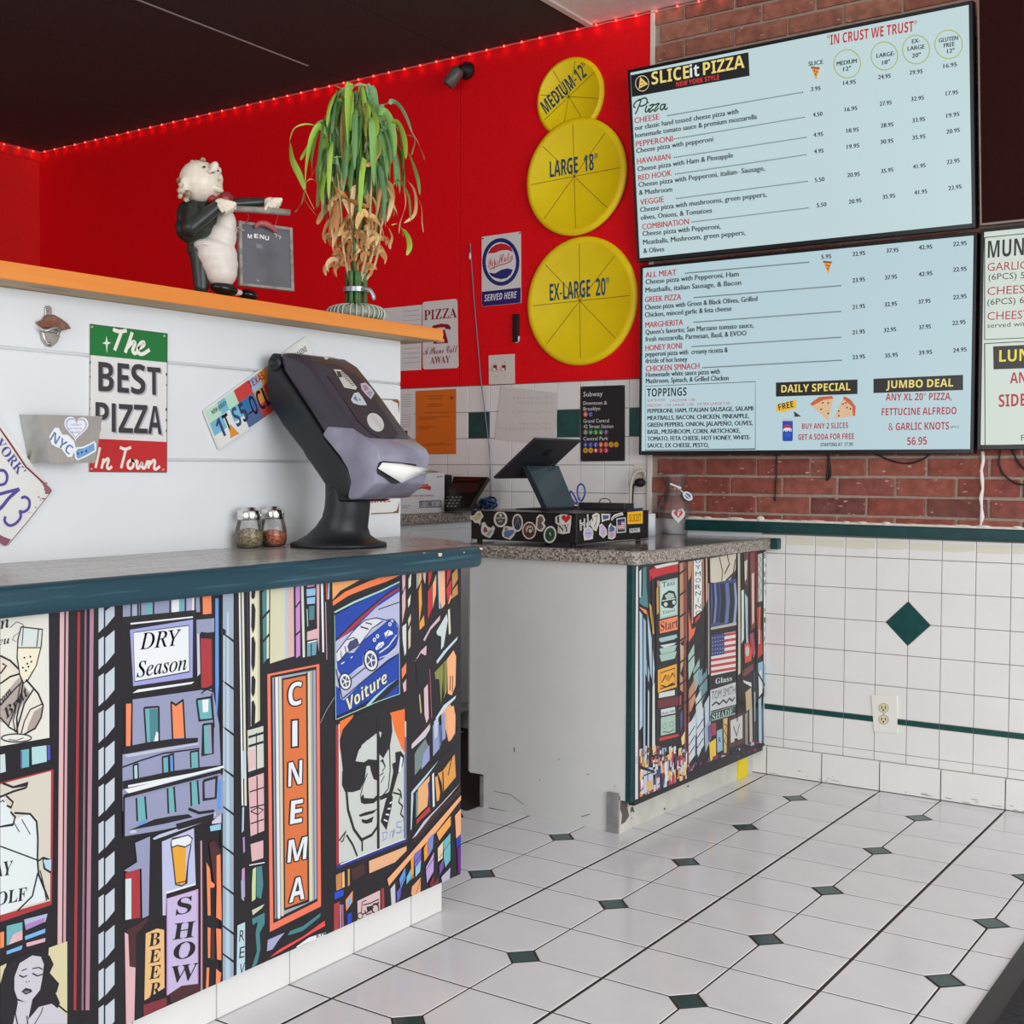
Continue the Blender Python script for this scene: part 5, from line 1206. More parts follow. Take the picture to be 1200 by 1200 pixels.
# desk terminal
t = thing('desk_terminal', 'black desk terminal with keypad leaning back beside the carton', 'terminal', (-1.46, 1.33, .9105))
def g4(x, y, Y): return PY(Y).hit(460+x*.11667, 540+y*.11667)
q = [g4(535, 478, 1.26), g4(770, 474, 1.26), g4(965, 160, 1.36), g4(610, 155, 1.36)]
nn = (q[1]-q[0]).cross(q[3]-q[0]).normalized(); nn = nn if nn.y > 0 else -nn
bm = new(); quadbox(bm, q+[p+nn*.018 for p in q]); bmesh.ops.recalc_face_normals(bm, faces=bm.faces[:]); obj('body', bm, mat('terminal_black', (30, 22, 22), .3), t, bevel=.003); TB = bpy.data.objects[-1] if False else [x for x in bpy.data.objects if x.parent == t and x.name.startswith('body')][0]
bm = new(); quadbox(bm, [q[0]+nn*.018, q[1]+nn*.018, g4(860, 470, 1.39), g4(560, 470, 1.39), q[0].lerp(q[3], .35)+nn*.018, q[1].lerp(q[2], .35)+nn*.018, g4(840, 420, 1.39), g4(600, 420, 1.39)])
for v in bm.verts: v.co.z = max(v.co.z, .9108)
bmesh.ops.recalc_face_normals(bm, faces=bm.faces[:]); obj('stand', bm, m_case, t)
TPp = Plane(q[0], q[1]-q[0], q[3]-q[0]); TPp = TPp if TPp.n.dot(CAM-q[0]) > 0 else Plane(q[0], q[0]-q[1], q[3]-q[0])
pr = Print(TPp, .0008).frame(460, 540, .11667)
pr.poly((70, 22, 18), (640, 175), (880, 172), (850, 205), (620, 205)); pr.line((120, 110, 100), 7, (640, 255), (780, 248)); pr.poly((52, 32, 30), (600, 225), (900, 220), (840, 320), (550, 320))
for r in range(4):
    for k in range(3): x = 605-r*17+k*40; y = 366+r*30; pr.poly((150, 140, 136), (x-9, y-6), (x+12, y-6), (x+7, y+7), (x-13, y+7))
for r in range(3): pr.poly((150, 140, 136), (548-r*10, 362+r*30), (566-r*10, 362+r*30), (562-r*10, 368+r*30), (544-r*10, 368+r*30))
pr.build('keypad', INK, TB)
bm = new(); p0 = g4(550, 140, 1.43); box(bm, p0.x-.02, p0.x+.012, 1.41, 1.45, .911, p0.z); obj('handset', bm, m_case, t, bevel=.006)
# ================================================================== figurine and plant on the shelf
SZ = 1.4795
base = PX(-.725).hit(262, 348); base.z = SZ
FG = Plane(base, (.31, .95, 0), (0, 0, 1))
k_ = .00033
def F(x, y, h=0):
    u, v = FG.ray(200+x*.14995, 180+y*.14995); return FG.at(u, v, h)
t = thing('waiter_figurine', 'white haired waiter figurine in dark jacket and apron holding a menu board', 'figurine', tuple(base))
m_jack = mat('jacket_glaze', (40, 46, 42), .3, noise=.25, scale=30); m_apr = mat('apron_glaze', (216, 210, 200), .4, noise=.05, scale=20); m_skin = mat('pale_glaze', (222, 212, 194), .35, noise=.06, scale=25)
m_bow = mat('red_bow', (140, 40, 46), .3, noise=.2, scale=30); m_rod = mat('grey_wood', (140, 134, 124), .6, noise=.2, scale=40); m_shoe = mat('shoe_glaze', (20, 20, 22), .2)
def cap(bm, a, b, ra, rb):
    a, b = Vector(a), Vector(b); n = max(6, int((b-a).length/min(ra, rb)*3.2))
    for i in range(n+1):
        s = i/n; ellipsoid(bm, a.lerp(b, s), (ra+(rb-ra)*s,)*3, seg=12, rings=8)
def organic(name, bm, mt, vox=.0028, sm=4, label=None):
    o = obj(name, bm, mt, t, smooth=True, label=label)
    md = o.modifiers.new('r', 'REMESH'); md.mode = 'VOXEL'; md.voxel_size = vox; md.use_smooth_shade = True
    md = o.modifiers.new('s', 'SMOOTH'); md.iterations = sm; md.factor = .5
    return o
K = k_
Rn = Matrix((tuple(FG.u), tuple(FG.n), (0, 0, 1))).transposed()
def el(bm, x, y, h, rx, rh, rz, rot=0):
    ellipsoid(bm, F(x, y, h), (rx*K, rh*K, rz*K), rot=(Rn @ Matrix.Rotation(rot, 3, 'Y')), seg=18, rings=12)
bm = new()   # jacket, arms and trousers: one skin
el(bm, 235, 500, -.012, 165, 130, 150); el(bm, 225, 590, -.012, 165, 125, 110); cap(bm, F(250, 640, -.012), F(300, 560, -.008), 110*K, 100*K); cap(bm, F(150, 440, .01), F(125, 585, .022), 68*K, 66*K); cap(bm, F(125, 590, .024), F(285, 450, .050), 62*K, 46*K)
cap(bm, F(330, 400, -.01), F(450, 395, .0), 60*K, 42*K); cap(bm, F(450, 395, .0), F(690, 385, .012), 42*K, 34*K)
cap(bm, F(235, 740, -.008), F(240, 1045, 0), 78*K, 56*K); cap(bm, F(340, 740, -.02), F(440, 1040, -.012), 80*K, 56*K); el(bm, 270, 740, -.012, 120, 110, 110)
organic('jacket_and_trousers', bm, m_jack)
bm = new(); el(bm, 405, 560, .006, 85, 120, 120); el(bm, 380, 660, .008, 110, 130, 110); el(bm, 330, 745, .010, 160, 128, 62, .10); el(bm, 345, 800, .012, 150, 128, 110); el(bm, 362, 870, .013, 138, 122, 110); el(bm, 372, 930, .014, 120, 116, 110); cap(bm, F(330, 760, .010), F(400, 640, .010), 115*K, 95*K); cap(bm, F(350, 820, .012), F(380, 940, .014), 118*K, 108*K)
organic('apron', bm, m_apr, .003, sm=10)
bm = new(); cap(bm, F(200, 722, .040), F(330, 742, .046), 10*K, 9*K); cap(bm, F(330, 742, .046), F(440, 722, .038), 9*K, 7*K); organic('apron_folds', bm, m_apr, .002)
for x, y, a, b, l_ in ((390, 1065, 105, 48, None), (615, 1105, 72, 42, None)):
    bm = new(); el(bm, x, y, .02 if x < 500 else -.006, a, 70, b, .12); organic('shoe', bm, m_shoe, .0025)
bm = new(); el(bm, 520, 1085, 0, 45, 30, 25); organic('trouser_hem', bm, m_apr, .0025)
bm = new()   # head and face
el(bm, 215, 225, .01, 148, 135, 148); el(bm, 290, 265, .014, 88, 90, 85); el(bm, 200, 320, .01, 90, 90, 60); el(bm, 335, 215, .02, 42, 45, 60); el(bm, 290, 150, .03, 60, 60, 40)
el(bm, 262, 140, .056, 30, 34, 42, .4); el(bm, 232, 178, .060, 26, 16, 14); el(bm, 85, 250, .024, 40, 24, 55); el(bm, 300, 300, .042, 55, 30, 22, .2)
organic('head', bm, m_skin, .0024, 3)
bm = new()
for x, y, r in ((150, 80, 20), (212, 72, 22), (180, 70, 16), (240, 92, 18), (320, 140, 16), (60, 215, 22), (50, 260, 22), (45, 300, 20), (60, 340, 20), (85, 372, 20), (115, 380, 18), (100, 330, 24), (75, 300, 24), (100, 200, 18)): el(bm, x, y, .01+R.uniform(-.006, .02), r, r, r)
organic('hair', bm, mat('hair_glaze', (206, 196, 176), .5, noise=.25, scale=60, c2=(120, 100, 80)), .0022, 1)
for x, y, h, r in ((190, 137, .052, 8), (302, 165, .050, 6)):
    bm = new(); el(bm, x, y, h, r*1.3, r, r); obj('eye', bm, m_shoe, t, smooth=True)
bm = new(); el(bm, 240, 188, .066, 12, 8, 6); obj('moustache', bm, mat('grey_brown_glaze', (120, 108, 96), .5), t, smooth=True)  # small grey-brown oval below the nose
bm = new(); el(bm, 312, 238, .052, 16, 8, 6); obj('mouth', bm, mat('lip_pink', (205, 150, 140), .4), t, smooth=True)
bm = new(); el(bm, 275, 370, .030, 30, 40, 32); el(bm, 330, 385, .034, 30, 26, 24); el(bm, 395, 365, .028, 55, 34, 50); organic('bow_tie', bm, m_bow, .0024, 2)
def hand(cx, cy, h, fingers, thumb):
    bm = new(); el(bm, cx, cy, h, 58, 44, 46)
    for (a, b, c) in fingers: cap(bm, F(*a, h+.012), F(*b, h+.018), 15*K, 14*K); cap(bm, F(*b, h+.018), F(*c, h+.008), 14*K, 11*K)
    cap(bm, F(*thumb[0], h+.012), F(*thumb[1], h+.022), 17*K, 12*K)
    organic('hand', bm, m_skin, .0019, 1)
hand(325, 430, .052, [((345, 410), (400, 430), (418, 462)), ((340, 425), (385, 455), (395, 482)), ((325, 440), (362, 470), (370, 495)), ((300, 450), (335, 485), (345, 505))], ((290, 440), (300, 490)))
hand(755, 400, .018, [((765, 375), (808, 378), (812, 415)), ((755, 385), (795, 400), (795, 440)), ((740, 395), (765, 425), (765, 455)), ((720, 400), (735, 430), (738, 462))], ((715, 410), (680, 455)))
bm = new(); tube(bm, [F(405, 445, .030), F(560, 452, .030), F(700, 462, .032), F(876, 478, .034)], [24*K, 22*K, 25*K, 23*K], 14); obj('rod', bm, m_rod, t, smooth=True)
bq = [F(495, 1042, .030), F(908, 1090, .036), F(893, 598, .036), F(487, 540, .030)]
bn = FG.n
def bpt(a, b, h): return (bq[0]*(1-a)+bq[1]*a)*(1-b)+(bq[3]*(1-a)+bq[2]*a)*b+bn*h
def bslab(a0, a1, b0, b1, h0, h1):
    bm = new(); quadbox(bm, [bpt(a0, b0, h0), bpt(a1, b0, h0), bpt(a1, b1, h0), bpt(a0, b1, h0), bpt(a0, b0, h1), bpt(a1, b0, h1), bpt(a1, b1, h1), bpt(a0, b1, h1)]); bmesh.ops.recalc_face_normals(bm, faces=bm.faces[:]); return bm
obj('slate', bslab(.02, .98, .02, .98, -.008, .001), mat('slate', (62, 62, 68), .5, c2=(84, 84, 90), scale=14, thr=(.45, .8)), t)
fr = mat('board_frame', (132, 126, 120), .6, noise=.3, scale=60)
for a in ((0, .055, 0, 1), (.945, 1, 0, 1), (.055, .945, 0, .045), (.055, .945, .955, 1)): obj('frame_bar', bslab(*a, -.010, .004), fr, t, bevel=.001)
for x in (545, 770):
    bm = new(); tube(bm, smoothpath([F(x, 480, .034), F(x+14, 510, .036), F(x+2, 535, .038), F(x-8, 560 if x < 600 else 585, .036)], 4), 4*K, 6); obj('hook', bm, m_bow, t, smooth=True)
bm = new(); tube(bm, smoothpath([F(600, 600, .042), F(625, 570, .046), (F(680, 575, .046)), F(730, 605, .046), F(760, 635, .044)], 5), [10*K+12*K*math.sin(math.pi*i/20) for i in range(21)], 8); obj('scroll', bm, mat('faded_red', (164, 84, 84), .4), t, smooth=True)
pr = Print(Plane(bpt(0, 0, .0014), bq[1]-bq[0], bq[3]-bq[0]), .0004).frame(200, 180, .14995)
for ch, x, y in (('M', 602, 660), ('E', 652, 658), ('N', 696, 664), ('U', 736, 674)): pr.text((226, 226, 222), ch, (x, y), (x+32, y+4), 32, 'bold')
for P_ in ([(505, 570), (520, 600), (510, 620)], [(520, 575), (545, 590), (575, 600)], [(530, 610), (560, 595)], [(810, 625), (830, 635), (822, 655)], [(840, 640), (860, 650), (850, 670)]): pr.line((200, 196, 180), 5, *P_)
pr.poly((104, 108, 116), (665, 700), (715, 715), (718, 745), (670, 738)); pr.poly((110, 112, 120), (545, 900), (570, 905), (562, 945), (548, 950)); pr.line((170, 172, 176), 6, (672, 985), (690, 1000))
pr.build('chalk_marks', INK, t)

# ------------------------------------------------------------------ lucky bamboo
pc = PX(-.702).hit(418, 372); pc.z = SZ
PB_ = Plane(pc, RT.copy().cross(Vector((0, 0, 1))).cross(Vector((0, 0, 1)))*-1, (0, 0, 1))
def Bp(x, y, h=0):
    u, v = PB_.ray(340+x*.24167, 90+y*.24167); return PB_.at(u, v, h)
SC_ = (Bp(100, 0)-Bp(0, 0)).length/100
t = thing('bamboo_plant', 'tall bamboo plant with green upper and dried tan lower leaves on the shelf', 'plant', tuple(pc))
c = Bp(318, 1132); c.z = SZ
bm = new(); n = 72; rings = []
for r, z in ((.050, 0), (.066, .004), (.074, .014), (.074, .024), (.066, .034), (.048, .040), (.024, .042)):
    rings.append([bm.verts.new(c+Vector((math.cos(2*math.pi*k/n)*r*(1+.035*(k % 2)), math.sin(2*math.pi*k/n)*r*(1+.035*(k % 2)), z+(.003 if k % 2 else 0)))) for k in range(n)])
for a, b in zip(rings, rings[1:]):
    for k in range(n): bm.faces.new((a[k], a[(k+1) % n], b[(k+1) % n], b[k]))
bm.faces.new(rings[-1]); bm.faces.new(rings[0][::-1])
for k in range(n):
    if k % 4 == 0: bm_c = None
obj('pot', bm, mat('pale_ribbed_pot', (158, 168, 150), .35, c2=(120, 132, 118), scale=60), t, smooth=True, label='squat ribbed pale green pot')
for k in range(30):
    a = k*2*math.pi/30+R.uniform(-.05, .05); bm = new()
    tube(bm, smoothpath([c+Vector((math.cos(a)*r, math.sin(a)*r, z)) for r, z in ((.073, .004), (.079, .018), (.072, .034), (.050, .042), (.026, .044))], 3), .0022, 5); obj('rib', bm, mat('pot_rib', (190, 198, 184), .35), t, smooth=True)
m_stem = mat('bamboo_green', (60, 104, 50), .4, noise=.2, scale=30); m_tan = mat('dried_stem', (206, 178, 130), .6, noise=.15, scale=30)
m_gl = [mat('leaf_green_%d' % i, cc, .45, c2=c2_, scale=16, stretch=(1, 1, .3), thr=(.3, .7)) for i, (cc, c2_) in enumerate([((136, 182, 92), (102, 152, 80)), ((172, 206, 84), (140, 180, 66)), ((140, 178, 130), (108, 150, 104)), ((112, 160, 98), (84, 132, 80))])]
m_tl = [mat('leaf_tan_%d' % i, cc, .6, c2=c2_, scale=18, thr=(.3, .7)) for i, (cc, c2_) in enumerate([((238, 196, 132), (212, 162, 100)), ((244, 212, 162), (222, 182, 124)), ((196, 142, 84), (170, 116, 64))])]
for k in range(9):
    a = k*.7; r = .012+.012*(k % 2); p = c+Vector((math.cos(a)*r, math.sin(a)*r, .03)); bm = new()
    prf = []; z = 0
    while z < .085: prf += [(.0065, z), (.0065, z+.020), (.0074, z+.022), (.0065, z+.024)]; z += .026
    lathe(bm, p, prf, 8); obj('cane', bm, m_stem, t, smooth=True)
bm = new(); lathe(bm, c+Vector((0, 0, .078)), [(.0335, 0), (.0335, .012)], 24, cap=False); obj('tie', bm, mat('silver_tie', (176, 180, 186), .3, .6), t, smooth=True)
bm = new(); tube(bm, smoothpath([Bp(360, 1035, .030), Bp(395, 1045, .034), Bp(412, 1078, .034), Bp(405, 1085, .034)], 4), [.002]+[.006]*11+[.002], 6); obj('tie_end', bm, MATS['silver_tie'], t, smooth=True)
# thin upper stems fan out of the canes
stems = []
for a, b, m_, h in (((290, 990), [(262, 850), (250, 640), (225, 400)], m_tan, .02), ((300, 990), (((280, 860), (300, 600), (300, 300))), m_tan, -.01), ((318, 985), ((315, 850), (330, 560), (345, 220)), m_stem, .03), ((335, 990), ((372, 860), (400, 560), (405, 300)), m_tan, .03), ((345, 990), ((398, 860), (420, 640), (440, 360)), m_tan, .0), ((355, 1000), ((410, 900), (440, 700), (460, 500)), m_tan, -.02), ((325, 985), ((345, 800), (370, 500), (380, 160)), m_stem, -.02), ((310, 985), ((290, 760), (280, 450), (320, 140)), m_stem, -.03)):
    P = smoothpath([Bp(*a, 0), Bp(*b[0], h*.6), Bp(*b[1], h), Bp(*b[2], h)], 5); bm = new(); tube(bm, P, [.0046-.0028*i/15 for i in range(16)], 6); obj('stem', bm, m_, t, smooth=True); stems.append(P)
def leaf(P, wd, mt, twist=0, name='leaf', fold=.3):
    """P: control points in 3D; ribbon with a midrib crease"""
    Q = smoothpath(P, 4); n = len(Q); bm = new(); rows = []
    for i, p in enumerate(Q):
        s = i/(n-1); tt = (Q[min(i+1, n-1)]-Q[max(i-1, 0)]).normalized()
        sd = tt.cross(Vector((math.cos(twist+s*1.2), math.sin(twist+s*1.2), .25))).normalized(); nn = sd.cross(tt)
        w_ = wd*(math.sin(math.pi*min(1, max(0, s*.93+.07)))**.75)*(1-.25*s)+.0006
        if s < .12: w_ = .0012+wd*.5*s
        rows.append([bm.verts.new(p-sd*w_+nn*w_*fold), bm.verts.new(p), bm.verts.new(p+sd*w_+nn*w_*fold)])
    for a, b in zip(rows, rows[1:]):
        bm.faces.new((a[0], a[1], b[1], b[0])); bm.faces.new((a[1], a[2], b[2], b[1]))
    o = obj(name, bm, mt, t, smooth=True); return o
def fan(x, y, h, dx, rise, drop, wd, mt):
    """leaf leaving the point, arching over by dx and hanging"""
    a = Bp(x, y, h); sx = dx; hh = R.uniform(-70, 70)*SC_
    P = [a, Bp(x+sx*.35, y-rise, h+hh*.35), Bp(x+sx*.75, y-rise*.6+drop*.2, h+hh*.7), Bp(x+sx, y+drop*.62, h+hh*.95), Bp(x+sx*1.04, y+drop, h+hh)]
    leaf(P, wd*SC_, mt, R.uniform(0, 3.1))
RR = R; R = random.Random(23)
for i in range(125):   # green crown
    y = R.uniform(90, 470); sp = 60+90*min(1, (y-60)/200); x = 330+R.uniform(-1, 1)*sp
    fan(x, y, R.uniform(-70, 70)*SC_, R.uniform(-1, 1)*55+(x-330)*.28, R.uniform(15, 60), R.uniform(140, 290), R.uniform(14, 27), R.choice(m_gl if R.random() < .9 else m_tl))
for i in range(34):   # long blades seen standing in the middle
    x = 330+R.uniform(-150, 130); y = R.uniform(380, 600); fan(x, y, R.uniform(-50, 50)*SC_, R.uniform(-30, 40), R.uniform(10, 30), -R.uniform(60, 260), R.uniform(9, 17), R.choice(m_gl))
for i in range(95):   # dried lower leaves
    y = R.uniform(520, 830); sp = 155-(y-520)*.25; x = 322+R.uniform(-1, 1)*sp
    fan(x, y, R.uniform(-70, 70)*SC_, R.uniform(-85, 85), R.uniform(0, 60), R.uniform(20, 120), R.uniform(9, 22), R.choice(m_tl))
for i in range(40):   # small curled tips low down
    y = R.uniform(760, 930); x = 322+R.uniform(-1, 1)*(130-(y-760)*.1); h0 = R.uniform(-60, 60)*SC_; s1 = R.choice((-1, 1)); q_ = R.uniform(25, 60)
    leaf([Bp(x, y, h0), Bp(x+s1*q_*.5, y-q_*.3, h0), Bp(x+s1*q_, y+q_*.2, h0+.01), Bp(x+s1*q_*.9, y+q_*.9, h0+.01)], R.uniform(8, 15)*SC_, R.choice(m_tl), R.uniform(0, 3))
for P, wd, mt in (([(150, 262), (90, 252), (35, 272), (12, 330)], 3, m_gl[1]), ([(12, 320), (22, 420), (60, 500), (88, 575)], 22, m_gl[1]), ([(150, 300), (110, 340), (75, 400), (65, 425)], 14, m_gl[1]), ([(85, 560), (72, 620), (48, 660), (38, 672)], 11, m_gl[3]), ([(160, 540), (110, 515), (85, 560), (130, 660)], 3, m_tl[0]), ([(150, 430), (110, 520), (80, 600), (140, 690)], 3, m_tl[2]),
    ([(205, 440), (180, 500), (165, 570), (172, 640)], 23, m_gl[1]), ([(205, 435), (240, 450), (258, 500), (262, 550)], 12, m_tl[1]), ([(225, 540), (260, 600), (330, 630), (398, 650)], 24, m_tl[2]), ([(370, 120), (400, 180), (425, 250), (430, 310)], 33, m_gl[1]), ([(350, 150), (360, 230), (350, 280), (352, 330)], 22, m_gl[3]),
    ([(450, 165), (510, 145), (560, 200), (600, 300)], 16, m_gl[2]), ([(590, 280), (625, 340), (650, 400), (658, 425)], 9, m_gl[2]), ([(495, 245), (530, 250), (560, 330), (568, 420)], 28, m_gl[1]), ([(560, 300), (610, 320), (600, 380), (595, 400)], 7, m_gl[2]), ([(575, 380), (600, 440), (625, 520), (635, 590)], 14, m_gl[0]), ([(440, 250), (470, 300), (490, 370), (498, 440)], 15, m_gl[2]),
    ([(500, 560), (530, 520), (580, 600), (590, 720)], 16, m_gl[0]), ([(560, 560), (565, 640), (540, 720), (535, 775)], 13, m_tl[1]), ([(575, 520), (610, 580), (610, 680), (560, 725)], 14, m_tl[1]), ([(600, 560), (640, 640), (645, 720), (652, 770)], 6, m_tl[1]), ([(500, 735), (530, 730), (550, 760), (555, 790)], 2.5, m_gl[1]), ([(545, 745), (575, 790), (585, 840), (572, 880)], 19, m_gl[1]), ([(470, 540), (500, 600), (495, 650), (478, 720)], 17, m_tl[1]), ([(480, 740), (500, 790), (490, 830), (495, 850)], 14, m_tl[1]),
    ([(310, 75), (340, 62), (375, 66), (380, 62)], 5, m_gl[2]), ([(320, 75), (250, 100), (215, 170), (205, 220)], 14, m_gl[2]), ([(240, 410), (300, 410), (350, 450), (370, 560)], 3, m_gl[1]), ([(205, 440), (215, 415), (240, 410), (242, 412)], 3, m_gl[1]), ([(440, 310), (445, 380), (400, 440), (372, 450)], 16, m_tl[0]), ([(225, 68), (265, 85), (300, 115), (320, 150)], 3, m_tl[2])):
    leaf([Bp(x, y, .045) for x, y in P], wd*SC_, mt, R.uniform(0, 1), fold=.15)
R = RR
# ================================================================== illustrated city mural on the front counter (flat print)
pr = Print(PX(-.301), .0006); pr.clip = (-3.2, -.2375, .0835, .85)
BK = (30, 28, 33); PINK = (222, 180, 182); MAUV = (150, 104, 124); REDD = (170, 52, 58); GLASSC = (196, 206, 214); LAV = (150, 154, 184); SKY = (98, 152, 222); AQ = (110, 178, 184); PAQ = (176, 214, 216)
ORG = (246, 140, 92); PEACH = (248, 184, 138); CREAM = (226, 222, 196); WHT = (232, 236, 238); TEAL = (72, 134, 138); BRN = (74, 38, 42); PUR = (176, 156, 214); MAG = (206, 136, 206); DBL = (24, 66, 168); YEL = (250, 178, 60)
P = pr.poly
def quad(c, x0, y0, x1, y1, sk=0):  # upright block whose top and bottom slope like the street
    P(c, (x0, y0), (x1, y0-sk), (x1, y1-sk), (x0, y1))
# ---- frame A: left upper part
fA = (0, 640, .23333)
pr.frame(*fA)
P((226, 224, 212), (0, 335), (243, 318), (247, 962), (0, 1005))                      # champagne poster
P((222, 214, 196), (0, 550), (60, 590), (95, 640), (60, 800), (0, 860)); P((176, 160, 152), (0, 760), (95, 660), (150, 740), (40, 900), (0, 880))
P((226, 220, 200), (0, 660), (40, 600), (100, 650), (0, 770)); P((226, 220, 206), (60, 930), (180, 760), (212, 800), (190, 870), (125, 945)); P((172, 156, 148), (140, 900), (170, 830), (212, 805), (210, 850), (180, 910), (130, 945))
pr.line(BK, 9, (0, 550), (50, 575), (95, 620), (120, 660), (190, 740), (215, 800), (205, 860), (175, 915), (120, 945)); pr.line(BK, 9, (0, 690), (50, 655), (100, 640)); pr.line(BK, 7, (0, 800), (70, 720), (110, 680)); pr.line(BK, 7, (0, 860), (45, 910), (90, 935)); pr.line(BK, 6, (110, 720), (60, 850), (40, 905)); pr.line(BK, 6, (215, 790), (150, 820), (120, 880), (105, 940)); pr.line(BK, 8, (165, 720), (120, 790), (80, 930)); pr.line(BK, 8, (0, 640), (30, 600), (10, 590))
P((214, 222, 216), (104, 405), (212, 418), (196, 510), (86, 505)); P((236, 228, 200), (86, 512), (200, 512), (180, 600), (120, 680), (98, 640), (84, 560))
pr.line(BK, 6, (104, 405), (212, 418), (205, 500), (180, 600), (140, 670), (115, 690), (98, 650), (84, 560), (88, 470), (104, 405)); pr.line(BK, 5, (86, 510), (200, 510)); pr.line(BK, 4, (115, 410), (108, 500)); pr.line(BK, 4, (192, 416), (182, 505))
pr.line(BK, 8, (112, 690), (100, 780), (82, 860), (85, 940)); pr.line(BK, 5, (100, 690), (80, 800), (64, 880), (76, 935)); pr.ell((226, 224, 212), 80, 963, 75, 20); pr.ell(BK, 80, 963, 75, 20, ring=6); pr.line(BK, 4, (40, 970), (80, 975), (115, 962))
for x, y in ((120, 560), (135, 590), (150, 555), (112, 610), (155, 580), (128, 625), (140, 605)): pr.ell(BK, x, y, 5)
pr.text(BK, 'n', (2, 418), (48, 405), 62, 'ital'); pr.text(BK, 'eu', (-10, 498), (48, 488), 40, 'ital'); pr.line(BK, 3, (48, 410), (80, 380), (110, 390), (118, 405)); pr.line((120, 120, 120), 3, (100, 430), (70, 450), (60, 470), (80, 480)); pr.text(BK, 'ram', (0, 800), (60, 735), 34, 'ital', up=(-.5, -.8)); pr.text(BK, 'Brat', (30, 870), (145, 740), 44, 'ital', up=(-.5, -.8))
P((200, 216, 214), (0, 1048), (24, 1042), (28, 1132), (0, 1140)); P(AQ, (102, 1025), (145, 1018), (145, 1108), (104, 1116)); P((96, 88, 160), (102, 1030), (110, 1028), (110, 1114), (102, 1116)); P(PAQ, (158, 1010), (232, 1000), (234, 1082), (160, 1098)); P((80, 80, 190), (236, 1000), (250, 998), (252, 1072), (238, 1076))
# long vertical stripes, floor to ceiling
def stripe(c, x0, x1, t0, t1, b0, b1, dx=0):
    P(c, (x0, t0), (x1, t1), (x1+dx, b1), (x0+dx, b0))
stripe(PINK, 300, 322, 312, 310, 2000, 1995, -12); stripe((206, 160, 166), 330, 343, 310, 308, 2000, 1995, -14)
stripe(REDD, 388, 402, 330, 330, 2330, 2330, -20); stripe(MAUV, 424, 434, 300, 298, 2330, 2330, -16); stripe((176, 130, 148), 450, 470, 300, 296, 2330, 2330, -22)
for k in range(12):     # glass tower with slanting mullions
    y = 290+k*185
    for (x0, x1, dy) in ((494, 520, 0), (528, 574, -28)):
        yy = y+dy-20; s = 26 if x0 < 520 else 56; top = max(yy, 292); bot = yy+165
        if bot > 292+s: P(GLASSC if k % 3 else (190, 202, 212), (x0, max(top+s*.6, 296)), (x1, max(top-s*.1, 290)), (x1, bot-s), (x0, bot))
# book-shelf like block behind DRY Season
P(LAV, (614, 285), (1000, 240), (1004, 330), (614, 362)); P(LAV, (665, 770), (1010, 722), (1070, 735), (1100, 900), (1108, 1100), (1108, 1250), (614, 1330), (614, 1040), (664, 1020))
P(LAV, (985, 370), (1075, 362), (1075, 430), (1002, 440), (990, 620))
for x0, x1, c in ((622, 655, LAV), (662, 686, (170, 178, 200)), (708, 730, LAV), (734, 764, AQ), (778, 848, LAV), (862, 898, WHT), (902, 924, AQ), (938, 964, (176, 172, 206)), (964, 974, WHT)):
    P(c, (x0, 278-(x0-620)*.08), (x1, 276-(x0-620)*.08), (x1, 352-(x0-620)*.09), (x0, 356-(x0-620)*.09))
for x in (612, 658, 692, 704, 770, 853, 930, 978): pr.line(BK, 9, (x, 285-(x-620)*.08), (x, 362-(x-620)*.09))
P(BK, (612, 356), (985, 320), (985, 350), (652, 386), (612, 380)); P(WHT, (652, 386), (968, 352), (966, 360), (655, 394))
P(ORG, (1016, 236), (1060, 232), (1062, 344), (1018, 346)); pr.line(BK, 10, (990, 352), (1064, 344)); pr.line(BK, 10, (1008, 236), (1014, 346)); pr.line(BK, 8, (1070, 232), (1068, 344))
P(SKY, (1080, 262), (1096, 262), (1098, 700), (1086, 900), (1080, 700)); P(REDD, (1006, 462), (1062, 466), (1064, 700), (1030, 720), (1010, 708)); pr.line(BK, 12, (1002, 452), (1010, 440), (1062, 444)); pr.line(BK, 9, (1002, 450), (1006, 712), (1036, 716), (1066, 700)); P((196, 206, 226), (988, 440), (1000, 440), (1004, 640), (990, 655))
P(WHT, (652, 425), (968, 368), (966, 660), (668, 705)); P((160, 164, 214), (652, 420), (968, 368), (966, 660), (668, 708)); P(WHT, (668, 434), (948, 398), (950, 630), (676, 680)); pr.line(BK, 4, (668, 434), (948, 398), (950, 630), (676, 680), closed=True)
pr.text(BK, 'DRY', (700, 520), (906, 496), 82, 'it', wt=.03); pr.text(BK, 'Season', (684, 660), (934, 620), 78, 'it', wt=.03)
pr.line(BK, 14, (660, 712), (1000, 662)); P(WHT, (664, 738), (690, 720), (974, 680), (960, 692))
P(ORG, (632, 792), (660, 790), (656, 1002), (632, 1005)); P(TEAL, (728, 820), (792, 815), (796, 985), (738, 992)); P(AQ, (728, 820), (748, 818), (752, 990), (738, 992)); P(WHT, (784, 930), (796, 940), (796, 985), (770, 988)); P(ORG, (862, 790), (915, 788), (924, 960), (868, 964))
for c in ([(626, 792), (628, 1008)], [(662, 788), (658, 1006)], [(722, 812), (734, 996)], [(722, 812), (796, 806)], [(796, 806), (798, 986)], [(858, 782), (866, 968)], [(858, 782), (882, 798), (920, 770)], [(918, 776), (928, 966)]): pr.line(BK, 9, *c)
P(BK, (612, 1010), (740, 985), (860, 968), (994, 962), (990, 985), (760, 1020), (614, 1046)); P((190, 196, 210), (616, 1048), (996, 986), (994, 996), (640, 1060)); pr.line(BK, 7, (614, 1110), (700, 1078), (820, 1040), (1000, 1016))
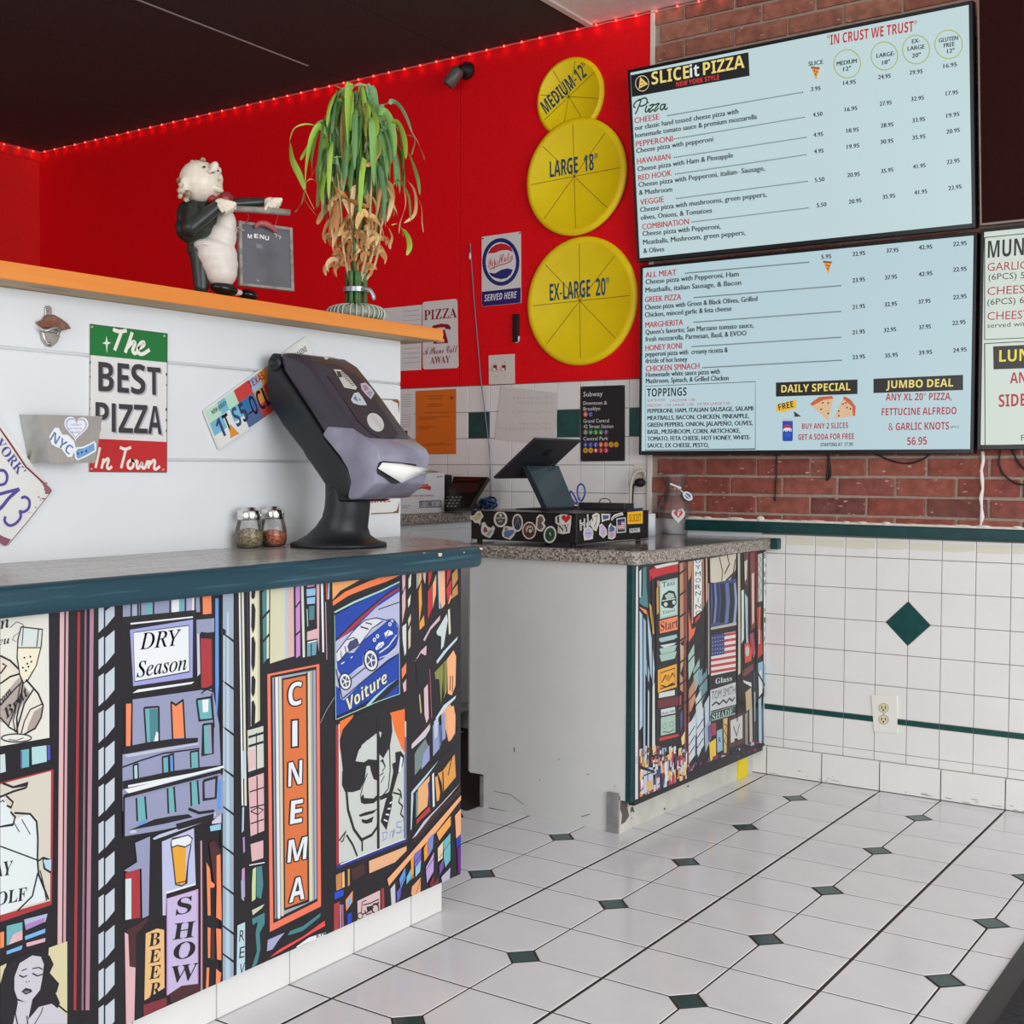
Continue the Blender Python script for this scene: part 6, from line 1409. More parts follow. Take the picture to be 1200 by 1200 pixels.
P(AQ, (990, 772), (1058, 762), (1062, 868), (1004, 874)); P(WHT, (1014, 772), (1046, 768), (1044, 832), (1018, 835)); pr.line(BK, 10, (986, 770), (1060, 758), (1068, 868), (1000, 876), (986, 770)); P(AQ, (1020, 900), (1052, 896), (1064, 1040), (1020, 1046)); P((150, 160, 180), (1040, 900), (1062, 896), (1064, 1040), (1050, 1044)); pr.line(BK, 10, (1018, 896), (1066, 890), (1068, 1042), (1018, 1050), (1018, 896)); pr.line(BK, 8, (1062, 740), (1074, 910)); P(LAV, (1010, 735), (1060, 715), (1060, 740), (1014, 752)); pr.line(BK, 6, (1008, 740), (1036, 718), (1062, 728))
for x, w_, y0, y1, c in ((668, 22, 1100, 1200, PAQ), (814, 30, 1060, 1150, AQ), (955, 40, 1034, 1112, AQ), (848, 20, 1050, 1140, SKY)): P(c, (x, y0), (x+w_, y0-6), (x+w_, y1), (x, y1+4)); pr.line(BK, 8, (x, y0), (x+3, y1)); pr.line(BK, 8, (x+w_, y0-6), (x+w_+3, y1)); pr.line(BK, 8, (x-2, y0), (x+w_+3, y0-8))
P(BK, (614, 1180), (860, 1130), (1016, 1108), (1104, 1100), (1104, 1114), (860, 1170), (614, 1220)); P(WHT, (640, 1200), (1104, 1112), (1104, 1120), (640, 1212))
# blue-grey pillar right of the block
def pillar(x0, x1, top, bot):
    P((160, 176, 192), (x0, top), (x1, top-6), (x1, bot), (x0, bot)); P((178, 206, 222), (x0+20, top+110), (x0+30, top+100), (x0+36, bot), (x0+14, bot))
pillar(1118, 1172, 226, 2330)
for y in (450, 690, 920, 1130, 1320, 1520, 1720, 1920, 2060, 2200): P(BK, (1112, y-22), (1180, y+26), (1180, y+40), (1116, y-10))
pr.line(BK, 10, (1112, 226), (1108, 2330)); pr.ell(BK, 1116, 430, 16); pr.line(WHT, 4, (1122, 450), (1120, 1180)); pr.line(BK, 12, (1181, 222), (1180, 2330))
# ---- frame B: lower left
pr.frame(0, 900, .25)
P(REDD, (0, 68), (250, 4), (242, 640), (0, 722)); P((212, 206, 190), (0, 76), (238, 14), (234, 622), (0, 690)); P((222, 230, 230), (0, 150), (10, 120), (60, 240), (140, 215), (176, 240), (178, 470), (226, 615), (100, 650), (0, 690))
pr.line(BK, 10, (0, 135), (60, 110), (120, 92), (130, 74), (60, 90), (10, 70)); pr.line(BK, 8, (28, 130), (60, 160), (50, 185), (30, 175)); pr.line(BK, 8, (48, 205), (70, 230), (60, 265), (0, 275)); pr.line(BK, 9, (66, 210), (140, 215), (170, 250), (176, 330), (174, 430), (180, 500), (226, 616)); pr.line(BK, 6, (0, 366), (176, 432)); pr.line(BK, 8, (178, 435), (200, 420), (232, 430)); pr.line(BK, 8, (200, 425), (206, 470), (236, 490)); pr.line(BK, 8, (176, 490), (150, 600), (80, 670)); pr.line(BK, 5, (186, 480), (206, 560), (216, 622)); pr.line(BK, 4, (60, 250), (90, 300)); pr.line(BK, 4, (100, 240), (140, 310)); pr.line(BK, 5, (0, 160), (12, 150), (20, 160)); P((178, 210, 230), (200, 432), (238, 428), (236, 480), (212, 470))
pr.text(BK, 'AY', (-34, 512), (52, 500), 66, 'serif'); pr.text(BK, 'OLF', (-20, 645), (120, 618), 60, 'serif')
P((176, 184, 212), (112, 710), (222, 682), (212, 720), (120, 756)); P((170, 130, 190), (118, 735), (210, 700), (206, 722), (120, 760)); P(ORG, (0, 770), (18, 766), (18, 838), (0, 846)); P(AQ, (30, 740), (104, 722), (104, 804), (30, 832)); P(PINK, (60, 780), (104, 760), (104, 804), (40, 828)); P((118, 178, 230), (116, 788), (212, 752), (210, 772), (118, 806)); P((220, 176, 180), (122, 820), (212, 796), (210, 814), (124, 838)); P((118, 178, 230), (30, 858), (104, 830), (100, 850), (30, 874))
# lady with dark hair
P((214, 206, 164), (228, 842), (314, 812), (314, 1200), (200, 1200)); P((214, 206, 164), (0, 930), (30, 915), (20, 960), (0, 1010)); P(BK, (20, 940), (60, 890), (120, 868), (190, 860), (232, 880), (250, 920), (232, 960), (276, 1010), (262, 1060), (280, 1100), (240, 1200), (0, 1200), (0, 1010))
P((204, 200, 208), (66, 980), (90, 915), (150, 878), (190, 884), (204, 920), (196, 990), (186, 1040), (150, 1085), (120, 1098), (80, 1080), (66, 1040)); P((204, 200, 208), (80, 1090), (120, 1098), (150, 1085), (130, 1180), (180, 1120), (240, 1104), (312, 1160), (312, 1200), (60, 1200)); pr.line(BK, 6, (80, 1095), (70, 1150), (80, 1200)); pr.line(BK, 6, (124, 1160), (128, 1200)); pr.line(BK, 5, (160, 1200), (190, 1150), (200, 1120)); pr.line(BK, 7, (270, 1110), (312, 1145))
pr.line(BK, 6, (88, 970), (106, 980), (126, 972)); pr.line(BK, 6, (150, 962), (174, 974), (198, 966)); pr.line(BK, 5, (100, 950), (124, 940)); pr.line(BK, 5, (150, 940), (180, 934), (198, 944)); P((50, 40, 50), (98, 1048), (118, 1030), (144, 1036), (150, 1048), (120, 1062)); P((160, 150, 160), (108, 1047), (140, 1045), (122, 1053)); pr.ell(BK, 122, 1002, 3); pr.ell(BK, 134, 1000, 3); P((214, 206, 164), (258, 1056), (300, 1020), (310, 1040), (280, 1075))
pr.line((120, 112, 124), 3, (0, 1090), (100, 1060), (260, 1000)) if False else None
# lower shelves of the block
P(LAV, (580, 150), (1040, 30), (1044, 200), (1030, 230), (760, 290), (578, 320)); P(WHT, (580, 100), (1044, -12), (1044, -2), (600, 118)); pr.line(BK, 16, (578, 132), (1044, 12)); pr.line(BK, 9, (578, 130), (578, 330))
for x, w_, y0, y1, c in ((640, 34, 140, 240, AQ), (786, 24, 95, 205, AQ), (894, 26, 65, 170, AQ)): P(c, (x, y0), (x+w_, y0-6), (x+w_+8, y1), (x+4, y1+6)); pr.line(BK, 9, (x-4, y0), (x, y1+8)); pr.line(BK, 9, (x+w_+2, y0-8), (x+w_+10, y1))
pr.line(BK, 11, (950, 60), (1012, 42), (1008, 140), (952, 148), (950, 60)); P(SKY, (1018, 60), (1034, 50), (1032, 190), (1014, 200)); P(SKY, (640, 262), (690, 236), (680, 262), (650, 272)); P(BK, (600, 292), (760, 262), (900, 230), (880, 215), (800, 225), (720, 240)); pr.line(BK, 12, (880, 190), (930, 210), (1000, 200))
P((190, 198, 216), (712, 330), (740, 312), (960, 240), (1006, 206), (1010, 222), (960, 250), (720, 336)); P(BK, (820, 0+262), (1000, 212), (996, 240), (830, 290)); P((150, 200, 226), (980, 272), (1032, 260), (1032, 288), (984, 296)); P((206, 204, 222), (990, 250), (1034, 215), (1034, 256), (990, 262))
P(LAV, (578, 480), (640, 440), (630, 350), (700, 320), (694, 690), (664, 704), (660, 470), (600, 486)); P(REDD, (584, 490), (652, 474), (654, 700), (612, 708), (612, 520), (584, 520)); P((206, 222, 222), (584, 520), (612, 516), (612, 706), (584, 712)); P((196, 204, 220), (604, 296), (620, 288), (636, 292), (636, 302), (606, 306))
P(WHT, (758, 345), (908, 282), (916, 548), (778, 590), (776, 690), (762, 690)); P((190, 194, 226), (758, 345), (908, 282), (914, 540), (776, 580), (776, 690), (764, 688)); P((232, 166, 50), (806, 366), (870, 366), (868, 540), (828, 550), (818, 540)); P(WHT, (800, 350), (806, 330), (850, 322), (880, 316), (898, 330), (890, 356), (870, 368), (830, 362), (806, 370))
pr.line(BK, 6, (800, 350), (812, 450), (822, 546), (850, 552), (872, 540), (880, 440), (894, 360)); pr.line(BK, 5, (800, 350), (806, 332), (850, 322), (882, 314), (900, 330), (892, 356), (866, 370), (830, 362), (802, 372)); pr.line(BK, 4, (824, 540), (850, 535), (872, 528))
P((200, 186, 220), (782, 612), (924, 570), (926, 1010), (784, 1062)); pr.line((206, 150, 206), 5, (782, 612), (924, 570), (926, 1010), (784, 1062), closed=True)
for ch, x, y, x1, h in (('S', 822, 690, 894, 76), ('H', 806, 806, 906, 74), ('O', 806, 900, 908, 76), ('W', 790, 1010, 916, 76)): pr.text(BK, ch, (x, y), (x1, y-14 if ch != 'W' else y-20), h, 'serif')
P((234, 188, 128), (682, 775), (735, 752), (768, 758), (770, 1030), (676, 1090))
for ch, x, y in (('B', 694, 838), ('E', 696, 916), ('E', 696, 992), ('R', 698, 1072)): pr.text(BK, ch, (x, y), (x+52, y-10), 60, 'serif')
P(PINK, (584, 770), (600, 780), (606, 930), (634, 935), (628, 1200), (590, 1200)); P(BRN, (590, 760), (640, 735), (690, 700), (690, 720), (636, 780), (636, 930), (606, 930), (600, 780)); P((130, 46, 56), (670, 1110), (780, 1075), (780, 1110), (720, 1150), (672, 1165)); P(BRN, (790, 1060), (850, 1020), (934, 1010), (940, 1050), (800, 1100))
pr.line((200, 150, 160), 9, (942, 340), (944, 700), (944, 1050)); P(BRN, (976, 350), (1000, 340), (1030, 380), (1024, 550), (1000, 540)); P(ORG, (964, 440), (980, 470), (986, 530), (1004, 545), (1000, 560), (982, 560), (984, 690), (970, 690)); P(ORG, (1012, 410), (1030, 402), (1036, 715), (1010, 700), (1012, 570)); P(ORG, (972, 745), (986, 750), (984, 890), (974, 890)); P(ORG, (1010, 750), (1034, 755), (1034, 900), (1014, 896)); P(BRN, (986, 745), (1004, 750), (1006, 900), (988, 900)); P(ORG, (968, 935), (980, 935), (976, 1040), (964, 1045)); P(ORG, (1010, 940), (1034, 960), (1028, 1010), (1008, 1022))
# ---- frame C: between pillar and CINEMA, upper
pr.frame(230, 660, .2)
for x, w_, c in ((247, 10, WHT), (264, 12, CREAM), (294, 6, (60, 60, 110))): stripe(c, x, x+w_, 148, 146, 1420, 1420, 18)
P(CREAM, (312, 146), (368, 140), (372, 920), (318, 956))
for y, h_ in ((180, 60), (320, 170), (530, 200), (720, 120), (890, 170)): P(BK, (322, y-h_*.45), (334, y-h_*.52), (346, y-h_*.3), (342, y+h_*.35), (330, y+h_*.55), (320, y+h_*.3))
P((196, 196, 150), (356, 140), (366, 140), (370, 920), (360, 926))
P(TEAL, (384, 140), (412, 136), (412, 560), (392, 590)); P(CREAM, (412, 136), (426, 134), (424, 555), (412, 562))
for y in (140, 300, 440): pr.line(BK, 12, (380, y+30), (428, y-25))
P((214, 212, 178), (432, 132), (516, 124), (520, 560), (430, 588)); P((186, 200, 214), (516, 124), (534, 122), (534, 556), (518, 560)); P((216, 182, 178), (534, 122), (568, 118), (572, 545), (532, 556))
P(MAG, (580, 118), (606, 112), (608, 540), (584, 556)); pr.line(BK, 9, (578, 140), (608, 105)); pr.line(BK, 9, (578, 262), (610, 220)); pr.line(BK, 9, (578, 425), (610, 395))
P((214, 222, 204), (612, 112), (626, 110), (636, 550), (622, 552)); P((206, 136, 190), (646, 108), (692, 106), (692, 136), (648, 142)); P((150, 196, 228), (644, 152), (698, 146), (694, 236), (648, 240)); P(TEAL, (658, 252), (692, 248), (690, 330), (660, 334)); P(PINK, (648, 402), (716, 380), (712, 440), (648, 452)); P(PINK, (702, 106), (720, 104), (718, 520), (708, 430)); P((110, 160, 176), (648, 470), (706, 456), (700, 536), (648, 548)); pr.line(BK, 8, (672, 470), (672, 545)); pr.line((176, 208, 226), 6, (648, 268), (652, 370)); pr.line(BK, 8, (640, 200), (700, 192)); pr.line(BK, 8, (640, 246), (700, 240)); pr.line(WHT, 6, (650, 466), (706, 452))
P(WHT, (728, 104), (742, 102), (748, 520), (738, 522)); P((200, 80, 72), (756, 100), (766, 100), (768, 210), (760, 214)); P((160, 200, 220), (772, 98), (780, 98), (778, 210), (768, 212)); pr.line((190, 150, 170), 6, (756, 225), (764, 565))
# CINEMA sign
P(ORG, (416, 650), (718, 590), (716, 2210), (420, 2330)) if False else None
pr.frame(0, 0, 1)
P((244, 122, 92), (313, 790), (374, 778), (376, 1062), (316, 1092)); P(BK, (316.5, 792), (370.5, 781), (372, 1056), (320, 1082)); P((164, 172, 186), (319, 794), (369.5, 785), (371, 1053), (322, 1077)); P(WHT, (322.5, 794), (325, 793), (328, 1076), (325.5, 1077)); P((226, 208, 160), (326.5, 793), (329, 792.5), (332, 1073), (329.5, 1074)); P((224, 214, 170), (360, 788), (363, 787.5), (366, 1055), (362.5, 1056)); P(BK, (358.6, 788), (360.2, 787.6), (362, 1056), (360.2, 1057)); P((100, 108, 124), (365.5, 786), (366.6, 785.8), (368.6, 1054), (367.6, 1054.6)); P(BK, (320.8, 794), (321.8, 793.8), (324.2, 1077), (323.2, 1077.5))
P(BK, (330, 795), (359.5, 789), (361.6, 1057), (332.5, 1067)); P((222, 118, 64), (331.5, 797), (358, 791.5), (360, 1054), (334, 1064))
for ch, x0, x1, y, h, dy in (('C', 337, 353, 828, 27, -3), ('I', 342, 348, 874, 30, -1), ('N', 337, 353, 922, 28, -4), ('E', 339, 353, 966, 27, -3), ('M', 336, 358, 1011, 26, -5), ('A', 338, 356, 1058, 27, -5)):
    if ch == 'I': P(BK, (x0-2, y-h-1), (x1+2, y-h-2), (x1+2, y+2), (x0-2, y+3)); P(WHT, (x0, y-h+1), (x1, y-h), (x1, y), (x0, y+1)); continue
    for ox, oy in ((-1.6, 0), (1.6, 0), (0, 1.6), (0, -1.6), (1.2, 1.2), (-1.2, 1.2), (1.2, -1.2), (-1.2, -1.2)): pr.text(BK, ch, (x0+ox, y+oy), (x1+ox, y+dy+oy), h, 'bold')
    pr.text(WHT, ch, (x0, y), (x1, y+dy), h, 'bold')
# ---- frame D: lower middle
pr.frame(240, 880, .26667)
P((206, 212, 196), (186, -90), (256, -110), (258, 70), (190, 92)); P((222, 190, 188), (186, 0), (228, -10), (228, 70), (190, 80)); P(PINK, (190, 120), (258, 96), (260, 350), (200, 375)); P(PINK, (200, 410), (256, 392), (256, 470), (206, 486)); pr.line(BK, 5, (225, -80), (226, 85)); pr.line(BK, 6, (228, 110), (232, 370)); pr.line(BK, 5, (196, 180), (258, 160)); pr.line(BK, 5, (198, 250), (260, 235)); pr.line(BK, 4, (200, 265), (230, 248), (256, 258), (232, 280), (200, 265)); pr.line(BK, 5, (200, 320), (258, 300)); pr.line(BK, 9, (190, -20), (256, -40)); pr.line(BK, 9, (190, -60), (256, -80))
P((206, 220, 160), (210, 520), (224, 510), (222, 650), (206, 662), (206, 590)); P(TEAL, (226, 510), (250, 505), (256, 590), (246, 650), (226, 640)); pr.line(WHT, 4, (195, 502), (262, 490)); P((206, 206, 176), (206, 700), (262, 672), (250, 690), (210, 722))
P(TEAL, (206, 738), (262, 710), (262, 760), (240, 800), (244, 870), (230, 930), (204, 965), (206, 950), (228, 880), (222, 800), (232, 750), (210, 765)); P((176, 140, 206), (166, 380), (174, 376), (176, 440), (168, 450)); P((196, 150, 206), (162, 520), (174, 512), (176, 640), (160, 650)); P((150, 180, 190), (160, 650), (172, 660), (166, 560), (158, 570)); P((180, 210, 222), (164, 250), (172, 244), (170, 350), (162, 360)); P((180, 210, 222), (164, 0), (176, -4), (174, 120), (164, 124))
P((190, 216, 228), (142, 765), (178, 750), (176, 980), (138, 1000)); pr.line(BK, 3, (142, 765), (178, 750), (176, 980), closed=False)
for ch, y in (('R', 838), ('E', 912), ('V', 984)): pr.text(BK, ch, (149, y), (171, y-6), 48)
P((170, 172, 206), (276, 830), (350, 798), (324, 830), (296, 872), (272, 880)); P(TEAL, (362, 810), (376, 790), (430, 770), (508, 712), (506, 728), (430, 790), (384, 805)); P((240, 80, 76), (286, 905), (330, 870), (430, 815), (526, 745), (528, 768), (470, 800), (350, 872), (300, 900)); P(WHT, (400, 860), (456, 820), (530, 795), (528, 815), (450, 842), (404, 864)); pr.text(BK, 'EN', (490, 822), (528, 806), 18, 'bold'); P((240, 80, 76), (262, 928), (276, 920), (276, 938), (262, 940))
# ---- man with sunglasses poster (frame E) and street at right
pr.frame(370, 850, .2251)
P(REDD, (103, 0), (122, -6), (126, 720), (106, 736)); P(WHT, (118, -6), (123, -8), (127, 716), (121, 720))
P((206, 210, 204), (124, 130), (150, 30), (200, -30), (320, -60), (420, -40), (470, -20), (470, 600), (128, 716))
P((244, 120, 50), (124, -20), (200, -60), (160, 20), (140, 80), (125, 140)); P((244, 120, 50), (386, -66), (462, -86), (464, 140), (446, 120), (410, 30))
P(BK, (122, 80), (140, 20), (190, -40), (260, -75), (340, -84), (392, -50), (398, 30), (384, 110), (350, 172), (330, 150), (316, 40), (240, 100), (204, 190), (140, 240)); P((206, 210, 204), (204, 192), (222, 130), (262, 80), (316, 50), (318, 160), (300, 180)); P((200, 204, 200), (326, 30), (342, 38), (334, 66))
P(BK, (136, 240), (158, 180), (250, 192), (272, 176), (318, 180), (330, 200), (326, 290), (300, 280), (286, 240), (280, 210), (262, 212), (254, 280), (230, 335), (190, 348), (150, 346), (134, 310))
pr.line(BK, 6, (160, 346), (164, 420), (180, 500), (214, 570), (240, 590)); pr.line(BK, 5, (268, 250), (244, 310), (230, 370)); P(BK, (230, 375), (246, 358), (250, 378), (300, 380), (322, 356), (326, 380), (300, 405), (250, 410), (234, 402)); P(BK, (222, 466), (256, 452), (300, 442), (324, 430), (296, 458), (262, 468), (228, 476)); P(BK, (236, 488), (262, 492), (300, 474), (290, 504), (262, 512), (240, 506)); pr.line(BK, 13, (158, 346), (166, 440), (196, 540), (236, 596), (290, 570), (318, 530), (322, 500)); pr.line(BK, 9, (240, 596), (240, 655)); pr.line(BK, 7, (120, 600), (156, 550), (140, 600), (130, 606)); pr.line(BK, 9, (158, 570), (190, 620), (214, 680))
P(BK, (315, -60), (328, -62), (330, 640), (317, 644)); pr.line(BK, 6, (334, 190), (345, 180), (360, 215), (345, 240)); pr.line(BK, 5, (332, 262), (352, 246)); pr.line(BK, 5, (338, 300), (356, 262)); pr.line(BK, 6, (382, 110), (386, 230), (376, 330), (344, 368)); pr.line(BK, 5, (376, 80), (380, 130)); P(BK, (330, 370), (380, 346), (376, 372), (334, 390))
P(BK, (412, 140), (440, 134), (460, 160), (450, 210), (430, 250), (404, 340), (392, 430), (366, 546), (336, 500), (360, 400), (384, 330), (402, 240), (396, 200), (414, 190)); P(WHT, (440, 160), (452, 170), (440, 240), (428, 246)); P((206, 206, 196), (426, 250), (438, 262), (404, 370), (394, 366)); 
for k in range(4): pr.line(WHT, 6, (352+k*10, 490-k*28), (372+k*8, 500-k*34))
pr.line(BK, 7, (400, 350), (440, 360), (430, 400), (450, 420), (440, 460), (455, 480)); pr.line(BK, 6, (425, 330), (440, 345), (445, 380)); 
for st in ([(352, 590), (346, 560), (372, 555), (366, 590), (342, 600)], [(384, 590), (388, 555), (406, 548), (398, 585), (410, 540)], [(444, 500), (420, 505), (422, 530), (444, 530), (440, 556), (416, 560)], [(450, 500), (462, 480), (464, 540), (450, 548)]): pr.line((150, 158, 206), 5, *st)
P((40, 50, 140), (106, 730), (470, 592), (470, 606), (106, 748)); P(WHT, (126, 720), (460, 588), (460, 592), (126, 727)); pr.line((40, 60, 150), 6, (465, 60), (464, 590)); pr.line((90, 140, 200), 3, (458, 160), (458, 588))
# street block right of the poster
P((120, 138, 136), (514, 150), (530, 120), (570, 70), (582, 100), (592, 160), (514, 262)); P((150, 160, 206), (560, 150), (590, 100), (592, 180), (548, 232)); P((200, 206, 222), (496, 110), (560, 40), (596, 0), (592, 22), (570, 60), (500, 122)); P((150, 160, 200), (608, 0), (640, -20), (644, 120), (610, 162)); P((246, 180, 128), (652, -70), (700, -110), (726, -60), (724, 40), (690, 86), (676, 20), (656, 40)); P((92, 104, 160), (644, 0), (654, -5), (652, 104), (644, 110))
P(BK, (500, 270), (750, 90), (750, 130), (500, 300)); P((190, 214, 226), (496, 348), (510, 330), (640, 180), (560, 290), (508, 352), (498, 540), (492, 545)); P((230, 160, 76), (634, 250), (660, 236), (700, 180), (722, 150), (728, 268), (660, 350), (654, 300)); pr.line(BK, 8, (660, 240), (664, 350)); pr.line(BK, 6, (688, 260), (706, 170)); P((240, 168, 96), (620, 270), (632, 262), (646, 350), (640, 390), (628, 396)); P((240, 180, 120), (530, 330), (592, 262), (580, 420), (546, 450), (530, 470)); P((120, 150, 150), (520, 350), (532, 340), (530, 470), (520, 480)); P((190, 56, 56), (522, 492), (560, 450), (592, 420), (594, 446), (540, 496), (524, 516)); P((60, 60, 160), (582, 300), (590, 292), (594, 410), (588, 420)); P((226, 232, 238), (604, 256), (614, 244), (618, 420), (608, 426))
pr.line(BK, 5, (508, 350), (512, 540)); P((60, 34, 40), (500, 602), (610, 460), (754, 318), (754, 336), (620, 480), (510, 612)); P((206, 206, 214), (500, 590), (560, 500), (640, 420), (750, 300), (700, 362), (600, 470), (520, 575)); P((246, 178, 124), (370, 800), (470, 690), (600, 540), (756, 360), (756, 384), (620, 560), (480, 710), (378, 836)); 
P((238, 180, 136), (274, 706), (470, 628), (470, 652), (410, 712), (276, 770)); P((72, 40, 42), (186, 750), (250, 716), (256, 770), (190, 810)); P((196, 140, 84), (104, 780), (134, 765), (132, 850), (106, 862)); P((240, 186, 140), (136, 766), (148, 760), (150, 840), (136, 848)); P((206, 156, 90), (166, 750), (176, 746), (176, 830), (166, 840)); P((30, 80, 210), (96, 870), (144, 856), (142, 888), (98, 906)); P((176, 60, 62), (94, 930), (124, 916), (120, 1065), (94, 1074)); P((206, 210, 214), (126, 935), (130, 930), (130, 1060), (126, 1062)); P((196, 110, 160), (134, 936), (142, 930), (144, 1050), (136, 1056)); P((246, 160, 80), (154, 910), (192, 860), (190, 920), (158, 966)); P((120, 176, 222), (160, 920), (184, 884), (184, 926), (164, 950)); P((30, 70, 200), (164, 985), (186, 972), (184, 1030), (164, 1042))
P((222, 190, 190), (216, 915), (334, 858), (334, 975), (218, 1028)); pr.ell(BK, 230, 992, 13, 16, ring=5); pr.ell(BK, 309, 953, 18, 24, ring=7); pr.line(BK, 5, (236, 980), (240, 920), (262, 910)); pr.line(BK, 5, (246, 935), (285, 925), (326, 905), (326, 925), (300, 935)); pr.line(BK, 6, (240, 985), (270, 970), (300, 945)); P(BK, (262, 945), (290, 938), (296, 960), (268, 972)); pr.line(BK, 4, (252, 960), (262, 985), (290, 975)); P((176, 52, 62), (340, 850), (354, 845), (356, 950), (342, 958))
for pts, c in (([(388, 852), (412, 822), (414, 930), (394, 942)], (206, 206, 210)), ([(420, 870), (444, 836), (440, 890), (424, 922)], (100, 96, 200)), ([(432, 800), (462, 740), (466, 790), (440, 850)], (100, 150, 220)), ([(470, 790), (496, 740), (494, 800), (470, 830)], (120, 190, 220)), ([(492, 700), (508, 680), (506, 790), (496, 800)], (240, 160, 60)), ([(510, 668), (546, 640), (544, 700), (512, 740)], (120, 110, 200)), ([(516, 740), (546, 700), (540, 760), (516, 790)], (150, 200, 226)), ([(500, 840), (546, 790), (544, 870), (512, 890), (496, 880)], (240, 170, 120)), ([(560, 640), (580, 600), (582, 680), (562, 710)], (240, 160, 60)), ([(582, 590), (612, 560), (606, 640), (584, 680)], (130, 140, 210)), ([(570, 740), (612, 660), (610, 760), (576, 820)], (190, 160, 216)), ([(590, 820), (612, 780), (612, 830), (592, 850)], (120, 30, 50)), ([(626, 560), (700, 470), (700, 520), (640, 600)], (246, 170, 90)), ([(632, 640), (662, 600), (658, 690), (634, 710)], (236, 214, 170)), ([(664, 600), (698, 560), (698, 700), (672, 740), (664, 690)], (110, 190, 196)), ([(640, 730), (664, 690), (662, 740), (642, 780)], (120, 80, 170)), ([(650, 790), (698, 740), (694, 800), (656, 820)], (190, 186, 206)), ([(722, 470), (756, 430), (756, 560), (728, 590)], (246, 176, 128)), ([(728, 596), (756, 560), (756, 610), (730, 640)], (30, 60, 170)), ([(734, 640), (756, 622), (754, 760), (738, 772)], (100, 30, 130)), ([(612, 830), (636, 790), (640, 820), (616, 850)], (120, 30, 50))): P(c, *pts)
for a, b in (((430, 850), (470, 770)), ((470, 830), (510, 770)), ((510, 720), (546, 670)), ((560, 770), (612, 690)), ((640, 690), (700, 600)), ((650, 790), (700, 720)), ((520, 880), (545, 800))): pr.line(BK, 3, a, b)
# ---- frame F: upper right, car poster and street top
pr.frame(370, 650, .19167)
P((246, 172, 106), (100, 165), (160, 140), (330, 110), (250, 165), (150, 220), (102, 275)); P((250, 130, 74), (102, 285), (180, 225), (330, 160), (430, 125), (505, 108), (510, 128), (430, 165), (300, 210), (200, 250), (104, 312)); pr.line(BK, 9, (104, 345), (230, 270), (370, 215), (510, 150)); P((170, 214, 208), (108, 350), (230, 285), (400, 215), (510, 162), (512, 170), (400, 226), (236, 296), (118, 356))
P(DBL, (118, 368), (240, 300), (400, 228), (512, 176), (510, 850), (370, 900), (120, 1000)); P((186, 190, 220), (120, 530), (230, 460), (370, 320), (510, 226), (510, 600), (440, 640), (300, 760), (170, 890), (150, 880), (145, 820), (120, 800))
P(REDD, (122, 520), (200, 440), (280, 370), (400, 262), (505, 196), (508, 212), (400, 280), (300, 380), (230, 450), (150, 510)); pr.line(BK, 5, (380, 335), (510, 290)); pr.line(BK, 8, (122, 520), (260, 385), (420, 250), (508, 192))
P(DBL, (126, 650), (180, 600), (230, 600), (290, 520), (380, 450), (440, 400), (480, 400), (500, 450), (498, 520), (480, 570), (400, 640), (370, 660), (360, 600), (310, 580), (286, 620), (285, 670), (210, 740), (190, 730), (150, 735), (130, 700))
P((222, 224, 230), (122, 600), (150, 570), (190, 520), (230, 470), (290, 410), (340, 390), (400, 400), (340, 450), (270, 540), (262, 560), (180, 600), (140, 650), (128, 650)); P((60, 70, 110), (190, 560), (205, 530), (250, 510), (262, 545), (200, 590)); pr.line(BK, 5, (122, 600), (190, 510), (250, 440), (300, 400), (370, 386), (430, 400), (470, 392), (500, 430), (506, 480), (490, 550), (400, 640)); pr.line(BK, 5, (190, 520), (230, 505), (264, 550), (200, 590), (130, 660)); pr.line(BK, 5, (264, 552), (340, 450), (410, 405)); pr.line(BK, 7, (270, 440), (320, 455)); pr.line(BK, 6, (300, 415), (340, 425)); pr.line(BK, 5, (150, 590), (155, 640)); pr.line(BK, 6, (175, 560), (185, 610))
for x, y, r, q in ((334, 645, 38, 60), (178, 775, 32, 46)): pr.ell(BK, x, y, r+8, q+8, rot=-.12); pr.ell(WHT, x, y, r, q, rot=-.12); pr.ell((70, 76, 110), x, y, r*.72, q*.72, rot=-.12); [pr.line(WHT, 6, (x, y), (x+r*.7*math.cos(k*1.257), y+q*.7*math.sin(k*1.257))) for k in range(5)]; pr.ell(WHT, x, y, 7, 9)
for x, y, r, q in ((355, 520, 10, 13), (374, 498, 10, 13), (450, 425, 10, 12), (465, 405, 7, 9)): pr.ell(WHT, x, y, r, q); pr.ell((90, 100, 140), x, y, r*.5, q*.5)
P(WHT, (360, 570), (380, 540), (410, 530), (416, 545), (400, 565), (366, 584)); pr.line(DBL, 4, (372, 572), (404, 548)); P(WHT, (415, 480), (440, 460), (465, 470), (470, 485), (430, 500), (426, 512)); pr.line(BK, 4, (425, 505), (445, 465)); pr.line(WHT, 7, (385, 600), (440, 560), (490, 490)); pr.line(WHT, 4, (385, 632), (440, 610), (480, 575)); pr.line(WHT, 4, (200, 740), (260, 690), (290, 680)); pr.line(BK, 6, (205, 765), (300, 690)); pr.line(WHT, 6, (210, 632), (222, 622)); pr.line(WHT, 6, (152, 668), (172, 655)); pr.line(BK, 6, (160, 880), (300, 760), (440, 650), (512, 600)); pr.line(BK, 6, (120, 700), (140, 800), (158, 880))
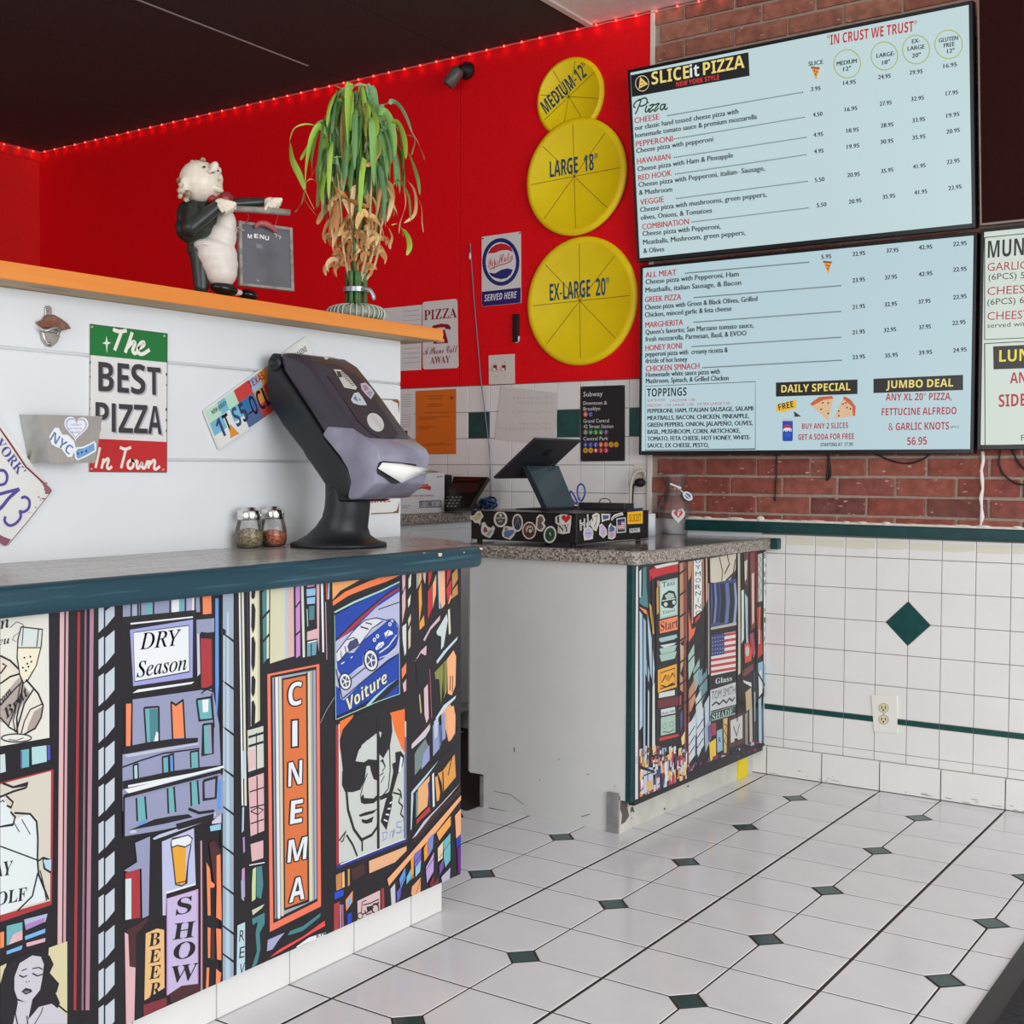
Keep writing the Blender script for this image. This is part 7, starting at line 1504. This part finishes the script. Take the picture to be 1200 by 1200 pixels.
pr.text((238, 232, 170), 'Voiture', (196, 950), (437, 775), 70, 'bi', up=(-.25, -1)); P(BK, (120, 990), (250, 930), (400, 850), (500, 760), (512, 780), (440, 850), (380, 900), (250, 970), (120, 1020)); P((170, 214, 208), (300, 925), (350, 870), (430, 800), (500, 755), (440, 800), (370, 870), (320, 925)); pr.line((170, 214, 208), 4, (110, 370), (118, 1010)); pr.line((170, 214, 208), 4, (506, 600), (508, 850), (380, 895), (240, 955), (122, 1006))
P(PINK, (526, 112), (548, 108), (546, 190), (530, 226)); P(PINK, (526, 250), (548, 200), (548, 320), (528, 420)); P((216, 222, 222), (528, 440), (552, 420), (552, 600), (542, 620), (530, 520)); P(CREAM, (566, 150), (584, 106), (580, 190), (566, 210)); P(CREAM, (562, 280), (580, 240), (576, 300), (564, 325)); P((216, 200, 170), (562, 400), (580, 360), (580, 400), (566, 440)); P((216, 200, 170), (564, 470), (580, 430), (578, 560), (566, 580)); P((246, 130, 90), (524, 700), (552, 660), (552, 720), (526, 760)); P(PINK, (530, 790), (552, 760), (552, 830), (538, 842))
P((150, 196, 216), (614, 100), (624, 98), (622, 200), (616, 210)); P((240, 176, 120), (624, 98), (648, 96), (646, 150), (626, 196)); P((220, 190, 180), (652, 96), (674, 94), (668, 180), (658, 150)); P((240, 160, 60), (628, 220), (644, 170), (648, 300), (632, 420)); P((240, 160, 60), (632, 420), (660, 370), (664, 430), (634, 462)); P((200, 52, 56), (686, 92), (714, 90), (700, 160), (688, 190)); P((200, 52, 56), (682, 230), (712, 180), (710, 330), (684, 396)); P((246, 176, 128), (714, 180), (736, 120), (734, 240), (714, 330)); P((250, 180, 140), (750, 88), (788, 84), (790, 300), (770, 330), (752, 260)); P((150, 200, 222), (744, 88), (752, 88), (756, 280), (764, 330), (752, 330)); P((200, 52, 56), (800, 82), (826, 80), (820, 130), (800, 190)); P((200, 52, 56), (796, 210), (830, 150), (826, 240), (806, 290)); P((196, 140, 76), (832, 120), (866, 76), (868, 150), (834, 210)); P((196, 140, 76), (834, 220), (866, 180), (868, 240), (830, 270)); P((246, 176, 128), (806, 300), (826, 240), (830, 260), (812, 300))
for x in (520, 556, 592, 608, 680, 738, 794, 872): pr.line(BK, 7, (x, 90), (x+2, 300))
P((220, 186, 196), (656, 520), (700, 440), (760, 370), (756, 400), (700, 460), (664, 530)); P((206, 220, 214), (736, 470), (800, 360), (806, 400), (780, 560), (764, 580), (766, 500), (740, 490)); P(CREAM, (806, 340), (818, 330), (824, 480), (812, 490)); P((200, 220, 226), (736, 650), (780, 590), (866, 500), (862, 520), (800, 590), (740, 668)); P((220, 186, 196), (606, 650), (640, 590), (676, 555), (674, 620), (640, 600), (614, 648)); P((200, 110, 130), (676, 650), (700, 620), (690, 720), (678, 730)); P((250, 180, 130), (800, 640), (840, 584), (856, 620), (852, 800), (830, 860), (806, 850)); P((140, 140, 70), (724, 720), (780, 660), (800, 640), (800, 830), (780, 880), (774, 760), (764, 920), (752, 760), (730, 760)); pr.line(BK, 7, (780, 665), (782, 860)); pr.line(BK, 6, (822, 740), (818, 830)); pr.line(BK, 6, (836, 740), (832, 840)); P((222, 190, 196), (660, 820), (684, 790), (690, 1000), (676, 1030), (664, 980)); P((200, 206, 140), (630, 860), (636, 850), (646, 960), (640, 975)); pr.line((200, 110, 130), 4, (696, 700), (708, 1000)); P((200, 220, 226), (730, 1000), (780, 920), (856, 860), (850, 880), (790, 940), (736, 1010)); P((222, 200, 196), (584, 1160), (640, 1100), (700, 1030), (690, 1060), (640, 1120), (590, 1175)); P((250, 180, 130), (800, 960), (840, 920), (852, 990), (850, 1090), (820, 1140), (806, 1110)); P((150, 160, 190), (766, 980), (790, 960), (792, 1120), (770, 1140)); P((190, 206, 226), (720, 1020), (748, 990), (740, 1110), (724, 1130)); P((30, 28, 33), (610, 640), (700, 600), (690, 760), (620, 790))
pr.line((150, 150, 156), 5, (22, 1030), (60, 950), (110, 870))
o = pr.build('printed_mural', INK, SC, label='cartoon city street print with CINEMA sign and car poster'); o['kind'] = 'stuff'
# white rims at panel edge
# ================================================================== narrow mural on the till counter (flat print)
pr = Print(Plane((-.243, .552, 0), (.025, YW-.003-.552, 0), (0, 0, 1)), .0006).frame(730, 630, .28316); pr.clip = (.001, .9215, .0855, .8065); P = pr.poly
W_ = (214, 222, 220); MINT = (170, 200, 186); TAN = (196, 142, 110)
P(W_, (50, 120), (62, 118), (62, 1080), (50, 1085)); P((190, 196, 204), (52, 905), (60, 903), (60, 935), (52, 938)); P((150, 40, 60), (62, 840), (70, 850), (76, 1060), (64, 1075))
P(W_, (66, 140), (76, 130), (74, 250), (66, 246)); P(TEAL, (82, 125), (96, 120), (96, 200), (104, 290), (88, 285), (66, 270), (70, 250), (80, 240)); P(ORG, (66, 286), (96, 300), (100, 320), (80, 305)); P((180, 206, 222), (66, 300), (80, 320), (80, 780), (66, 800)); P((160, 186, 206), (84, 330), (94, 345), (96, 500), (110, 560), (106, 600), (92, 560), (92, 930), (84, 940)); P((180, 206, 222), (100, 310), (118, 420), (130, 540), (126, 620), (112, 560), (104, 420)); P(W_, (118, 620), (130, 600), (132, 860), (120, 880)); P((190, 206, 216), (100, 620), (108, 640), (106, 940), (98, 940))
P((200, 36, 52), (108, 135), (135, 120), (228, 108), (228, 140), (180, 150), (130, 165), (112, 180)); P((230, 232, 226), (128, 118), (190, 104), (228, 100), (228, 108), (140, 128)); P((240, 180, 60), (108, 270), (120, 290), (128, 400), (120, 395)); P((214, 110, 120), (140, 180), (150, 176), (150, 200), (142, 205)); P((220, 160, 60), (138, 210), (146, 200), (148, 310), (140, 320))
P(MINT, (150, 182), (226, 165), (226, 320), (152, 338)); P((196, 222, 212), (156, 192), (220, 176), (220, 312), (158, 328)); pr.text((60, 80, 76), 'Taxi', (162, 205), (214, 195), 20, 'serif'); pr.poly(BK, (158, 262), (166, 235), (190, 218), (212, 222), (220, 245), (220, 275), (205, 292), (170, 290), (158, 280)); P(MINT, (172, 240), (190, 228), (208, 232), (212, 248), (180, 256)); pr.ell((200, 220, 212), 176, 276, 8, 9); pr.ell((200, 220, 212), 210, 268, 7, 9); pr.line((200, 220, 212), 3, (160, 262), (216, 252)); pr.text((60, 80, 76), 'Travel', (162, 318), (214, 306), 14, 'serif')
P(ORG, (150, 345), (226, 325), (226, 380), (152, 397)); pr.text((90, 40, 30), 'Start', (155, 388), (226, 370), 38, 'serif')
for a, b in ((408, 20), (452, 26), (478, 30)): P(MINT, (150, a+8), (222, a-8), (214, a-8+b), (158, a+8+b)); pr.line(BK, 4, (150, a+b+10), (226, a+b-8))
P((160, 196, 206), (148, 418), (222, 404), (224, 414), (150, 430)); P(W_, (152, 446), (220, 434), (210, 444), (170, 456))
P((240, 172, 54), (144, 548), (222, 522), (222, 618), (144, 642)); pr.line(BK, 3, (154, 560), (214, 540), (214, 606), (154, 626), closed=True); pr.line(BK, 5, (160, 600), (175, 570), (190, 590), (205, 560), (212, 575)); pr.line(BK, 4, (158, 612), (180, 618), (208, 600)); pr.ell((200, 130, 40), 185, 580, 12)
P(W_, (148, 644), (214, 630), (214, 652), (148, 664)); P((110, 44, 48), (144, 672), (228, 656), (232, 692), (144, 706)); P(W_, (156, 712), (214, 700), (216, 726), (158, 738)); pr.text((60, 60, 60), 'Daily 100', (160, 734), (212, 722), 10, 'serif'); P(MINT, (156, 745), (216, 732), (216, 806), (156, 820)); pr.ell((120, 140, 132), 172, 780, 9, 10, ring=2); pr.ell((120, 140, 132), 200, 772, 9, 10, ring=2); pr.line((90, 100, 96), 3, (164, 802), (190, 806), (210, 792)); P((206, 60, 60), (150, 828), (228, 812), (230, 822), (150, 842))
P(TAN, (234, 106), (256, 102), (252, 420), (236, 440)); P((206, 170, 140), (236, 440), (252, 450), (248, 530), (238, 560)); P(TAN, (234, 560), (248, 580), (248, 640), (236, 630)); P((130, 70, 60), (248, 106), (262, 102), (262, 1000), (254, 1000)); P(TAN, (268, 100), (284, 98), (280, 160), (270, 180)); P((150, 80, 64), (266, 650), (274, 640), (276, 940), (268, 950)); P((190, 70, 90), (230, 660), (240, 650), (240, 700), (232, 715)); P((70, 84, 130), (234, 730), (246, 715), (246, 780), (236, 800)); P((240, 216, 150), (240, 830), (256, 800), (254, 850), (244, 860))
for y in (150, 240, 330, 430, 520, 610, 700): pr.line(BK, 6, (232, y), (262, y-22))
# OY MORNING banner
P((150, 96, 84), (262, 104), (268, 102), (266, 420), (260, 440)); P((206, 150, 120), (284, 98), (290, 96), (290, 350), (284, 360)); P((226, 232, 230), (292, 96), (326, 90), (328, 300), (292, 330)); P((180, 120, 90), (326, 90), (334, 88), (336, 280), (328, 300)); P((230, 110, 80), (270, 300), (284, 380), (300, 370), (294, 400), (272, 432)); P((206, 60, 60), (298, 336), (322, 310), (318, 330), (296, 356)); P((220, 170, 140), (340, 86), (348, 84), (350, 250), (340, 290))
for i, ch in enumerate('OYMORNING'):
    y = 106+i*27
    if ch == 'I': pr.line(BK, 4, (310, y-18), (310, y)); continue
    pr.text(BK, ch, (299, y), (321, y-3), 18)
# big light figure and flag
P((214, 204, 184), (360, 86), (468, 66), (466, 130), (440, 180), (400, 190), (362, 185)); pr.line(BK, 5, (398, 80), (412, 140), (408, 180)); pr.line(BK, 5, (430, 70), (440, 110), (420, 150)); pr.line(BK, 6, (465, 90), (455, 150), (420, 185)); P((60, 78, 130), (362, 190), (468, 170), (468, 350), (362, 372))
for x, w_, c in ((368, 12, BK), (386, 10, (40, 50, 90)), (402, 16, BK), (424, 10, (100, 120, 170)), (440, 14, BK), (458, 8, (150, 160, 190)), (376, 6, (110, 130, 180))): P(c, (x, 190), (x+w_, 186), (x+w_+6, 260), (x+w_, 350), (x-4, 355), (x+4, 270))
P((190, 180, 170), (362, 372), (468, 350), (468, 362), (362, 382))
P((222, 222, 220), (364, 405), (466, 388), (466, 550), (364, 572))
for k in range(7): P((196, 56, 58), (364, 407+k*24), (466, 390+k*24), (466, 401+k*24), (364, 418+k*24))
P((52, 62, 120), (364, 405), (419, 396), (419, 482), (364, 492))
for r_ in range(5):
    for q_ in range(5): pr.ell((200, 204, 220), 370+q_*10.5, 416+r_*16-q_*1.7, 2.2, n=6)
pr.text(W_, 'Glass', (382, 606), (450, 592), 22, 'serif'); P((200, 204, 204), (360, 632), (466, 598), (468, 690), (362, 718)); pr.text((70, 74, 76), 'TOM SMITH', (366, 672), (464, 645), 34); pr.line(BK, 5, (368, 695), (385, 680), (398, 690), (415, 672), (428, 684), (440, 665), (452, 676), (462, 660)); P((36, 40, 42), (362, 722), (466, 694), (466, 730), (364, 762)); pr.text((176, 206, 196), 'SHADE', (368, 756), (456, 730), 26, 'serif'); pr.line((150, 180, 170), 2, (364, 724), (464, 697), (464, 728), (366, 758), closed=True)
# right hand columns
P((190, 180, 170), (352, 190), (358, 188), (358, 560), (352, 570)); P((200, 196, 176), (474, 66), (484, 64), (486, 560), (476, 570)); P(W_, (488, 220), (500, 215), (500, 420), (490, 440)); P((110, 60, 56), (500, 64), (520, 60), (516, 200), (502, 190)); P((214, 206, 190), (502, 100), (514, 90), (512, 170), (504, 180)); P((180, 196, 204), (504, 230), (516, 250), (516, 400), (522, 480), (510, 440)); P((130, 60, 56), (526, 62), (546, 58), (546, 370), (530, 385)); P((226, 190, 180), (532, 150), (542, 145), (542, 350), (534, 360)); P((214, 84, 52), (502, 440), (520, 432), (534, 470), (530, 510), (504, 520)); pr.ell((200, 190, 190), 514, 470, 8, 22); P((170, 70, 90), (520, 400), (540, 392), (548, 480), (538, 500)); P((120, 66, 60), (494, 550), (540, 520), (540, 545), (510, 570), (496, 575)); P(W_, (496, 590), (530, 600), (532, 618), (500, 600))
P((170, 36, 30), (548, 62), (553, 60), (553, 270), (548, 272)); P((190, 196, 190), (556, 70), (576, 64), (576, 262), (556, 268)); pr.line((90, 90, 90), 2, (560, 80), (572, 90), (560, 110), (572, 130), (560, 150), (572, 175), (560, 200), (572, 225), (562, 250)); P((220, 96, 50), (554, 290), (570, 284), (568, 380), (556, 400)); P((190, 66, 40), (556, 400), (574, 380), (578, 480), (558, 500)); P((196, 190, 180), (560, 380), (566, 378), (566, 440), (560, 442))
P((222, 226, 224), (582, 60), (594, 58), (594, 540), (582, 545))
for i, ch in enumerate('EVERY NIGHT'):
    if ch != ' ': pr.text((60, 60, 62), ch, (583, 86+i*38), (594, 84+i*38), 22)
P((150, 190, 206), (558, 520), (580, 510), (590, 540), (586, 620), (562, 640)); P((222, 226, 228), (560, 560), (572, 545), (576, 640), (562, 660)); pr.line(BK, 6, (558, 560), (590, 620)); P((170, 200, 214), (560, 670), (572, 660), (574, 850), (562, 855)); P(W_, (580, 660), (590, 655), (590, 850), (582, 852)); P((100, 120, 150), (572, 700), (578, 690), (578, 840), (574, 846))
# diagonal glass roofs in the middle
for x0, y0, c in ((268, 460, MINT), (290, 520, (150, 180, 176)), (272, 600, TAN), (300, 640, (206, 214, 210)), (320, 560, (110, 140, 146)), (336, 660, (190, 206, 216)), (276, 740, (170, 190, 206)), (306, 780, W_), (336, 760, (150, 176, 190))):
    P(c, (x0, y0+30), (x0+26, y0-20), (x0+28, y0+70), (x0+4, y0+130))
P((206, 216, 224), (270, 770), (300, 740), (298, 900), (272, 935)); P((206, 216, 224), (304, 740), (332, 700), (334, 860), (306, 900)); P((120, 160, 170), (310, 560), (326, 540), (330, 620), (316, 640))
for y in (480, 560, 640, 700): pr.line(BK, 5, (266, y+40), (352, y-70))
for y in (800, 840, 880): pr.line(BK, 4, (272, y+20), (296, y-20)); pr.line(BK, 4, (306, y-10), (332, y-50))
P((240, 196, 60), (356, 850), (384, 830), (384, 900), (360, 930)); P((170, 60, 80), (364, 770), (384, 765), (384, 815), (366, 820)); P((110, 70, 130), (350, 780), (362, 772), (362, 840), (352, 846)); P((150, 186, 206), (388, 800), (410, 790), (412, 880), (390, 890)); pr.text(BK, 'R', (394, 850), (406, 846), 22); P((214, 180, 110), (414, 750), (432, 745), (428, 900), (418, 905)); pr.line((120, 90, 40), 3, (418, 770), (430, 780), (418, 800), (430, 820), (418, 840), (430, 860)); P((90, 50, 50), (436, 750), (500, 720), (502, 850), (438, 870)); P((206, 204, 200), (444, 758), (494, 735), (494, 830), (446, 850)); pr.line(BK, 4, (456, 780), (470, 820), (482, 770)); pr.ell(BK, 468, 838, 8); P((200, 176, 140), (506, 640), (530, 620), (534, 700), (510, 720)); P((150, 140, 130), (504, 730), (516, 720), (516, 860), (506, 865)); P((190, 180, 160), (522, 710), (534, 700), (536, 850), (524, 856)); P((60, 70, 80), (538, 560), (550, 550), (552, 850), (540, 856)); P((170, 186, 190), (542, 640), (548, 638), (548, 760), (544, 762))
# busy street at the foot
Rb = random.Random(5)
cols = [(200, 210, 222), (226, 220, 206), (240, 170, 90), (190, 50, 64), (60, 70, 110), (206, 130, 120), (236, 200, 130), (120, 60, 80), (150, 190, 210), (230, 232, 232)]
for i in range(150):
    x = Rb.uniform(66, 262); base = 1078-(x-60)*.40; top = 855+abs(x-150)*.12; y = Rb.uniform(top, base-14); w_ = Rb.uniform(6, 15); h_ = Rb.uniform(14, 52)
    c = Rb.choice(cols); P(c, (x, y), (x+w_, y-w_*.4), (x+w_, min(y+h_, base)-w_*.4), (x, min(y+h_, base)))
for i in range(34):
    x = Rb.uniform(66, 250); y = Rb.uniform(880, 1060-(x-60)*.38); pr.line(BK, 3, (x, y), (x+Rb.uniform(-4, 22), y+Rb.uniform(-30, 10)))
P((196, 206, 226), (84, 960), (122, 950), (124, 1040), (86, 1060)); pr.line(BK, 4, (84, 985), (124, 970)); pr.line(BK, 4, (100, 955), (102, 1055)); P((240, 180, 90), (96, 1010), (120, 1003), (120, 1038), (98, 1046)); P(BK, (62, 940), (130, 965), (132, 975), (62, 955))
for i in range(110):
    x = Rb.uniform(262, 560); yb = 985-(x-262)*.37; y = yb-Rb.uniform(0, 34); pr.ell(Rb.choice([(60, 30, 60), BK, BK, BK, (110, 60, 110), (150, 40, 60), (190, 180, 190), (50, 40, 70)]), x, y, Rb.uniform(4, 9), Rb.uniform(5, 12), n=8)
for x, y0, y1, w_ in ((64, 120, 1060, 5), (80, 300, 940, 4), (98, 320, 940, 5), (118, 160, 880, 5), (136, 170, 860, 5), (232, 110, 700, 5), (265, 100, 980, 5), (290, 100, 340, 4), (326, 100, 300, 4), (340, 90, 560, 5), (357, 90, 760, 6), (472, 66, 760, 6), (487, 66, 600, 5), (500, 66, 560, 5), (524, 62, 420, 5), (548, 60, 860, 5), (556, 60, 500, 3), (578, 60, 850, 5)): pr.line(BK, w_, (x, y0), (x+2, (y0+y1)/2), (x, y1))
P(BK, (262, 975), (330, 935), (420, 905), (560, 850), (594, 852), (594, 862), (560, 868), (420, 925), (262, 998))
o = pr.build('printed_mural', INK, TC, label='dense cartoon street print with flag and banner'); o['kind'] = 'stuff'
